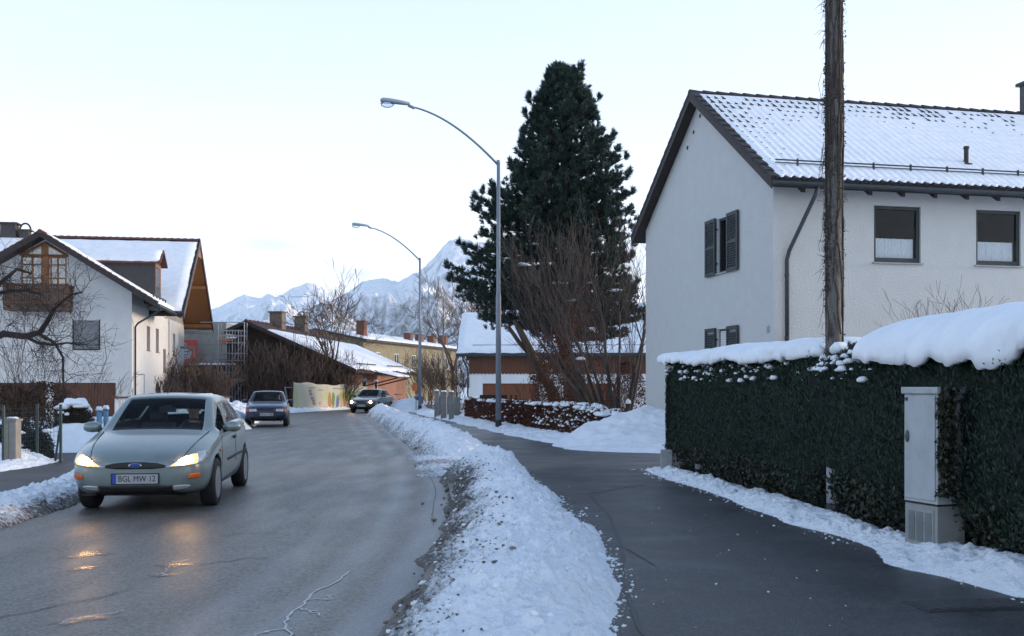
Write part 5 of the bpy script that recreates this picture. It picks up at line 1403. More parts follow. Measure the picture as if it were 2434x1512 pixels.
# rounded far end
Ne = 9000
ae = rg.uniform(.02, .6, Ne); te = rg.uniform(0, 1, Ne)
xe, ze = hedge_pt(np.full(Ne, y1h), ae)
xf, xk = HEDGE(y1h) + .05, HEDGE(y1h) + HD
ze = rg.uniform(.25, 2.0, Ne)
bul = np.sqrt(np.clip(1 - (te * 2 - 1) ** 2, 0, 1)) * np.sin(np.clip((ze + .25) / 2.4, 0, 1) * np.pi) ** .6 * .55
Ce = np.stack([xf + (xk - xf) * te, y1h - .15 + bul + rg.normal(0, .03, Ne), ze], -1)
ue = np.stack([rg.normal(0, .35, Ne), rg.normal(.2, .35, Ne), rg.normal(.85, .3, Ne)], -1); ue /= np.linalg.norm(ue, axis=1, keepdims=True)
C = np.concatenate([C, Ce]); up = np.concatenate([up, ue]); wv = np.concatenate([wv, perp(ue, rg)])
ln = np.concatenate([ln, rg.uniform(.03, .06, Ne)[:, None]]); wd = np.concatenate([wd, rg.uniform(.008, .018, Ne)[:, None]])
ok_ = ~((np.abs(C[:, 1] - 11.45) < .19) & (C[:, 2] < .60) & (C[:, 0] < 3.72))
C, up, wv, ln, wd = C[ok_], up[ok_], wv[ok_], ln[ok_], wd[ok_]
V, Fq = blades(C, up * ln, wv * wd)
THUJA = leaf_mat('thuja_green', [(.008, .017, .012), (.016, .034, .022), (.025, .048, .030), (.040, .060, .036)], .65)
fo = npmesh('foliage', V, Fq, THUJA, TH, world=True); fo['kind'] = 'stuff'
# rounded end core
cap = MB()
pl = []
for i in range(13):
    te_ = i / 12; b_ = math.sqrt(max(0, 1 - (te_ * 2 - 1) ** 2)) * .36
    pl.append((float(xf + (xk - xf) * te_), y1h - .2 + b_, .3))
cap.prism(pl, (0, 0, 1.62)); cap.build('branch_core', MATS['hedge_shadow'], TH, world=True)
# ivy and dead leaves at the foot
Ni = 16000
y = rg.uniform(y0h, 18.0, Ni); z = rg.uniform(.02, .55, Ni)
x = HEDGE(y) + .20 - .22 * (z / .55) + rg.normal(0, .05, Ni) + .06 * (fbm(y * 3, z * 6, 3, 9) - .5)
C = np.stack([x, y, z], -1); C = C[~((np.abs(C[:, 1] - 11.45) < .16) & (C[:, 0] < 3.66))]; Ni = len(C); dv = unit(Ni, rg); dv[:, 0] -= .6; dv /= np.linalg.norm(dv, axis=1, keepdims=True)
uu = perp(dv, rg); ww = np.cross(dv, uu); s = rg.uniform(.014, .032, Ni)[:, None]
V, Fq = blades(C, uu * s, ww * s * .75)
iv = npmesh('ivy', V, Fq, leaf_mat('ivy_leaf', [(.010, .014, .010), (.022, .030, .020), (.040, .042, .026), (.06, .05, .03)], .55), TH, world=True); iv['kind'] = 'stuff'

# snow cap: two long pillows separated at the pole
def hedge_snow(name, ya, yb, thick, seed, over, n_y=260, n_a=46):
    yy = np.linspace(ya, yb, n_y); aa = np.linspace(-1, 1, n_a)
    Y, A_ = np.meshgrid(yy, aa, indexing='ij')
    top = HTOP(Y); th = thick(Y) * np.clip(np.minimum(Y - ya, yb - Y) / .22, 0, 1) ** .45
    hw = HD * .5 + .05; cxx = HEDGE(Y) + HD * .5
    dr = over(Y) * (.25 + 1.4 * np.clip(fbm(Y * 1.7, Y * 0, 4, seed, .65) - .12, 0, 1)) + .07 * (np.maximum(0, fbm(Y * 5.5, Y * 0 + 5, 3, seed + 4) - .55)) * 2
    ang_ = A_ * math.pi * .5
    shape = np.abs(np.cos(ang_)) ** .55
    endk = np.clip(np.minimum(Y - ya, yb - Y) / .22, 0, 1) ** .45
    x = cxx + np.sin(ang_) * hw * (1 + .26 * (fbm(Y * 2.6, A_ * 2, 4, seed + 2) - .5)) * (.55 + .45 * endk)
    z = top - .10 + th * shape + .15 * (fbm(Y * 1.0, A_ * 1.2, 4, seed + 1) - .5) + .05 * (fbm(Y * 5, A_ * 4, 3, seed + 6) - .5) * (1 - shape * .6) - (1 - shape) * dr * np.where(A_ < 0, 1, .4)
    # curl the front lip back under
    o = npmesh(name, np.stack([x, Y, z], -1).reshape(-1, 3), grid_faces(n_y, n_a), SNOW_SMOOTH, TH, smooth=True, world=True)
    sol = o.modifiers.new('s', 'SOLIDIFY'); sol.thickness = .05; sol.offset = -1
    return o
hedge_snow('snow_cap', 4.6, 10.62, smooth_interp([4, 7, 9, 10.7], [.36, .31, .27, .24]), 421, lambda y: .16 + 0 * y)
hedge_snow('snow_cap', 11.95, 18.42, smooth_interp([11, 13, 16, 18.6], [.19, .17, .15, .12]), 427, lambda y: .06 + 0 * y)
sp = []
for i in range(240):
    y = rnd.uniform(10.4, 18.2) if i < 225 else rnd.uniform(10.3, 12.2)
    ax_ = rnd.uniform(.38, .47); x_, z_ = hedge_pt(np.array(y), ax_)
    s_ = .008 + .05 * rnd.random() ** 2
    sp.append(((float(x_) - .03, y, float(z_) - .02), s_ * 1.1, s_ * 1.3, s_ * .8))
sp += [((3.58, 11.3, 1.90), .10, .12, .10), ((3.66, 10.85, 1.84), .07, .08, .12), ((3.52, 11.75, 1.88), .13, .16, .11)]
ls = lumps_on('snow_clump', TH, sp, n=6); ls['kind'] = 'stuff'
# concrete post and low kerb stone at the far end of the hedge
cp = thing('concrete_post', 'short pale concrete post at the far end of the dark hedge', 'post', (2.66, 17.75, 0), R(-8))
f = MB(); f.box(-.10, .10, -.10, .10, -.1, .42); f.box(.10, .45, -.06, .09, -.1, .36); f.build('post', mat('pale_concrete', (.34, .34, .33), .9, .15, 8, bump=.005), cp, bevel=.01)
bo = thing('bollard', 'small dark bollard lamp half hidden in the hedge foot', 'bollard', (2.98, 16.35, 0))
f = MB(); f.lathe([(.07, 0), (.07, .30), (.085, .31), (.085, .38), (.05, .40)], 14); f.build('body', DARK, bo, smooth=True)
f = MB(); f.lathe([(.075, .20), (.076, .28)], 14); f.build('band', mat('dull_metal', (.15, .15, .16), .5), bo)

# bare garden twigs rising behind the hedge against the white wall
for i, (px_, py_, Y_, h_) in enumerate([(2245, 735, 11.5, .35), (2180, 745, 12.5, .15), (2330, 725, 11.0, .12)]):
    p0 = P(px_, py_, Y_)
    shrub('twig_shrub', ['bare twigs sticking up behind the hedge below the left window', 'thin bare twig behind the hedge snow cap near the pole', 'small bare twigs at the top of the hedge below the right window'][i], (p0.x, p0.y, p0.z - .9), .10, .10, 1.05 + h_ * .5, 3, 500 + i, depth=3, rad=.008, minr=.002, spread=.6)

# ------------------------------------------------------------------ big pine
PT = thing('pine_tree', 'tall dark green pine with snow on its lower boughs behind the lamp post', 'tree', (2.1, 40.0, 0))
tr = MB()
lean = [Vector((.45, 0, -.2)), Vector((.25, 0, 2.0)), Vector((-.35, .1, 4.0)), Vector((-.2, 0, 6.5)), Vector((-.1, 0, 9.5)), Vector((-.15, 0, 14.0))]
tr.tube(lean, [.30, .27, .24, .2, .13, .03], 10, cap=False)
tr.build('trunk', BARK, PT, smooth=True)
HZ = np.array([3.6, 4.2, 5.3, 6.3, 7.5, 8.6, 9.7, 10.7, 11.6, 12.5, 13.3, 14.0])
WL = np.array([1.5, 3.8, 4.6, 3.9, 3.4, 2.85, 2.3, 2.0, 1.65, 1.2, .7, .2])
WRt = np.array([2.4, 3.1, 3.2, 2.95, 2.8, 2.6, 2.4, 2.0, 1.6, 1.30, .9, .28])
r = random.Random(77)
wood = MB(); tufts = []; snowspots = []
z = 3.7; k = 0
while z < 13.8:
    nb = 11 if z < 10 else 8 if z < 12.5 else 6
    for i in range(nb):
        ph = k * 1.1 + 2 * math.pi * i / nb + r.uniform(-.3, .3)
        c, s_ = math.cos(ph), math.sin(ph)
        ext = np.interp(z, HZ, WRt) if c > 0 else np.interp(z, HZ, WL)
        mid = (np.interp(z, HZ, WRt) + np.interp(z, HZ, WL)) / 2
        ln_ = (abs(c) * ext + (1 - abs(c)) * mid) * r.choice((.62, .8, .9, 1.0, 1.06)) * (.80 + .45 * float(fbm(np.array(ph * 1.1), np.array(z * .55), 2, 7)))
        if ln_ < .25: ln_ = .25
        upt = .10 + .05 * (z - 4)
        b0 = Vector((-.15, 0, z - .25 * ln_ * .35 + r.uniform(-.22, .22)))
        pts = [b0 + Vector((c * ln_ * t, s_ * ln_ * t, ln_ * (.02 * t + upt * .55 * t * t) - .12 * ln_ * t * (1 - t))) for t in (0, .3, .6, .85, 1.0)]
        wood.tube(pts, [.05, .04, .028, .018, .01], 4, cap=False)
        nt = max(4, int(ln_ * 6.5))
        for j in range(nt):
            t = .12 + .88 * (j + r.random()) / nt
            q = pts[0].lerp(pts[-1], t); q.z = np.interp(t, (0, .3, .6, .85, 1), [p.z for p in pts])
            sd = Vector((-s_, c, 0)) * r.choice((-1, 1))
            off = ln_ * .30 * (1.05 - t) + .12
            e = q + sd * off * r.uniform(.3, 1.2) + Vector((c, s_, 0)) * off * .5 * r.random() + Vector((0, 0, r.uniform(-.03, .22)))
            wood.tube([q, e], [.012, .008], 3, cap=False)
            tufts.append((e, (Vector((c, s_, 0)) * .5 + sd * .3 + Vector((0, 0, .75))).normalized(), r.uniform(.8, 1.25)))
            tufts.append((q + Vector((r.gauss(0, .06), r.gauss(0, .06), r.uniform(0, .15))), (Vector((c, s_, 0)) * .6 + Vector((0, 0, .7))).normalized(), r.uniform(.7, 1.1)))
            if z < 7.2 and r.random() < (.025 if z > 5.5 else .07) and (s_ < .3 or c < -.5):
                snowspots.append((tuple(Vector(PT.location) + e + Vector((0, 0, .10))), r.uniform(.10, .34), r.uniform(.1, .25), r.uniform(.05, .10)))
        tufts.append((pts[-1], (Vector((c, s_, 0)) * .6 + Vector((0, 0, .8))).normalized(), 1.2))
        tufts.append((pts[-1] + Vector((0, 0, .14)), Vector((c * .2, s_ * .2, 1)).normalized(), 1.0))
    z += .40 if z < 11 else .34; k += 1
for i in range(7): tufts.append((Vector((-.15 + r.gauss(0, .07), r.gauss(0, .07), 13.4 + i * .1)), Vector((r.gauss(0, .2), r.gauss(0, .2), 1)).normalized(), 1.0))
for i in range(2700):      # twigs filling the crown between the boughs
    zz = 3.9 + 9.6 * r.random() ** 1.1; ph = r.uniform(0, 2 * math.pi); c, s_ = math.cos(ph), math.sin(ph)
    ext = np.interp(zz, HZ, WRt) if c > 0 else np.interp(zz, HZ, WL)
    mid = (np.interp(zz, HZ, WRt) + np.interp(zz, HZ, WL)) / 2
    q = (abs(c) * ext + (1 - abs(c)) * mid) * (.45 + .5 * math.sqrt(r.random())) * (.72 + .5 * float(fbm(np.array(ph * 1.6), np.array(zz * 1.1), 2, 19)))
    tufts.append((Vector((-.15 + c * q, s_ * q, zz + r.gauss(0, .1))), (Vector((c * .5, s_ * .5, .75))).normalized(), r.uniform(.75, 1.15)))
wood.build('branches', BARK, PT)
npt = 52
nT = len(tufts)
Ct = np.repeat(np.array([tuple(t[0]) for t in tufts]), npt, 0); Dt = np.repeat(np.array([tuple(t[1]) for t in tufts]), npt, 0); St = np.repeat(np.array([t[2] for t in tufts]), npt)[:, None]
nd = Dt + unit(len(Ct), rg) * .85; nd /= np.linalg.norm(nd, axis=1, keepdims=True)
ln = rg.uniform(.055, .105, len(Ct))[:, None] * St
C = Ct + nd * ln + Dt * (rg.uniform(-.10, .06, len(Ct))[:, None]) * St
V, Fq = blades(C, nd * ln, perp(nd, rg) * rg.uniform(.008, .016, len(Ct))[:, None])
pf = npmesh('crown', V, Fq, leaf_mat('pine_needle', [(.012, .024, .019), (.024, .044, .036), (.042, .070, .056), (.062, .092, .070)], .6), PT)
sn = lumps_on('snow_clump', PT, snowspots, n=7); sn['kind'] = 'stuff'

# sawn off leaning trunk beside the pine
st = thing('tree_stump', 'leaning pruned trunk with a sawn off limb in front of the garage', 'tree stump', (1.75, 37.5, 0))
f = MB()
p_ = lambda x, y, Y=37.5: P(x, y, Y)
f.tube([p_(1330, 985), p_(1312, 930), p_(1282, 880), p_(1258, 830), p_(1238, 790), p_(1222, 760)], [.24, .20, .17, .15, .12, .09], 9)
f.tube([p_(1262, 845), p_(1235, 815), p_(1207, 775)], [.09, .08, .07], 8); f.build('trunk', BARK, st, smooth=True, world=True)
lumps_on('snow_clump', st, [(tuple(p_(1282, 838)), .08, .1, .10), (tuple(p_(1296, 862)), .10, .1, .10), (tuple(p_(1308, 882)), .10, .1, .08), (tuple(p_(1270, 818)), .07, .1, .10)], n=7)

# vase shaped bare tree in front of the pine
VT = thing('bare_tree', 'multi stemmed bare brown tree fanning upward beside the white house', 'tree', (3.45, 33.5, 0))
r = random.Random(91); tr = MB(); mb = MB()
stems = [(-1.4, .1, 1.0), (-.95, -.2, 1.0), (-.55, .3, 1.0), (-.25, -.2, 1.0), (.05, .3, 1.0), (.38, -.1, 1.0), (.52, .2, 1.0), (-1.15, .4, 1.0), (-.7, .5, 1.0)]
for i, (dx, dy, dz) in enumerate(stems):
    d = Vector((dx * .66, dy * .7, dz)).normalized(); b0 = Vector((dx * .10, dy * .15, -.1))
    L1 = r.uniform(1.6, 2.4)
    p1 = b0 + d * L1 * .5 + Vector((dx * .1, 0, 0)); p2 = b0 + d * L1 + Vector((0, 0, .15))
    tr.tube([b0, p1, p2], [.12, .085, .055], 7, cap=False)
    for j in range(6):
        dd = (d * .85 + Vector((r.gauss(-.06, .24), r.gauss(0, .3), .6))).normalized()
        grow(mb, p1.lerp(p2, r.random()), dd, r.uniform(1.5, 2.5), .015, 3, r, .38, .66, (2, 3), .08, .25, .0045, 4)
    grow(mb, p2, (d + Vector((0, 0, .2))), 2.1, .05, 4, r, .36, .68, (2, 4), .08, .24, .0045, 4)
tr.build('trunk', mat('dark_bark', (.04, .032, .028), .9, .3, 10, bump=.01), VT, smooth=True)
mb.build('crown', mat('red_brown_twigs', (.072, .056, .050), .85, .3, 3), VT)
lumps_on('snow_clump', VT, [((3.4, 33.2, .55), .25, .2, .14), ((3.2, 33.3, 1.4), .06, .06, .14), ((2.2, 33.3, 2.4), .14, .1, .08), ((3.75, 33.2, 1.0), .08, .08, .12)], n=7)
# beech-like shrubs that kept their brown leaves, left of it
def leafy_shrub(name, label, base, rx, ry, h, stems, seed, leaves, cols, snowy=0, depth=3, lw=.05, lo=.25, group=None):
    t = thing(name, label, 'shrub', base, 0, group)
    r = random.Random(seed); mb = MB(); tips = []
    for i in range(stems):
        a = r.uniform(0, 2 * math.pi); q = math.sqrt(r.random())
        grow(mb, (rx * .5 * q * math.cos(a), ry * .5 * q * math.sin(a), -.1), (math.cos(a) * q * .6, math.sin(a) * q * .6, 1), h * .5 * r.uniform(.7, 1.1), .03, depth, r, .5, .68, (2, 3), .1, .2, .006, 4, tips)
    mb.build('stems', TWIG, t)
    rg2 = np.random.default_rng(seed)
    a = rg2.uniform(0, 2 * np.pi, leaves); q = rg2.uniform(0, 1, leaves) ** .4; zz = rg2.uniform(lo, 1, leaves) * h
    wz_ = np.sin(np.clip(zz / h, 0, 1) * np.pi * .85 + .25)
    C = np.stack([rx * q * np.cos(a) * wz_, ry * q * np.sin(a) * wz_, zz], -1)
    C += .18 * (np.stack([fbm(zz * 3, a * 2, 2, 1), fbm(zz * 3, a * 2, 2, 2), fbm(zz * 3, a * 2, 2, 3)], -1) - .5)
    keep = fbm(C[:, 0] * 2.2 + 7, C[:, 2] * 2.2 + C[:, 1], 3, seed) > .44
    C = C[keep]; n = len(C)
    u = unit(n, rg2); w = perp(u, rg2); s_ = rg2.uniform(.5, 1.1, n)[:, None] * lw
    V, Fq = blades(C, u * s_, w * s_ * .6)
    npmesh('leaves', V, Fq, leaf_mat('leaf_' + name + str(seed), cols, .7), t)
    return t
RUST = [(.03, .012, .008), (.075, .026, .016), (.12, .045, .026), (.17, .075, .04)]
leafy_shrub('beech_shrub', 'russet leaved shrub in front of the pruned trunk', (1.55, 35.2, 0), 1.0, .9, 3.6, 7, 611, 5200, RUST, lw=.045)
leafy_shrub('beech_shrub', 'tall russet leaved shrub below the pine boughs', (2.35, 36.3, 0), 1.1, 1.0, 4.4, 8, 613, 5200, RUST, lw=.045, lo=.35)
leafy_shrub('olive_shrub', 'dull olive green shrub behind the end of the beech hedge', (1.0, 36.8, 0), .9, .8, 1.9, 7, 615, 3500, [(.02, .02, .01), (.05, .045, .02), (.09, .075, .035), (.12, .1, .05)], lw=.04)
shrub('bare_bush', 'dense low brown bush beneath the multi stemmed tree', (2.9, 34.8, 0), 1.3, .8, 2.1, 26, 617, depth=3)
leafy_shrub('beech_shrub', 'brown leaved shrub against the corner of the white house', (4.0, 36.0, 0), .8, .8, 2.4, 7, 619, 4200, RUST, lw=.045)

# ------------------------------------------------------------------ clipped beech hedge with brown leaves
BH = thing('hedge', 'low russet brown beech hedge dusted with snow beyond the lamp post', 'hedge', (.5, 38, 0))
HL = smooth_interp([28.6, 30, 33, 37, 41, 46], [2.75, 2.35, 1.05, 0.0, -.95, -1.9])
NB = 30000
y = 28.8 + (46 - 28.8) * rg.uniform(0, 1, NB); t = rg.uniform(-.5, .5, NB); hz_ = rg.uniform(0, 1, NB) ** .8
top = np.interp(y, [28.6, 31, 46], [.72, .95, .98]) + .10 * (fbm(y * 1.5, y * 0, 3, 44) - .5)
C = np.stack([HL(y) + .25 + t * .8 * (1 - .25 * np.abs(hz_ - .5)), y, .05 + hz_ * top], -1) + rg.normal(0, .025, (NB, 3))
face = rg.random(NB) < .6
C[face, 0] = HL(y[face]) - .17 + rg.normal(0, .05, face.sum()) + .07 * (fbm(y[face] * 2, hz_[face] * 4, 3, 4) - .5)
u = unit(NB, rg); w = perp(u, rg); s_ = rg.uniform(.022, .05, NB)[:, None]
V, Fq = blades(C, u * s_, w * s_ * .62)
bl = npmesh('leaves', V, Fq, leaf_mat('beech_hedge_leaf', [(.022, .010, .008), (.055, .019, .013), (.085, .030, .02), (.12, .05, .03)], .7), BH, world=True); bl['kind'] = 'stuff'
f = MB(); r = random.Random(9)
for i in range(240):
    yy_ = r.uniform(29, 46); x_ = float(HL(yy_)) + r.uniform(-.1, .5)
    f.tube([(x_, yy_, 0), (x_ + r.gauss(0, .06), yy_ + r.gauss(0, .06), .55), (x_ + r.gauss(0, .12), yy_ + r.gauss(0, .12), 1.0 + r.random() * .08)], [.014, .009, .005], 3, cap=False)
f.build('stems', TWIG, BH, world=True)
sp = []
for i in range(210):
    yy_ = r.uniform(28.7, 46) if i > 70 else r.uniform(28.7, 32.5); x_ = float(HL(yy_)) + r.uniform(-.25, .55)
    tp = float(np.interp(yy_, [28.6, 31, 46], [.74, .98, 1.0])); s_ = r.uniform(.06, .19)
    sp.append(((x_, yy_, tp - .04), s_, s_ * 1.3, s_ * .55))
for i in range(170):
    yy_ = r.uniform(28.6, 33.5) if i < 130 else r.uniform(33, 44); s_ = r.uniform(.02, .07); sp.append(((float(HL(yy_)) - .2, yy_, r.uniform(.3, .95)), s_, s_, s_ * .8))
sl = lumps_on('snow_clump', BH, sp, n=6); sl['kind'] = 'stuff'

# ------------------------------------------------------------------ bare trees in the background
bt = [((-4.6, 80, 0), 9.5, 701, 'bare tree behind the far lamp post in front of the yellow house'), ((-2.6, 74, 0), 8.8, 703, 'bare tree with pale limbs left of the pine'), ((-3.4, 92, 0), 9.5, 705, 'bare tree rising over the right end of the yellow house'),
      ((-.6, 86, 0), 8.5, 707, 'bare tree close to the snowy garage roof'), ((-12.4, 70.3, 0), 8.3, 709, 'slender bare tree standing over the snowy roof of the dark house'), ((-15.2, 92, 0), 8.6, 711, 'bare treetop behind the chimneys of the dark house')]
for (base, h_, sd_, lab) in bt:
    bare_tree('bare_tree', lab, base, h_, sd_, depth=4 if sd_ != 709 else 4, trunk=.13, minr=.012, group='bare trees behind the street', kids=(2, 4), up=.14, spread=.5)
sb = [((-17.2, 69.6, 0), 1.3, 1.0, 3.6, 44, 721, 'dense bare thicket in front of the dark gable, left part'), ((-15.0, 69.4, 0), 1.3, 1.0, 3.9, 48, 723, 'dense bare thicket in front of the dark gable, middle part'), ((-13.2, 70.6, 0), .8, .3, 3.6, 46, 725, 'dense bare thicket beside the snowy roof edge above the banner'),
      ((-11.75, 70.6, 0), .5, .3, 3.0, 40, 727, 'bare brush at the right end above the banner'), ((-22.0, 66.5, 0), 1.6, 1.0, 3.0, 56, 729, 'brown brush below the scaffold beside the house corner'), ((-19.4, 66.0, 0), 1.3, .9, 2.6, 44, 731, 'brown brush at the foot of the scaffold'),
      ((-20.6, 62.5, 0), 1.2, .8, 1.9, 24, 733, 'low rust coloured brush behind the red coped wall')]
for (base, rx, ry, h_, st_, sd_, lab) in sb: shrub('bare_thicket', lab, base, rx, ry, h_, st_, sd_, depth=3, minr=.012, rad=.035, kids=(2, 4), m_=mat('thicket_twigs', (.085, .056, .043), .85, .3, 3), spread=.5)
sb = [((-4.0, 66, 0), 1.5, 1.0, 3.0, 22, 741, 'bare bush behind the concrete gate posts'), ((-5.4, 72, 0), 1.3, 1.0, 3.2, 20, 743, 'dark bare bush by the far end of the footway'), ((-1.4, 62, 0), 1.0, .8, 2.4, 14, 745, 'bare bush beside the garage corner'), ((-7.4, 88, 0), 2.0, 1.5, 3.8, 26, 747, 'bare bush below the yellow wall')]
for (base, rx, ry, h_, st_, sd_, lab) in sb: shrub('bare_bush', lab, base, rx, ry, h_, st_, sd_, depth=3, minr=.011, rad=.03, kids=(2, 4), m_=MATS['thicket_twigs'], spread=.5)

# ------------------------------------------------------------------ left garden: gnarled fruit tree, brambles, clipped bush
AT = thing('fruit_tree', 'gnarled bare fruit tree with a tangle of twigs in front of the left house', 'tree', (-15.0, 31.5, 0))
r = random.Random(131); tr = MB(); mb = MB()
pp = lambda x, y, Y=31.5: P(x, y, Y)
limbs = [[(-150, 1010), (-130, 930), (-90, 860), (-40, 815), (10, 793), (60, 800), (95, 790), (115, 760), (128, 735)],
         [(-130, 930), (-110, 820), (-60, 740), (-20, 700), (20, 692), (60, 690), (100, 700)],
         [(-60, 740), (-20, 690), (10, 665), (40, 640), (75, 650)],
         [(95, 795), (130, 815), (150, 850), (150, 905), (158, 960)],
         [(128, 735), (150, 715), (170, 700), (195, 695)], [(60, 800), (90, 815), (125, 820), (160, 815), (190, 820)]]
allp = []
for i, lm in enumerate(limbs):
    pts = [pp(x, y, 31.5 + .6 * math.sin(i * 2 + k * .5)) for k, (x, y) in enumerate(lm)]
    n = len(pts); r0 = .16 if i == 0 else .09 if i < 3 else .055
    tr.tube(pts, [r0 * (1 - .6 * k / (n - 1)) for k in range(n)], 7, cap=False)
    for k in range(1, n):
        for t in (0.1, .5, .9): allp.append((pts[k - 1].lerp(pts[k], t), (pts[k] - pts[k - 1]).normalized(), i))
tr.build('trunk', mat('black_wet_bark', (.028, .022, .02), .9, .3, 8, bump=.01), AT, smooth=True, world=True)
for (q, d, i) in allp:
    if r.random() < (.6 if q.x < -16.5 else .10): continue
    for j in range(2):
        ax = Vector((r.gauss(0, 1), r.gauss(0, .7), r.gauss(.15, 1))).normalized()
        grow(mb, q, (d * .4 + ax).normalized(), r.uniform(.5, .95), .014, 2, r, .75, .72, (2, 4), .22, .05, .0045, 4)
mb.build('crown', MATS['black_wet_bark'], AT, world=True)
for i, (px_, sd_, w_, h_, lab) in enumerate([(15, 801, .7, 3.2, 'bare bramble canes at the left edge behind the fence'), (75, 803, .8, 3.0, 'bare bramble canes left of the fruit tree stem'), (140, 805, .9, 3.3, 'bare upright canes under the fruit tree'), (205, 807, .7, 2.7, 'bare canes right of the fruit tree by the garage doors'), (262, 809, .4, 2.2, 'few thin canes at the corner of the left house')]):
    p0 = pp(px_, 930, 29.5)
    shrub('bramble', lab, (p0.x, p0.y, 0), w_, .7, h_, 8 if i < 4 else 4, sd_, depth=2, rad=.012, minr=.004, m_=MATS['black_wet_bark'] if i == 2 else TWIG, spread=.5)
for i, (px_, sd_, w_, h_, lab) in enumerate([(20, 821, 1.0, 1.55, 'brown leafy bramble thicket at the left edge'), (100, 823, 1.0, 1.6, 'brown leafy bramble thicket in front of the garage doors')]):
    p0 = pp(px_, 930, 27.0)
    leafy_shrub('bramble_thicket', lab, (p0.x, p0.y, 0), w_ * 1.2, .8, h_, 12, sd_, 6000, [(.02, .014, .01), (.05, .028, .018), (.08, .045, .028), (.10, .07, .04)], lw=.035, lo=.05)
def dense_bush(name, label, base, rx, ry, h, seed, n, cols, snow, lw=.03):
    t = thing(name, label, 'bush', base)
    rg2 = np.random.default_rng(seed); d = unit(n, rg2); d[:, 2] = np.abs(d[:, 2]) * 1.0
    q = 1 - rg2.uniform(0, 1, n)[:, None] ** 2 * .35
    C = d * q * np.array([rx, ry, h * .55]); C[:, 2] = np.where(rg2.random(n) < .45, rg2.uniform(.02, .5, n) * h, C[:, 2] + h * .45)
    rr = np.hypot(C[:, 0] / rx, C[:, 1] / ry); lim = np.where(C[:, 2] < h * .45, .85 + .15 * rr, 1); 
    low = C[:, 2] < h * .46; a = rg2.uniform(0, 2 * np.pi, n); C[low, 0] = (rx * .95 * np.cos(a))[low]; C[low, 1] = (ry * .95 * np.sin(a))[low]
    C += rg2.normal(0, .03, (n, 3))
    u = unit(n, rg2); s_ = rg2.uniform(.5, 1.1, n)[:, None] * lw
    V, Fq = blades(C, u * s_, perp(u, rg2) * s_ * .6)
    npmesh('leaves', V, Fq, leaf_mat('leaf_' + name + str(seed), cols, .7), t)
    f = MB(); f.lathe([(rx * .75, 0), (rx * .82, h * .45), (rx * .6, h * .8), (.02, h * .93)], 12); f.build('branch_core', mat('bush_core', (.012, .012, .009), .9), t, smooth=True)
    b = Vector(base)
    lumps_on('snow_cap', t, [((b.x + x * rx, b.y + y * ry, b.z + z * h), a_ * rx, a_ * ry, c_) for (x, y, z, a_, c_) in snow], n=12)
    return t
p0 = pp(177, 1040, 24.5)
dense_bush('clipped_bush', 'round clipped dark bush wearing a snow cap behind the light car', (p0.x, 24.5, 0), .46, .46, 1.12, 831, 9000, [(.012, .011, .006), (.03, .022, .012), (.05, .034, .018), (.07, .045, .02)], [(.05, 0, .97, .68, .15), (-.42, -.35, .90, .38, .12), (.42, -.25, .93, .40, .11), (-.3, -.85, .80, .15, .05), (.0, -.9, .76, .12, .05)], lw=.024)
p0 = pp(45, 1060, 21.5)
dense_bush('dark_bush', 'low dark conifer bush with snow clumps behind the green fence', (p0.x - .1, 21.4, 0), .42, .40, .78, 841, 6000, [(.008, .011, .011), (.015, .02, .02), (.03, .035, .033), (.04, .045, .04)], [(-.2, -.5, .95, .35, .06), (.6, -.4, .7, .25, .06), (.2, -.9, .45, .2, .05)], lw=.026)
p0 = pp(85, 1060, 20.9)
dense_bush('dark_bush', 'second dark bush with snow balls close to the fence post', (p0.x, 20.95, 0), .30, .30, .62, 843, 4000, [(.008, .011, .011), (.015, .02, .02), (.03, .035, .033), (.04, .045, .04)], [(-.7, -.6, .5, .25, .05), (-.2, -.9, .35, .22, .05), (.6, .2, .95, .35, .06)], lw=.026)
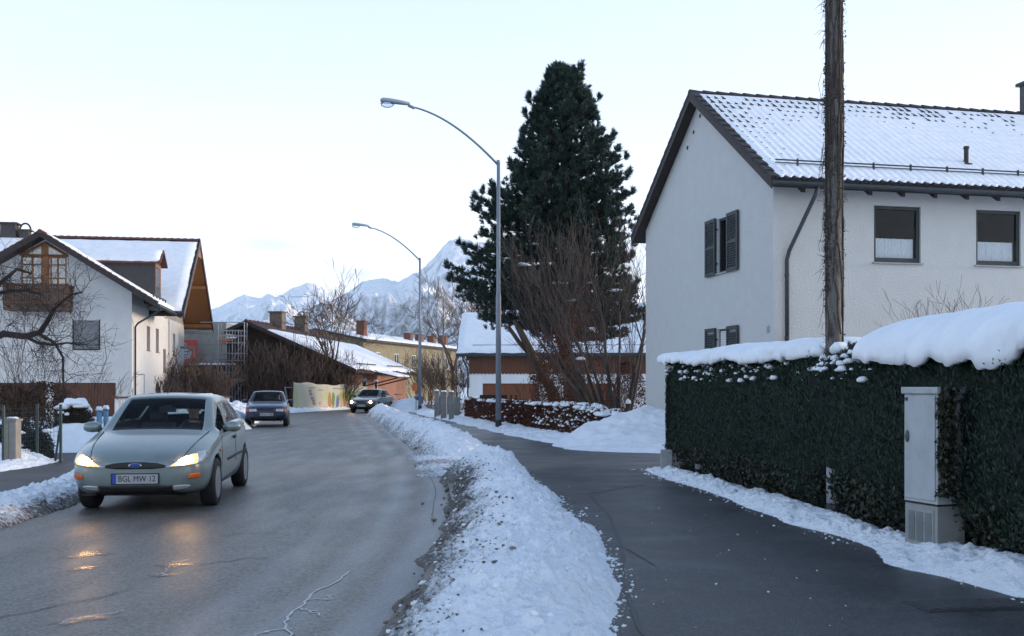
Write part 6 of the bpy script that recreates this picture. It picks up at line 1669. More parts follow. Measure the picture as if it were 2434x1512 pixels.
# ================================================================== street furniture
GALV = mat('galvanised_lamp_post', (0.21, 0.235, 0.27), 0.5, 0.12, 3, metal=0.25, stretch=(1, 1, .3))
HEADM = mat('grey_lamp_housing', (0.34, 0.37, 0.40), 0.5, 0.08, 4)
LENS = glass_mat('clear_lamp_cover', (.85, .9, .95), boost=.05)
def street_lamp(label, base, H, rot, scale=1.0, group='street lamps along the right footway'):
    t = thing('street_lamp', label, 'street lamp', base, rot, group)
    f = MB(); f.tube([(0, 0, -.1), (0, 0, H * .5), (0, 0, H * .52), (0, 0, H)], [.098, .088, .070, .060], 14); f.build('post', GALV, t, smooth=True)
    f = MB(); f.tube([(0, 0, -.1), (0, 0, .38)], .108, 14); f.build('base_sleeve', mat('black_tar_sleeve', (.015, .017, .02), .6), t)
    f = MB(); f.tube([(0, 0, H - .03), (0, 0, H + .05)], .066, 12); f.build('cap', GALV, t)
    pts = []
    for k in range(15):     # arm: leaves the post at 45 degrees and flattens towards the head
        s_ = k / 14
        pts.append((-3.05 * s_, 0, H - .12 + 1.98 * (1.62 * s_ - .62 * s_ ** 2.2) / 1.0 * .98))
    f = MB(); f.tube(pts, [.042 - .012 * k / 14 for k in range(15)], 10); f.build('arm', GALV, t, smooth=True)
    e = Vector(pts[-1])
    hm = MB(); n = 12
    # tapered housing: cross sections along -x
    secs = [(0.06, .06, .05), (0.0, .085, .07), (-.25, .13, .085), (-.62, .16, .10), (-.90, .155, .095), (-1.0, .10, .05)]
    vs_, fs = [], []
    for (x, w, h) in secs:
        for i in range(n):
            a = 2 * math.pi * i / n
            zz = math.sin(a) * h * (1.25 if math.sin(a) > 0 else .45)
            vs_.append((e.x + x * .93, e.y + math.cos(a) * w, e.z + zz + .055 + x * -.10))
    for k in range(len(secs) - 1):
        for i in range(n): fs.append((k * n + i, k * n + (i + 1) % n, (k + 1) * n + (i + 1) % n, (k + 1) * n + i))
    fs += [tuple(range(n)), tuple(range((len(secs) - 1) * n, len(secs) * n))[::-1]]
    hm.add(vs_, fs); hd = hm.build('lamp_head', HEADM, t, smooth=True)
    f = MB(); M = Matrix.Translation((e.x - .70, e.y, e.z + .075)) @ Matrix.Diagonal((1.0, .6, .62, 1))
    f.lathe([(.02, -.24), (.12, -.22), (.20, -.15), (.24, 0.0)], 16, M=M); f.build('cover', LENS, hd, smooth=True)
    f = MB(); f.tube([(e.x + .22, 0, e.z - .07), (e.x + .0, 0, e.z + .02)], .05, 10); f.build('spigot', GALV, t, smooth=True)
    return t
street_lamp('tall curved street lamp in front of the pine, nearest the camera', (-.46, 35.0, 0), 9.15, R(5))
street_lamp('middle curved street lamp beyond, left of the pine', (-5.45, 61.0, 0), 9.10, R(5))
far = thing('street_lamp', 'far street lamp with a flat head among the bare trees', 'street lamp', (-5.6, 84.0, 0))
f = MB(); f.tube([(0, 0, 0), (0, 0, 8.75)], [.09, .05], 8); f.build('post', GALV, far)
f = MB(); f.box(-1.15, .1, -.12, .12, 8.75, 8.9); f.build('lamp_head', mat('pale_lamp_head', (.5, .5, .48), .5), far, bevel=.03)

# wooden pole with dead ivy
PB = Vector((3.62, 11.57, 0))
UP = thing('utility_pole', 'tall wooden pole wrapped in dead ivy rising from the hedge', 'pole', (PB.x, PB.y, 0))
f = MB(); f.tube([(0, 0, .40), (-.01, 0, 2.2), (.0, 0, 4.5), (-.02, 0, 7.2), (-.02, 0, 9.5)], [.085, .084, .083, .080, .076], 18, cap=True)
f.build('shaft', mat('weathered_pole_wood', (.17, .155, .14), .9, .4, 9, bump=.014, bscale=14, stretch=(2, 2, .5), stain=(.04, .033, .028), stain_scale=9, stain_lo=.45, stain_hi=.65), UP, smooth=True)
f = MB(); f.tube([(0, 0, .20), (0, 0, .60)], .090, 14); f.build('marker_band', mat('grey_white_band', (.36, .37, .38), .6, .15, 10), UP, smooth=True)
f = MB(); f.tube([(0, 0, -.1), (0, 0, .20)], .092, 14); f.build('foot', mat('dark_pole_foot', (.03, .03, .032), .7, .3, 10), UP, smooth=True)
r = random.Random(41); iv = MB()
for i in range(46):      # stems clinging to the shaft
    a = r.uniform(0, 2 * math.pi); z = r.uniform(1.4, 4.5); pts = []
    for k in range(14):
        a += r.gauss(0, .22); z += r.uniform(.12, .32); rr = .086 + r.uniform(0, .014)
        pts.append((rr * math.cos(a), rr * math.sin(a), min(z, 9.2)))
    iv.tube(pts, [.010 - .0004 * k for k in range(14)], 4, cap=False)
for i in range(900):      # short twiggy ends, longest on the left side
    a = r.gauss(math.pi, .75) if r.random() < .62 else r.uniform(0, 2 * math.pi)
    z = r.uniform(1.5, 8.6)
    if r.random() > .35 + .65 * (math.sin(z * 2.3) > -.2): continue
    out = r.uniform(.015, .075) * (1.6 if abs(a - math.pi) < .8 and r.random() < .5 else .8)
    p0 = Vector((.084 * math.cos(a), .084 * math.sin(a), z)); d = Vector((math.cos(a), math.sin(a), 0))
    p1 = p0 + d * out * .6 + Vector((0, 0, r.uniform(-.03, .05))); p2 = p0 + d * out + Vector((r.gauss(0, .015), r.gauss(0, .015), r.uniform(-.10, .05)))
    iv.tube([p0, p1, p2], [.004, .003, .002], 3, cap=False)
for i in range(16):       # hanging strands on the left
    z = r.uniform(2.4, 6.4); p = Vector((-.115 - r.random() * .035, -.03 + r.gauss(0, .03), z)); pts = [p.copy()]
    for k in range(9):
        p = p + Vector((r.gauss(0, .012), r.gauss(0, .01), -r.uniform(.03, .07))); pts.append(p.copy())
    iv.tube(pts, .003, 3, cap=False)
iv.build('ivy_stems', mat('dead_ivy', (.06, .046, .038), .9, .3, 9), UP)
rg3 = np.random.default_rng(8); n = 5200
a = np.where(rg3.random(n) < .6, rg3.normal(np.pi, .8, n), rg3.uniform(0, 2 * np.pi, n)); z = rg3.uniform(1.5, 8.8, n); k_ = fbm(z * 1.3, a * .4, 3, 6) > .46
a, z = a[k_], z[k_]; n = len(a); rr = .088 + rg3.uniform(0, .035, n)
C = np.stack([rr * np.cos(a), rr * np.sin(a), z], -1); u = unit(n, rg3); s_ = rg3.uniform(.006, .018, n)[:, None]
V, Fq = blades(C, u * s_, perp(u, rg3) * s_ * .7); npmesh('dry_leaves', V, Fq, leaf_mat('dry_ivy_leaf', [(.02, .017, .014), (.05, .040, .032), (.085, .07, .056), (.13, .11, .09)], .8), UP)

# grey telecom cabinet in front of the hedge
CBN = thing('utility_cabinet', 'tall pale grey utility cabinet standing in the hedge by the footway', 'cabinet', (3.60, 8.72, 0), math.atan2(.40, -.13))
# local x runs along the front (0 near .. .42 far), local y into the footway is positive to the left; front face at y=0, body behind at y<0
GREYC = mat('grey_cabinet_paint', (.40, .42, .43), .55, .10, 5, stain=(.26, .27, .27), stain_scale=6, stain_lo=.55, stain_hi=.8)
GREYB2 = mat('beige_grey_base', (.27, .275, .26), .7, .12, 6, stain=(.18, .18, .16), stain_scale=8)
f = MB(); f.box(0, .42, -.30, 0, .50, 1.44); f.build('housing', GREYC, CBN, bevel=.006)
f = MB(); f.box(.02, .405, .001, .012, .53, 1.43); dr = f.build('door', GREYC, CBN, bevel=.006)
f = MB(); f.lathe([(.028, 0), (.028, .012), (.012, .02)], 16, M=Matrix.Translation((.36, .012, 1.07)) @ Matrix.Rotation(R(-90), 4, 'X') @ Matrix.Diagonal((.8, 1.9, 1, 1))); f.build('lock', mat('lock_grey', (.08, .085, .09), .5), dr)
f = MB(); f.box(-.02, .44, -.32, .022, 1.44, 1.50); f.build('lid', GREYC, CBN, bevel=.008)
f = MB(); f.box(.36, .39, .012, .02, 1.38, 1.41); f.build('label', mat('dark_label', (.05, .05, .05), .5), dr)
f = MB(); f.box(.005, .415, -.29, -.004, -.05, .49); bs = f.build('base', GREYB2, CBN, bevel=.006)
f = MB(); f.box(.045, .385, -.003, .004, .12, .45); f.build('panel', GREYB2, bs, bevel=.004)
for i in range(3):
    f = MB()
    for k in range(22): f.box(.068 + i * .105, .068 + i * .105 + .08, .0045, .009, .165 + k * .0118, .165 + k * .0118 + .0075)
    f.build('vent_grille', mat('vent_grey', (.17, .185, .19), .6), bs)
f = MB(); f.box(.0, .42, -.302, .003, .487, .503); f.build('joint_strip', DARK, CBN)
# hedge sprigs hanging over the cabinet
sg_ = thing('hedge_sprig', 'dark ivy sprigs hanging over the right edge of the cabinet', 'sprig', (3.66, 8.66, 1.0))
rg4 = np.random.default_rng(4); n = 2600; t = rg4.uniform(0, 1, n)
C = np.stack([-.055 + .12 * rg4.random(n) + .05 * (fbm(t * 9, t * 0, 3, 3) - .5) * 2, .0 + rg4.normal(0, .04, n), -.42 + t * .92], -1)
u = unit(n, rg4); s_ = rg4.uniform(.012, .028, n)[:, None]; V, Fq = blades(C, u * s_, perp(u, rg4) * s_ * .7); npmesh('leaves', V, Fq, MATS['ivy_leaf'], sg_)

# left fence: green steel posts, wires, concrete pillar, blue pillars
FG = mat('dark_green_coating', (.012, .035, .034), .5, .15, 5)
FN = thing('wire_fence', 'dark green wire mesh fence with steel posts at the left edge', 'fence', (-9.4, 20, 0))
fp = [Vector((-9.85, 18.2, 0)), Vector((-9.45, 19.15, 0)), Vector((-9.45, 20.5, 0)), Vector((-8.80, 20.1, 0))]
fp = [Vector((-10.6, 18.4, 0)), Vector((-9.45, 19.15, 0)), Vector((-9.42, 20.45, 0)), Vector((-8.80, 20.1, 0))]
for p in fp[1:]:
    f = MB(); f.tube([(p.x, p.y, -.1), (p.x, p.y, 1.16)], .030, 8); f.build('post', FG, FN, world=True)
f = MB(); f.tube([(-8.98, 20.25, 0), (-8.82, 20.12, .75)], .022, 6); f.build('brace', FG, FN, world=True)
f = MB()
for (a_, b_) in ((fp[1], fp[2]), (fp[2], fp[3])):
    for k in range(12): z = .08 + k * .092; f.tube([(a_.x, a_.y, z), (b_.x, b_.y, z)], .0026, 3)
    n = int((b_ - a_).length / .09)
    for k in range(n): q = a_.lerp(b_, k / n); f.tube([(q.x, q.y, .06), (q.x, q.y, 1.1)], .0026, 3)
wm = f.build('wire_mesh', FG, FN, world=True); wm['kind'] = 'stuff'
gp_ = thing('gate_pillar', 'beige concrete gate pillar at the left edge', 'pillar', (-9.42, 19.45, 0))
f = MB(); f.box(-.11, .11, -.11, .11, -.1, .86); f.build('shaft', mat('beige_concrete', (.28, .255, .22), .9, .12, 7, bump=.004), gp_, bevel=.01)
f = MB(); f.prism([(-.13, -.13, .86), (.13, -.13, .86), (.13, .13, .86), (-.13, .13, .86)], (0, 0, .04)); f.build('cap', MATS['beige_concrete'], gp_)
lumps_on('snow_cap', gp_, [((-9.42, 19.45, .91), .11, .11, .03)], n=8)
BLUE = mat('pale_blue_paint', (.11, .25, .38), .6, .12, 6)
for i, (px_, Y_, lab) in enumerate([(211, 25.5, 'pale blue fence pillar with a round snow cap, nearest the bush'), (236, 27.0, 'pale blue fence pillar half hidden behind the light car'), (252, 28.5, 'pale blue fence pillar just left of the light car roof')]):
    x = (px_ - CX) * Y_ / F
    t = thing('fence_pillar', lab, 'pillar', (x, Y_, 0), 0, 'pale blue fence pillars')
    f = MB(); f.tube([(0, 0, 0), (0, 0, .86)], .068, 12); f.build('shaft', BLUE, t, smooth=True)
    f = MB(); f.lathe([(.085, .86), (.085, .90), (.04, .92)], 12); f.build('cap', BLUE, t)
    lumps_on('snow_cap', t, [((x, Y_, .90), .095, .095, .10)], n=9)
# gate posts and fence on the right footway
CONC = mat('gate_post_concrete', (.22, .22, .215), .9, .2, 6)
for i, (px_, Y_, h_, w_, lab) in enumerate([(1055, 46.5, 1.22, .26, 'concrete gate post nearest the beech hedge, left one'), (1073, 45.0, 1.22, .22, 'concrete gate post at the end of the beech hedge'), (1038, 49.5, 1.25, .22, 'far concrete gate post beside the second lamp')]):
    x = (px_ - CX) * Y_ / F
    t = thing('gate_post', lab, 'post', (x, Y_, 0), 0, 'concrete gate posts')
    f = MB(); f.box(-w_ / 2, w_ / 2, -w_ / 2, w_ / 2, -.1, h_); f.build('shaft', CONC, t, bevel=.015)
    f = MB(); f.box(-w_ / 2 - .03, w_ / 2 + .03, -w_ / 2 - .03, w_ / 2 + .03, h_, h_ + .06); f.build('cap', CONC, t)
    lumps_on('snow_cap', t, [((x, Y_, h_ + .07), w_ * .5, w_ * .5, .06)], n=7)
gt = thing('garden_gate', 'grey green slatted garden gate between concrete posts', 'gate', (-3.55, 50.0, 0), R(-70))
for i in range(12): f = MB(); f.box(i * .3, i * .3 + .2, -.02, .02, .1, 1.05); f.build('slat', mat('grey_green_paint', (.10, .13, .13), .7, .2), gt)
for z in (.3, .9): f = MB(); f.box(0, 3.6, .02, .05, z, z + .08); f.build('rail', MATS['grey_green_paint'], gt)
mb_ = thing('letter_box', 'dark letter box panel with snow behind the beech hedge', 'letter box', (-.75, 41.5, 0))
f = MB(); f.box(-.55, .55, -.05, .05, .85, 1.18); f.build('panel', DARK, mb_)
for x in (-.5, .5): f = MB(); f.box(x - .04, x + .04, -.04, .04, -.1, .85); f.build('leg', DARK, mb_)
for x in (.72, .92):
    t = thing('fence_post', 'short dark fence post in the snow ' + ('next to the letter box' if x < .8 else 'second from the letter box'), 'post', (-.75 + x, 41.3, 0)); f = MB(); f.box(-.045, .045, -.045, .045, -.1, 1.16); f.box(-.05, .05, -.05, .05, 1.16, 1.18); f.build('shaft', DARK, t)
bi = thing('waste_bin', 'small blue bin by the far snow heap', 'bin', (-5.75, 63.5, 0))
f = MB(); f.prism([(-.22, -.25, 0), (.22, -.25, 0), (.22, .25, 0), (-.22, .25, 0)], (0, 0, .85)); f.build('body', mat('blue_plastic', (.02, .06, .32), .5), bi, bevel=.03)
f = MB(); f.box(-.26, .26, -.3, .3, .85, .93); f.build('lid', MATS['blue_plastic'], bi, bevel=.02)
os_ = thing('road_sign', 'small orange sign on the far lamp post', 'sign', (-5.72, 60.9, 0))
f = MB(); f.tube([(.05, .02, 0), (.05, .02, 1.9)], .025, 6); f.build('post', METAL, os_); f = MB(); f.box(-.17, .13, -.02, 0, 1.25, 1.75); f.build('plate', mat('orange_plate', (.5, .12, .03), .5), os_)

# long painted banner on a fence across the bend
A_, B_ = Vector((-13.25, 62.5, 0)), Vector((-10.45, 74.0, 0))
BN = thing('banner', 'long hand painted cream banner with green hill and figures along the bend', 'banner', tuple(A_), math.atan2(B_.y - A_.y, B_.x - A_.x))
Lb = (B_ - A_).length
def banner_mat():
    m, nt, N, L, b = new_mat('painted_banner')
    tc = N.new('ShaderNodeTexCoord'); sx = N.new('ShaderNodeSeparateXYZ'); L.new(tc.outputs['Object'], sx.inputs[0])
    nz = N.new('ShaderNodeTexNoise'); nz.inputs['Scale'].default_value = 2.2; nz.inputs['Detail'].default_value = 6; L.new(tc.outputs['Object'], nz.inputs['Vector'])
    cur = [None]
    base = N.new('ShaderNodeRGB'); base.outputs[0].default_value = (.42, .40, .31, 1); cur[0] = base.outputs[0]
    def blob(x0, z0, rx, rz, col, amt=.95, edge=.4):
        amt = min(1, amt * 1.25)
        s1 = N.new('ShaderNodeVectorMath'); s1.operation = 'SUBTRACT'; s1.inputs[1].default_value = (x0, 0, z0); L.new(tc.outputs['Object'], s1.inputs[0])
        s2 = N.new('ShaderNodeVectorMath'); s2.operation = 'MULTIPLY'; s2.inputs[1].default_value = (1 / rx, 0, 1 / rz); L.new(s1.outputs[0], s2.inputs[0])
        ln = N.new('ShaderNodeVectorMath'); ln.operation = 'LENGTH'; L.new(s2.outputs[0], ln.inputs[0])
        ad = N.new('ShaderNodeMath'); ad.operation = 'MULTIPLY_ADD'; ad.inputs[1].default_value = edge * 2; L.new(nz.outputs['Fac'], ad.inputs[0]); L.new(ln.outputs['Value'], ad.inputs[2])
        mr = N.new('ShaderNodeMapRange'); mr.inputs['From Min'].default_value = 1.0 + edge; mr.inputs['From Max'].default_value = .75 + edge; mr.inputs['To Max'].default_value = amt; L.new(ad.outputs[0], mr.inputs['Value'])
        mx = N.new('ShaderNodeMixRGB'); mx.inputs[2].default_value = (*col, 1); L.new(mr.outputs[0], mx.inputs['Fac']); L.new(cur[0], mx.inputs[1]); cur[0] = mx.outputs[0]
    blob(9.0, .85, 2.6, .42, (.20, .36, .10), .8); blob(5.2, .9, 1.5, .3, (.33, .40, .16), .4); blob(.4, .8, .5, .9, (.36, .42, .20), .5)
    for i, (x, c) in enumerate(((5.4, (.35, .17, .05)), (5.9, (.10, .16, .07)), (6.6, (.08, .12, .25)), (7.3, (.40, .28, .10)), (7.9, (.36, .12, .05)), (8.4, (.40, .25, .1)))): blob(x, .55 + .1 * math.sin(i * 2), .28, .62, c, .75, .35)
    for (x, z) in ((2.3, 1.25), (2.6, .8), (2.9, .45), (2.4, 1.05), (2.8, .62)): blob(x, z, .25, .12, (.15, .15, .17), .7, .4)
    for (x, z, w) in ((2.6, 1.45, .9), (6.2, 1.4, .5), (4.0, 1.3, .8), (9.8, 1.15, 1.2), (7.2, 1.38, .9)): blob(x, z, w, .05, (.18, .18, .18), .6, .25)
    blob(3.0, .16, 3.4, .06, (.50, .08, .05), .85, .2); blob(9.6, .16, 1.6, .05, (.50, .10, .06), .75, .2); blob(3.9, .45, .14, .16, (.45, .1, .08), .7, .2); blob(9.0, .42, .12, .14, (.45, .1, .08), .6, .2)
    L.new(cur[0], b.inputs['Base Color']); b.inputs['Roughness'].default_value = .8
    return m
nx_, nz_ = 70, 14
V = []
for i in range(nx_):
    for k in range(nz_):
        x = Lb * i / (nx_ - 1); t = k / (nz_ - 1)
        top_ = 1.72 - .012 * x + .05 * math.sin(x * .9) - .03 * math.sin(x * 2.3) + .05 * max(0, 1 - x) 
        V.append((x, .05 * math.sin(x * 1.7) * math.sin(t * 3) + .02 * math.sin(x * 5 + t * 4), .02 + t * top_))
cl = npmesh('cloth', V, grid_faces(nx_, nz_), banner_mat(), BN, smooth=True)
sol = cl.modifiers.new('s', 'SOLIDIFY'); sol.thickness = .012
for i in range(7):
    f = MB(); x = i * Lb / 6; f.tube([(x, .09, -.1), (x, .09, 1.78 - .012 * x)], .03, 6); f.build('post', DARKWOOD, BN)
f = MB(); f.tube([(-.3, .15, 0), (-.95, .1, 1.5)], .04, 5); f.tube([(-.2, .0, 1.48), (-1.1, .0, 1.48)], .02, 5); f.build('prop', METAL, BN)
# a bicycle against the salmon wall
bk = thing('bicycle', 'dark bicycle leaning by the salmon wall', 'bicycle', (-8.05, 70.5, 0), R(75))
for x in (0, 1.05):
    f = MB(); f.tube([(x + .33 * math.cos(a), 0, .34 + .33 * math.sin(a)) for a in np.linspace(0, 2 * math.pi, 18)], .02, 5); f.build('wheel', DARK, bk)
f = MB()
for (a_, b_) in (((0, .34), (.35, .85)), ((.35, .85), (.5, .3)), ((.5, .3), (0, .34)), ((.5, .3), (.9, .8)), ((.35, .8), (.9, .8)), ((.88, .95), (1.05, .34)), ((.35, .85), (.33, .98))): f.tube([(a_[0], 0, a_[1]), (b_[0], 0, b_[1])], .018, 5)
f.build('frame', METAL, bk); f = MB(); f.box(.2, .46, -.07, .07, .97, 1.03); f.build('saddle', DARK, bk, bevel=.02); f = MB(); f.tube([(.85, -.27, 1.0), (.90, 0, .98), (.85, .27, 1.0)], .016, 5); f.build('handlebar', DARK, bk)
# wisp of smoke over the left chimney
sk = thing('smoke', 'faint white smoke rising from the left chimney', 'smoke', (0, 0, 0)); sk['kind'] = 'stuff'
c0 = Vector((-20.1, 54.5, 0)) + Matrix.Rotation(R(9.67), 3, 'Z') @ Vector((-9.6, 12.3, 11.83))
V = []
f = MB(); f.tube([c0 + Vector((.02 * k, 0, .28 * k)) for k in range(9)], [.14, .2, .25, .28, .30, .30, .27, .2, .06], 12)
sm_, nt_, N_, L_, b_ = new_mat('chimney_smoke'); N_.remove(b_)
pv = N_.new('ShaderNodeVolumePrincipled'); pv.inputs['Color'].default_value = (.95, .95, .97, 1); pv.inputs['Density'].default_value = .25; L_.new(pv.outputs['Volume'], N_['Material Output'].inputs['Volume'])
f.build('plume', sm_, sk, smooth=True)
# ================================================================== cars and drivers
RUBBER = mat('tyre_rubber', (.014, .014, .015), .8, .15, 20)
TRIM = mat('black_plastic_trim', (.012, .012, .013), .55, .15, 10)
RIM = mat('grey_wheel_trim', (.30, .31, .32), .4, .15, 8, metal=.5)
CARGLASS = glass_mat('car_glass', (.84, .90, .88), ior=1.2)
SEAT = mat('dark_seat_cloth', (.028, .029, .032), .9, .2, 12)
ORANGE = mat('orange_indicator', (.55, .10, .012), .3, .1)
HLGLASS = mat('headlamp_glass', (.42, .45, .47), .15, .1, 20, metal=.4)
LIT = emit_mat('lit_headlamp', (1.0, .58, .22), .32)
CORE = emit_mat('headlamp_core', (1.0, .56, .22), 22.0)
CHROME = mat('chrome', (.5, .52, .55), .2, .05, metal=1.0)
def paint(name, col, rough=.32, dirt=.35):
    if name in MATS: return MATS[name]
    m = mat(name, col, rough, .05, 3, metal=.35, coat=.5, stain=tuple(c * .45 + .03 for c in col), stain_scale=2.6, stain_lo=.52, stain_hi=.95)
    return m

def make_car(label, loc, rot, st, glass, wheels, paint_m, front, side, group=None, length_scale=1.0, lit=True, rake=None, plate='', wheel_r=.30, wheel_w=.19, mirrors=True, hollow=True, details=True):
    """st: stations (y, z_bottom, w_sill, w_mid, z_mid, w_belt, z_belt, w_roof, z_edge, z_top), nose at y=0; local x = the car's left"""
    root = thing('car', label, 'car', loc, rot, group)
    y_mid = (wheels[0] + wheels[1]) / 2
    rings = []
    for (y, zb, ws, wm, zm, wb, zbelt, wr, zr, zt) in st:
        p4, p7 = (wb, zbelt), (wr, zr)
        lp = lambda t, o=0: (p4[0] + (p7[0] - p4[0]) * t + o, p4[1] + (p7[1] - p4[1]) * t)
        half = [(0, zb), (ws * .82, zb), (ws, zb + .07), (wm, zm), p4, lp(.10), lp(.88, .006), p7, (wr * .88, zr + (zt - zr) * .45), (wr * .5, zr + (zt - zr) * .88), (0, zt)]
        ring = [(x, y - y_mid, z) for (x, z) in half] + [(-x, y - y_mid, z) for (x, z) in half[-2:0:-1]]
        rings.append(ring)
    n = 20
    vs_ = [p for r_ in rings for p in r_]; fs, mi = [], []
    ys = [s_[0] for s_ in st]
    for i in range(len(rings) - 1):
        ym = (ys[i] + ys[i + 1]) / 2
        for j in range(n):
            fs.append((i * n + j, i * n + (j + 1) % n, (i + 1) * n + (j + 1) % n, (i + 1) * n + j))
            jj = j if j < 10 else 19 - j
            m = 0
            if jj >= 8 and glass['front'][0] <= ym <= glass['front'][1]: m = 1
            elif jj >= 8 and glass['rear'][0] <= ym <= glass['rear'][1]: m = 3
            elif jj == 5 and any(a <= ym <= b for a, b in glass['side']): m = 2
            elif jj == 5 and glass['side'][0][0] <= ym <= glass['side'][-1][1]: m = 4
            elif jj in (0,): m = 4
            elif jj == 4 and glass['side'][0][0] <= ym <= glass['side'][-1][1]: m = 0
            mi.append(m)
    # end caps: inner ring, then a fan
    for e, i in ((0, 0), (1, len(rings) - 1)):
        c = Vector((0, rings[i][0][1], sum(p[2] for p in rings[i]) / n)); o = len(vs_)
        vs_ += [tuple(Vector(p).lerp(c, .45) + Vector((0, -.012 if e == 0 else .012, 0))) for p in rings[i]]
        for j in range(n):
            q = (i * n + j, o + j, o + (j + 1) % n, i * n + (j + 1) % n)
            fs.append(q if e == 0 else q[::-1]); mi.append(0)
        fs.append(tuple(o + j for j in range(n))[::-1] if e == 0 else tuple(o + j for j in range(n))); mi.append(0)
    mats_ = [paint_m, CARGLASS, CARGLASS, CARGLASS, TRIM]
    me = bpy.data.meshes.new('shell'); me.from_pydata(vs_, [], fs)
    for m in mats_: me.materials.append(m)
    me.polygons.foreach_set('material_index', mi); me.polygons.foreach_set('use_smooth', [True] * len(fs)); me.update()
    bm = bmesh.new(); bm.from_mesh(me); bmesh.ops.recalc_face_normals(bm, faces=bm.faces); bm.to_mesh(me); bm.free()
    tmp = bpy.data.objects.new('tmp_shell', me); COL.objects.link(tmp)
    ss_ = tmp.modifiers.new('sub', 'SUBSURF'); ss_.levels = 2; ss_.render_levels = 2
    cut = MB()
    for yw in wheels:
        for s in (-1, 1):
            M = Matrix.Translation((s * .80, yw - y_mid, wheel_r)) @ Matrix.Rotation(R(90), 4, 'Y')
            cut.lathe([(wheel_r + .055, -.22), (wheel_r + .055, .22)], 28, M=M, m=4)
    cm = bpy.data.meshes.new('cut'); cm.from_pydata(cut.v, [], cut.f)
    for m in mats_: cm.materials.append(m)
    cm.polygons.foreach_set('material_index', cut.m); cm.update()
    bm = bmesh.new(); bm.from_mesh(cm); bmesh.ops.recalc_face_normals(bm, faces=bm.faces); bm.to_mesh(cm); bm.free()
    co = bpy.data.objects.new('tmp_cut', cm); COL.objects.link(co)
    bo_ = tmp.modifiers.new('cut', 'BOOLEAN'); bo_.operation = 'DIFFERENCE'; bo_.object = co; bo_.solver = 'EXACT'
    dg = bpy.context.evaluated_depsgraph_get()
    ev = bpy.data.meshes.new_from_object(tmp.evaluated_get(dg))
    bpy.data.objects.remove(tmp); bpy.data.objects.remove(co)
    bm = bmesh.new(); bm.from_mesh(ev); bm.faces.ensure_lookup_table()
    bvh = BVHTree.FromBMesh(bm)
    # split by material and by island
    def island_sets(idx):
        todo = {f.index for f in bm.faces if f.material_index == idx}; out = []
        while todo:
            seed = todo.pop(); stack = [seed]; comp = [seed]
            while stack:
                for e in bm.faces[stack.pop()].edges:
                    for g in e.link_faces:
                        if g.index in todo: todo.discard(g.index); stack.append(g.index); comp.append(g.index)
            out.append(comp)
        return out
    def emit(name, faces, m, thick=0.0, parent=root):
        used = {}; V_, F_ = [], []
        for fi in faces:
            ids = []
            for v in bm.faces[fi].verts:
                if v.index not in used: used[v.index] = len(V_); V_.append(tuple(v.co))
                ids.append(used[v.index])
            F_.append(ids)
        me_ = bpy.data.meshes.new(name); me_.from_pydata(V_, [], F_)
        for q in mats_list(m): me_.materials.append(q)
        me_.polygons.foreach_set('use_smooth', [True] * len(F_)); me_.update()
        o = bpy.data.objects.new(name, me_); COL.objects.link(o); o.parent = parent
        if thick: sm = o.modifiers.new('s', 'SOLIDIFY'); sm.thickness = thick; sm.offset = -1; sm.material_offset = 1; sm.material_offset_rim = 0
        return o
    body = emit('body', [f.index for f in bm.faces if f.material_index == 0], [paint_m, TRIM], .025)
    emit('underbody', [f.index for f in bm.faces if f.material_index == 4], TRIM)
    for comp in island_sets(1): emit('windscreen', comp, CARGLASS)
    for comp in island_sets(2): emit('side_window', comp, CARGLASS)
    for comp in island_sets(3): emit('rear_window', comp, CARGLASS)
    bm.free()
    def patch(name, poly, m, axis='front', off=.006, parent=None, thick=.012, cuts=3, sgn=1):
        """a plate that follows the body: polygon in (x, z) seen from the front or (y, z) seen from the side"""
        b2 = bmesh.new()
        vv = [b2.verts.new((p[0], p[1], 0)) for p in poly]; b2.faces.new(vv)
        bmesh.ops.triangulate(b2, faces=b2.faces)
        bmesh.ops.subdivide_edges(b2, edges=b2.edges, cuts=cuts, use_grid_fill=True)
        b2.verts.ensure_lookup_table(); b2.verts.index_update()
        V_ = []
        for v in b2.verts:
            if axis == 'front': org, d = Vector((v.co.x, -6, v.co.y)), Vector((0, 1, 0))
            else: org, d = Vector((sgn * 4, v.co.x - y_mid, v.co.y)), Vector((-sgn, 0, 0))
            h = bvh.ray_cast(org, d)
            q = h[0] if h[0] is not None else org + d * (4.0 if axis == 'front' else 3.2)
            nrm = h[1] if h[1] is not None else -d
            if nrm.dot(d) > 0: nrm = -nrm
            V_.append(tuple(q + nrm * off))
        F_ = [[v.index for v in f_.verts] for f_ in b2.faces]; b2.free()
        me_ = bpy.data.meshes.new(name); me_.from_pydata(V_, [], F_); me_.materials.append(m); me_.polygons.foreach_set('use_smooth', [True] * len(F_)); me_.update()
        b3 = bmesh.new(); b3.from_mesh(me_); bmesh.ops.recalc_face_normals(b3, faces=b3.faces); b3.to_mesh(me_); b3.free()
        o = bpy.data.objects.new(name, me_); COL.objects.link(o); o.parent = parent or root
        if thick: sm = o.modifiers.new('s', 'SOLIDIFY'); sm.thickness = thick; sm.offset = 0
        return o
    made = {}
    for (nm, poly, m, off, par) in front:
        for s in ((1, -1) if min(p[0] for p in poly) > 0 else (1,)):
            pl = [(s * p[0], p[1]) for p in poly]
            o = patch(nm, pl, m, 'front', off, made.get((par, s)) if par else None)
            made[(nm, s)] = o
            if s == 1 and min(p[0] for p in poly) <= 0: made[(nm, -1)] = o
    for (nm, poly, m, off) in side:
        for s in (1, -1): patch(nm, poly, m, 'side', off, body if nm in ('door_gap', 'rub_strip', 'handle') else None, sgn=s, cuts=2, thick=.006 if nm == 'door_gap' else .014)
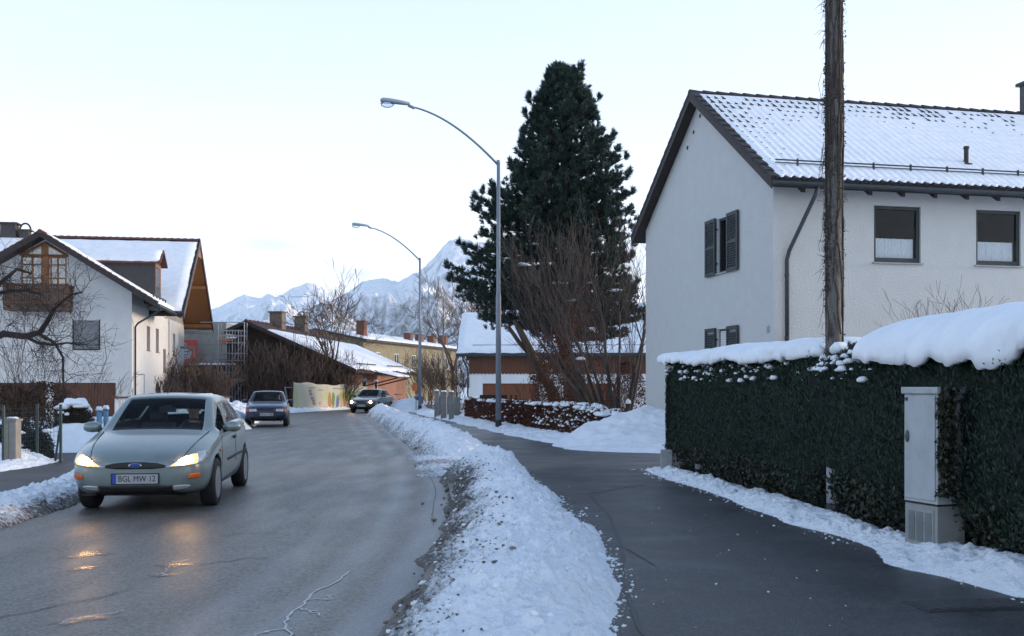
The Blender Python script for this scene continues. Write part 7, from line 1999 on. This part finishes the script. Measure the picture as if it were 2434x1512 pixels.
    # number plate
    h = bvh.ray_cast(Vector((0, -6, .43)), Vector((0, 1, 0)))[0]; yp = h.y - .02
    zc_ = side_plate = front_plate_z.get(label, .43)
    h = bvh.ray_cast(Vector((0, -6, zc_)), Vector((0, 1, 0)))[0]; yp = h.y - .018
    f = MB(); f.box(-.275, .275, yp, yp + .016, zc_ - .066, zc_ + .066); f.build('plate_holder', TRIM, root)
    f = MB(); f.box(-.255, .26, yp - .004, yp - .0005, zc_ - .055, zc_ + .055); np_ = f.build('number_plate', mat('plate_white', (.36, .36, .36), .5, .08), root)
    f = MB(); f.box(-.26, -.215, yp - .005, yp - .0005, zc_ - .055, zc_ + .055); f.build('blue_band', mat('plate_blue', (.02, .05, .38), .4), np_)
    if plate:
        cu = bpy.data.curves.new('plate_text', 'FONT'); cu.body = plate; cu.size = .105; cu.align_x = 'CENTER'; cu.align_y = 'CENTER'; cu.extrude = .0008
        to = bpy.data.objects.new('lettering', cu); COL.objects.link(to); dg = bpy.context.evaluated_depsgraph_get()
        tm = bpy.data.meshes.new_from_object(to.evaluated_get(dg)); bpy.data.objects.remove(to)
        tm.materials.clear(); tm.materials.append(DARK); to = bpy.data.objects.new('lettering', tm); COL.objects.link(to); to.parent = np_
        wdt = max(v.co.x for v in tm.vertices) - min(v.co.x for v in tm.vertices)
        to.scale = (.42 / wdt, .92, 1); to.location = (.022, yp - .006, zc_); to.rotation_euler = (R(90), 0, 0)
    # wheels
    for yw in wheels:
        for s in (-1, 1):
            wx = wheels_x.get(label, .735)
            M = Matrix.Translation((s * wx, yw - y_mid, wheel_r)) @ Matrix.Rotation(R(90 * s), 4, 'Y')
            f = MB(); h_ = wheel_w / 2; rr = wheel_r
            f.lathe([(rr * .62, -h_), (rr * .9, -h_ * 1.02), (rr * .985, -h_ * .8), (rr, -h_ * .4), (rr, h_ * .4), (rr * .985, h_ * .8), (rr * .9, h_ * 1.02), (rr * .64, h_ * .96), (rr * .62, h_ * .8)], 32, M=M)
            ty = f.build('wheel', RUBBER, root, smooth=True)
            f = MB(); f.lathe([(rr * .64, h_ * .7), (rr * .66, h_ * .97), (rr * .60, h_ * .92), (rr * .58, h_ * .45), (.05, h_ * .5), (.045, h_ * .62), (.0, h_ * .63)], 32, M=M); rim = f.build('rim', mat('dark_rim_dish', (.06, .062, .065), .5, .1), ty, smooth=True)
            f = MB()
            for k in range(7):
                a = 2 * math.pi * k / 7; Mr = M @ Matrix.Rotation(a, 4, 'Z')
                f.add([Mr @ Vector(p) for p in ((.04, -.03, h_ * .72), (.04, .03, h_ * .72), (rr * .61, .035, h_ * .93), (rr * .61, -.035, h_ * .93), (.04, -.03, h_ * .5), (.04, .03, h_ * .5), (rr * .61, .035, h_ * .5), (rr * .61, -.035, h_ * .5))], [(0, 1, 2, 3), (0, 4, 5, 1), (1, 5, 6, 2), (2, 6, 7, 3), (3, 7, 4, 0)])
            f.lathe([(rr * .59, h_ * .93), (rr * .66, h_ * .99), (rr * .67, h_ * .9)], 32, M=M); f.lathe([(.055, h_ * .6), (.05, h_ * .8), (0, h_ * .82)], 16, M=M)
            f.build('wheel_cover', RIM, ty)
    # mirrors
    if mirrors:
        ym_, zm_, xm_ = mirrors
        for s in (-1, 1):
            f = MB(); M = Matrix.Translation((s * (xm_ + .10), ym_ - y_mid, zm_)) @ Matrix.Rotation(R(-s * 8), 4, 'Z') @ Matrix.Diagonal((.115, .075, .072, 1))
            f.lathe([(0, -1), (.55, -.9), (.9, -.55), (1, 0), (.92, .5), (.6, .88), (0, 1)], 16, M=M @ Matrix.Rotation(R(90), 4, 'Y'))
            mo = f.build('mirror', paint_m, root, smooth=True)
            f = MB(); f.tube([(s * (xm_ - .03), ym_ - y_mid + .02, zm_ - .05), (s * (xm_ + .07), ym_ - y_mid, zm_ - .03)], [.035, .028], 8); f.build('mirror_arm', TRIM, mo)
            f = MB(); f.box(s * (xm_ + .10) - .085, s * (xm_ + .10) + .085, ym_ - y_mid + .066, ym_ - y_mid + .074, zm_ - .05, zm_ + .05); f.build('mirror_glass', CHROME, mo)
    # cabin: dashboard, wheel, seats
    yc = glass['front'][0]
    f = MB(); w_ = st[4][5] - .06
    f.prism([(-w_, yc + .02 - y_mid, .80), (-w_, yc + .55 - y_mid, .93), (-w_, yc + .75 - y_mid, .80), (-w_, yc + .75 - y_mid, .45), (-w_, yc + .02 - y_mid, .45)], (2 * w_, 0, 0)); f.build('dashboard', SEAT, root, bevel=.03)
    f = MB(); M = Matrix.Translation((.27, yc + .93 - y_mid, .90)) @ Matrix.Rotation(R(65), 4, 'X')
    f.tube([M @ Vector((.185 * math.cos(a), .185 * math.sin(a), 0)) for a in np.linspace(0, 2 * math.pi, 22)], .015, 6); f.tube([M @ Vector((-.17, 0, 0)), M @ Vector((.17, 0, 0))], .02, 5); f.tube([M @ Vector((0, 0, 0)), M @ Vector((0, 0, -.35))], .03, 6); f.build('steering_wheel', TRIM, root, smooth=True)
    for (sx, sy) in ((.36, 1.40), (-.36, 1.40)):
        f = MB(); y0_ = yc + sy - y_mid
        f.box(sx - .24, sx + .24, y0_ - .35, y0_ + .18, .30, .48); f.add([(sx + a, y0_ + b, z) for a in (-.24, .24) for (b, z) in ((.10, .44), (.26, .44), (.46, 1.0), (.34, 1.0))], [(0, 1, 2, 3), (7, 6, 5, 4), (0, 4, 5, 1), (1, 5, 6, 2), (2, 6, 7, 3), (3, 7, 4, 0)])
        f.box(sx - .12, sx + .12, y0_ + .36, y0_ + .46, 1.01, 1.16); f.build('seat', SEAT, root, bevel=.03)
    f = MB(); y0_ = yc + 2.05 - y_mid
    f.box(-.6, .6, y0_, y0_ + .18, .45, .86)
    for sx in (-.36, .36): f.box(sx - .12, sx + .12, y0_ + .05, y0_ + .15, .87, .99)
    f.build('rear_seat', SEAT, root, bevel=.03)
    f = MB(); f.box(-.05, .05, yc + .62 - y_mid, yc + .66 - y_mid, 1.20, 1.26) ; f.box(-.11, .11, yc + .62 - y_mid, yc + .645 - y_mid, 1.17, 1.235); f.build('rear_view_mirror', TRIM, root)
    if details:
        f = MB()
        for (x0, x1) in ((.55, -.02), (-.05, -.6)):
            f.tube([(x0, yc + .03 - y_mid, st[5][9] - .015), (x1, yc + .10 - y_mid, st[5][9] + .03)], .010, 5)
        f.build('wiper', TRIM, root)
    return root, bvh, y_mid
front_plate_z, wheels_x = {}, {}

# ---- near car: light metallic hatchback
L1 = 'light green grey hatchback with lit headlamps driving towards the camera'
st1 = [(0.00, .30, .50, .60, .46, .57, .585, .40, .615, .635), (0.05, .25, .64, .73, .47, .70, .62, .50, .665, .690), (0.20, .21, .76, .815, .49, .775, .67, .58, .735, .765), (0.55, .19, .80, .845, .51, .815, .76, .64, .835, .865),
       (1.00, .18, .81, .85, .53, .825, .845, .68, .905, .940), (1.17, .18, .81, .85, .54, .83, .875, .70, .93, .962), (1.30, .18, .81, .85, .54, .83, .895, .70, .995, 1.03), (1.62, .18, .81, .85, .54, .832, .915, .65, 1.19, 1.225), (1.93, .18, .81, .85, .54, .832, .925, .60, 1.355, 1.395),
       (2.05, .18, .81, .85, .54, .832, .928, .595, 1.375, 1.415), (2.42, .18, .81, .85, .54, .832, .938, .60, 1.395, 1.435), (2.50, .18, .81, .85, .54, .832, .94, .60, 1.395, 1.435), (3.02, .18, .81, .85, .55, .832, .955, .585, 1.375, 1.41), (3.10, .19, .81, .85, .55, .83, .958, .58, 1.365, 1.40),
       (3.45, .20, .80, .845, .56, .82, .968, .56, 1.31, 1.345), (3.62, .21, .79, .84, .57, .81, .97, .555, 1.26, 1.30), (3.90, .24, .76, .82, .58, .78, .96, .58, 1.06, 1.09), (4.05, .27, .70, .78, .58, .72, .90, .55, .96, .985), (4.14, .31, .60, .68, .58, .62, .82, .46, .87, .885)]
gl1 = dict(front=(1.19, 1.95), rear=(3.63, 3.92), side=[(1.45, 2.41), (2.51, 3.01), (3.11, 3.44)])
HL1 = [(.345, .556), (.40, .592), (.50, .640), (.60, .690), (.655, .715), (.74, .728), (.765, .700), (.765, .640), (.745, .600), (.66, .575), (.50, .560)]
LT1 = [(.40, .572), (.46, .606), (.54, .648), (.62, .688), (.675, .688), (.695, .640), (.675, .595), (.56, .578)]
fr1 = [('headlight', HL1, HLGLASS, .006, None), ('lamp_reflector', LT1, LIT, .016, 'headlight'), ('lamp_core', [(.47, .590), (.50, .625), (.56, .655), (.62, .665), (.645, .64), (.635, .605), (.56, .588)], CORE, .028, 'headlight'),
       ('bonnet_gap', [(.520, .655), (.655, .935), (.662, .935), (.528, .655)], TRIM, .002, None),
       ('grille', [(-.34, .556), (-.345, .585), (-.25, .606), (-.1, .618), (.1, .618), (.25, .606), (.345, .585), (.34, .556), (.2, .541), (-.2, .541)], TRIM, .008, None),
       ('lower_intake', [(-.40, .262), (-.42, .345), (.42, .345), (.40, .262)], TRIM, .006, None),
       ('fog_light', [(.43, .285), (.43, .340), (.56, .350), (.62, .335), (.56, .295)], HLGLASS, .006, None),
       ('indicator', [(.600, .425), (.615, .475), (.705, .488), (.725, .465), (.700, .425)], ORANGE, .010, None),
       ('bumper_lip', [(-.66, .205), (-.70, .232), (.70, .232), (.66, .205)], TRIM, .004, None)]
sd1 = [('rub_strip', [(1.05, .515), (1.05, .545), (3.05, .575), (3.05, .545)], TRIM, .008), ('door_gap', [(2.455, .28), (2.455, .93), (2.467, .93), (2.467, .28)], TRIM, .002), ('door_gap', [(1.21, .30), (1.24, .86), (1.252, .86), (1.222, .30)], TRIM, .002),
       ('handle', [(2.22, .79), (2.22, .825), (2.42, .835), (2.42, .80)], MATS['tyre_rubber'], .016), ('side_repeater', [(1.06, .68), (1.06, .705), (1.12, .71), (1.12, .685)], ORANGE, .008), ('sill_trim', [(1.15, .215), (1.15, .25), (3.10, .265), (3.10, .23)], TRIM, .004)]
wheels_x[L1] = .725; front_plate_z[L1] = .425
car1, bvh1, ym1 = make_car(L1, (-4.72, 14.35, -.012), R(7), [tuple(v * .965 if k in (2, 3, 5, 7) else v for k, v in enumerate(s_)) for s_ in st1], gl1, (.86, 3.47), paint('pale_green_metallic', (.205, .25, .245)), fr1, sd1, plate='BGL MW 12', wheel_r=.305, mirrors=(1.52, .985, .80))
f = MB(); h = bvh1.ray_cast(Vector((0, -6, .585)), Vector((0, 1, 0)))[0]
Mb = Matrix.Translation((0, h.y - .012, .582)) @ Matrix.Rotation(R(90), 4, 'X') @ Matrix.Diagonal((.075, .030, 1, 1))
f.lathe([(1, -.006), (1, .006), (.86, .010), (0, .010)], 24, M=Mb); bd = f.build('badge', CHROME, car1, smooth=False)
f = MB(); f.lathe([(.84, .0102), (.84, .013), (0, .0135)], 24, M=Mb); f.build('badge_field', mat('badge_blue', (.02, .05, .2), .3), bd)
f = MB(); f.tube([(0, -.35, 1.42), (0, .05, 1.62)], [.006, .003], 5); f.build('aerial', TRIM, car1)
# bonnet shut lines
# ---- middle car: dark blue small hatchback
L2 = 'dark blue small hatchback following behind in the middle distance'
st2 = [(0.00, .33, .62, .68, .46, .66, .60, .52, .63, .645), (0.05, .27, .70, .755, .47, .735, .65, .56, .70, .715), (0.25, .22, .75, .79, .50, .765, .74, .60, .79, .81), (0.60, .20, .76, .80, .52, .775, .80, .63, .845, .87), (0.95, .19, .76, .80, .53, .78, .85, .66, .90, .925), (1.08, .19, .76, .80, .53, .78, .87, .67, .92, .945),
       (1.20, .19, .76, .80, .53, .78, .88, .66, .99, 1.02), (1.50, .19, .76, .80, .53, .78, .89, .60, 1.18, 1.21), (1.75, .19, .76, .80, .53, .78, .895, .56, 1.30, 1.33), (1.85, .19, .76, .80, .53, .78, .90, .555, 1.315, 1.345), (2.20, .19, .76, .80, .53, .78, .905, .56, 1.33, 1.36), (2.28, .19, .76, .80, .53, .78, .905, .56, 1.33, 1.36), (2.75, .19, .76, .80, .54, .78, .91, .55, 1.32, 1.35), (2.85, .19, .76, .80, .54, .78, .91, .55, 1.315, 1.345),
       (3.15, .20, .75, .795, .55, .77, .92, .54, 1.28, 1.31), (3.35, .22, .74, .79, .56, .76, .92, .55, 1.18, 1.21), (3.60, .25, .72, .77, .57, .74, .91, .56, .98, 1.0), (3.68, .29, .66, .72, .57, .68, .84, .5, .89, .90), (3.72, .32, .58, .64, .57, .6, .78, .44, .82, .83)]
gl2 = dict(front=(1.10, 1.76), rear=(3.30, 3.62), side=[(1.35, 2.19), (2.29, 2.74), (2.86, 3.14)])
fr2 = [('headlight', [(.36, .575), (.36, .675), (.62, .675), (.62, .575)], HLGLASS, .006, None), ('indicator', [(.625, .575), (.625, .675), (.72, .67), (.72, .58)], ORANGE, .006, None), ('grille', [(-.33, .59), (-.33, .66), (.33, .66), (.33, .59)], TRIM, .006, None), ('bumper', [(-.70, .27), (-.72, .53), (.72, .53), (.70, .27)], mat('dark_blue_bumper', (.016, .02, .032), .55), .010, None)]
wheels_x[L2] = .70; front_plate_z[L2] = .47
make_car(L2, (-9.62, 40.7, 0), R(11), st2, gl2, (.78, 3.15), paint('dark_blue_paint', (.007, .017, .055)), fr2, [('rub_strip', [(1.0, .50), (1.0, .54), (2.9, .55), (2.9, .51)], TRIM, .008)], plate='BGL S 48', wheel_r=.28, mirrors=(1.4, .95, .78), details=False)
# ---- far car: dark saloon
L3 = 'dark saloon car with round lit headlamps coming round the far bend'
st3 = [(0.00, .34, .62, .70, .48, .68, .60, .54, .63, .65), (0.05, .27, .72, .79, .49, .76, .66, .60, .70, .72), (0.25, .22, .78, .82, .50, .80, .72, .66, .77, .79), (0.80, .20, .79, .83, .52, .81, .80, .70, .85, .88), (1.10, .19, .79, .83, .53, .81, .86, .70, .90, .93), (1.25, .19, .79, .83, .53, .81, .88, .70, .92, .95),
       (1.38, .19, .79, .83, .53, .81, .89, .68, .99, 1.02), (1.70, .19, .79, .83, .53, .81, .90, .62, 1.18, 1.21), (2.02, .19, .79, .83, .53, .81, .905, .58, 1.33, 1.36), (2.12, .19, .79, .83, .53, .81, .91, .57, 1.35, 1.38), (2.45, .19, .79, .83, .53, .81, .915, .58, 1.365, 1.395), (2.53, .19, .79, .83, .53, .81, .915, .58, 1.365, 1.395), (3.0, .19, .79, .83, .54, .81, .92, .57, 1.35, 1.38), (3.1, .19, .79, .83, .54, .81, .92, .56, 1.33, 1.36),
       (3.35, .20, .785, .825, .55, .80, .93, .57, 1.24, 1.27), (3.72, .22, .78, .82, .56, .79, .93, .62, 1.0, 1.03), (4.15, .26, .75, .80, .57, .76, .90, .62, .94, .965), (4.30, .30, .68, .74, .57, .70, .84, .56, .88, .90), (4.36, .34, .6, .66, .57, .62, .78, .48, .82, .83)]
gl3 = dict(front=(1.27, 2.03), rear=(3.30, 3.75), side=[(1.5, 2.44), (2.54, 2.99), (3.11, 3.34)])
circ = lambda cx_, cz_, r_: [(cx_ + r_ * math.cos(a), cz_ + r_ * math.sin(a)) for a in np.linspace(0, 2 * math.pi, 14, endpoint=False)]
fr3 = [('headlight', [(.34, .56), (.34, .68), (.70, .68), (.70, .56)], HLGLASS, .004, None), ('lamp_reflector', circ(.56, .62, .085), LIT, .020, 'headlight'), ('lamp_core', circ(.56, .62, .060), CORE, .035, 'headlight'), ('grille', [(-.3, .55), (-.3, .67), (.3, .67), (.3, .55)], TRIM, .006, None), ('bumper', [(-.72, .28), (-.74, .50), (.74, .50), (.72, .28)], TRIM, .010, None)]
wheels_x[L3] = .72; front_plate_z[L3] = .43
make_car(L3, (-8.35, 61.3, 0), R(-9), st3, gl3, (.80, 3.35), paint('dark_green_grey_paint', (.045, .05, .05), .2), fr3, [('rub_strip', [(1.0, .50), (1.0, .55), (3.1, .56), (3.1, .51)], TRIM, .008)], plate='BGL K 31', wheel_r=.30, mirrors=(1.62, .97, .81), details=False)

# ---- drivers
SKIN = mat('skin', (.36, .21, .155), .6, .08, 12)
HAIR = mat('dark_hair', (.02, .015, .012), .8, .2, 20)
def driver(label, carloc, carrot, seat, coat, hat, scale=1.0, sleeve=None):
    """seated figure, hands on the wheel; one skinned body with head, clothes colours by height"""
    M = Matrix.Translation(Vector(carloc)) @ Matrix.Rotation(carrot, 4, 'Z')
    base = M @ Vector(seat)
    t = thing('person', label, 'person', tuple(base), carrot)
    J = {'pelvis': ((0, 0, .10), .14), 'waist': ((0, .06, .28), .125), 'chest': ((0, .10, .46), .145), 'neckb': ((0, .09, .60), .075), 'neck': ((0, .07, .67), .052), 'head0': ((0, .05, .76), .078), 'head1': ((0, .045, .85), .082), 'head2': ((0, .06, .91), .055)}
    E = [('pelvis', 'waist'), ('waist', 'chest'), ('chest', 'neckb'), ('neckb', 'neck'), ('neck', 'head0'), ('head0', 'head1'), ('head1', 'head2')]
    for s, k in ((1, 'l'), (-1, 'r')):
        J['sh' + k] = ((s * .17, .09, .57), .065); J['el' + k] = ((s * .25, -.10, .38), .048); J['wr' + k] = ((s * .15, -.32, .44), .034); J['hd' + k] = ((s * .13, -.385, .465), .036)
        J['hip' + k] = ((s * .10, -.06, .08), .085); J['kn' + k] = ((s * .14, -.46, .14), .065); J['an' + k] = ((s * .13, -.72, -.16), .045); J['ft' + k] = ((s * .13, -.84, -.18), .04)
        E += [('neckb', 'sh' + k), ('sh' + k, 'el' + k), ('el' + k, 'wr' + k), ('wr' + k, 'hd' + k), ('pelvis', 'hip' + k), ('hip' + k, 'kn' + k), ('kn' + k, 'an' + k), ('an' + k, 'ft' + k)]
        for q in range(4):       # fingers closed round the rim
            x = s * (.105 + q * .018); J['f%d%s' % (q, k)] = ((x, -.43, .50 - .004 * q), .0095); J['g%d%s' % (q, k)] = ((x, -.425, .455 - .004 * q), .0085)
            E += [('hd' + k, 'f%d%s' % (q, k)), ('f%d%s' % (q, k), 'g%d%s' % (q, k))]
        J['th' + k] = ((s * .085, -.385, .50), .010); E += [('hd' + k, 'th' + k)]
    names = list(J); idx = {n_: i for i, n_ in enumerate(names)}
    me = bpy.data.meshes.new('body'); me.from_pydata([J[n_][0] for n_ in names], [(idx[a], idx[b]) for a, b in E], []); me.update()
    o = bpy.data.objects.new('body', me); COL.objects.link(o)
    sk_ = o.modifiers.new('skin', 'SKIN'); sk_.use_smooth_shade = True
    for i, n_ in enumerate(names):
        sv = me.skin_vertices[0].data[i]; sv.radius = (J[n_][1], J[n_][1]); sv.use_root = (n_ == 'pelvis')
    sb_ = o.modifiers.new('sub', 'SUBSURF'); sb_.levels = sb_.render_levels = 2
    dg = bpy.context.evaluated_depsgraph_get(); ev = bpy.data.meshes.new_from_object(o.evaluated_get(dg)); bpy.data.objects.remove(o)
    ev.materials.clear()
    for m in (coat, SKIN, mat('dark_trousers', (.02, .022, .03), .85)): ev.materials.append(m)
    for p in ev.polygons:
        c = p.center
        p.material_index = 1 if (c.z > .64 or c.y < -.325 and c.z > .3) else 2 if c.z < .16 else 0
        p.use_smooth = True
    # face: nose, brow and chin pushed out of the head surface
    for v in ev.vertices:
        if v.co.z > .70 and v.co.y < .04:
            dx, dz = v.co.x, v.co.z - .815
            v.co.y -= .020 * math.exp(-(dx / .016) ** 2 - (dz / .022) ** 2) + .008 * math.exp(-(dx / .03) ** 2 - ((dz + .075) / .02) ** 2)
            v.co.y += .007 * (math.exp(-((dx - .03) / .014) ** 2 - ((dz - .025) / .012) ** 2) + math.exp(-((dx + .03) / .014) ** 2 - ((dz - .025) / .012) ** 2))
    ev.update(); bo2 = bpy.data.objects.new('body', ev); COL.objects.link(bo2); bo2.parent = t
    for s in (-1, 1):
        f = MB(); f.lathe([(.0, -.004), (.011, 0), (0, .006)], 10, M=Matrix.Translation((s * .030, -.027, .842)) @ Matrix.Rotation(R(90), 4, 'X')); f.build('eye', mat('eye', (.03, .025, .02), .3), bo2)
        f = MB(); f.lathe([(0, -.012), (.022, 0), (0, .012)], 10, M=Matrix.Translation((s * .082, .06, .82)) @ Matrix.Rotation(R(90), 4, 'Y') @ Matrix.Diagonal((1.4, 1, 1, 1))); f.build('ear', SKIN, bo2)
    f = MB(); f.box(-.022, .022, -.032, -.024, .772, .778); f.build('mouth', mat('lips', (.22, .08, .07), .6), bo2)
    Mh = Matrix.Translation((0, .062, .875)) @ Matrix.Diagonal((.088, .098, .085, 1))
    f = MB(); f.lathe([(1, -.35), (1.03, .0), (.9, .5), (.55, .88), (0, 1.02)], 20, M=Mh)
    if hat: f.add([Vector((x, y, z)) for (x, y, z) in ((-.075, -.02, .885), (.075, -.02, .885), (.06, -.105, .868), (-.06, -.105, .868), (-.075, -.02, .895), (.075, -.02, .895), (.06, -.105, .878), (-.06, -.105, .878))], [(0, 1, 2, 3), (7, 6, 5, 4), (0, 4, 5, 1), (1, 5, 6, 2), (2, 6, 7, 3), (3, 7, 4, 0)])
    f.build('cap' if hat else 'hair', mat('dark_cap', (.012, .014, .02), .85) if hat else HAIR, bo2, smooth=False)
    return t
driver('driver in dark cap and dark jacket holding the wheel of the light hatchback', (-4.72, 14.35, -.012), R(7), (.22, .30, .36), mat('dark_jacket', (.022, .023, .028), .85, .2, 10), True)
driver('driver in dark clothes at the wheel of the blue car', (-9.62, 40.7, 0), R(11), (.36, .40, .36), mat('blue_black_jacket', (.02, .024, .035), .85, .2, 10), False)
driver('driver at the wheel of the far dark saloon', (-8.35, 61.3, 0), R(-9), (.36, .42, .38), mat('brown_jacket', (.05, .035, .03), .85, .2, 10), False)
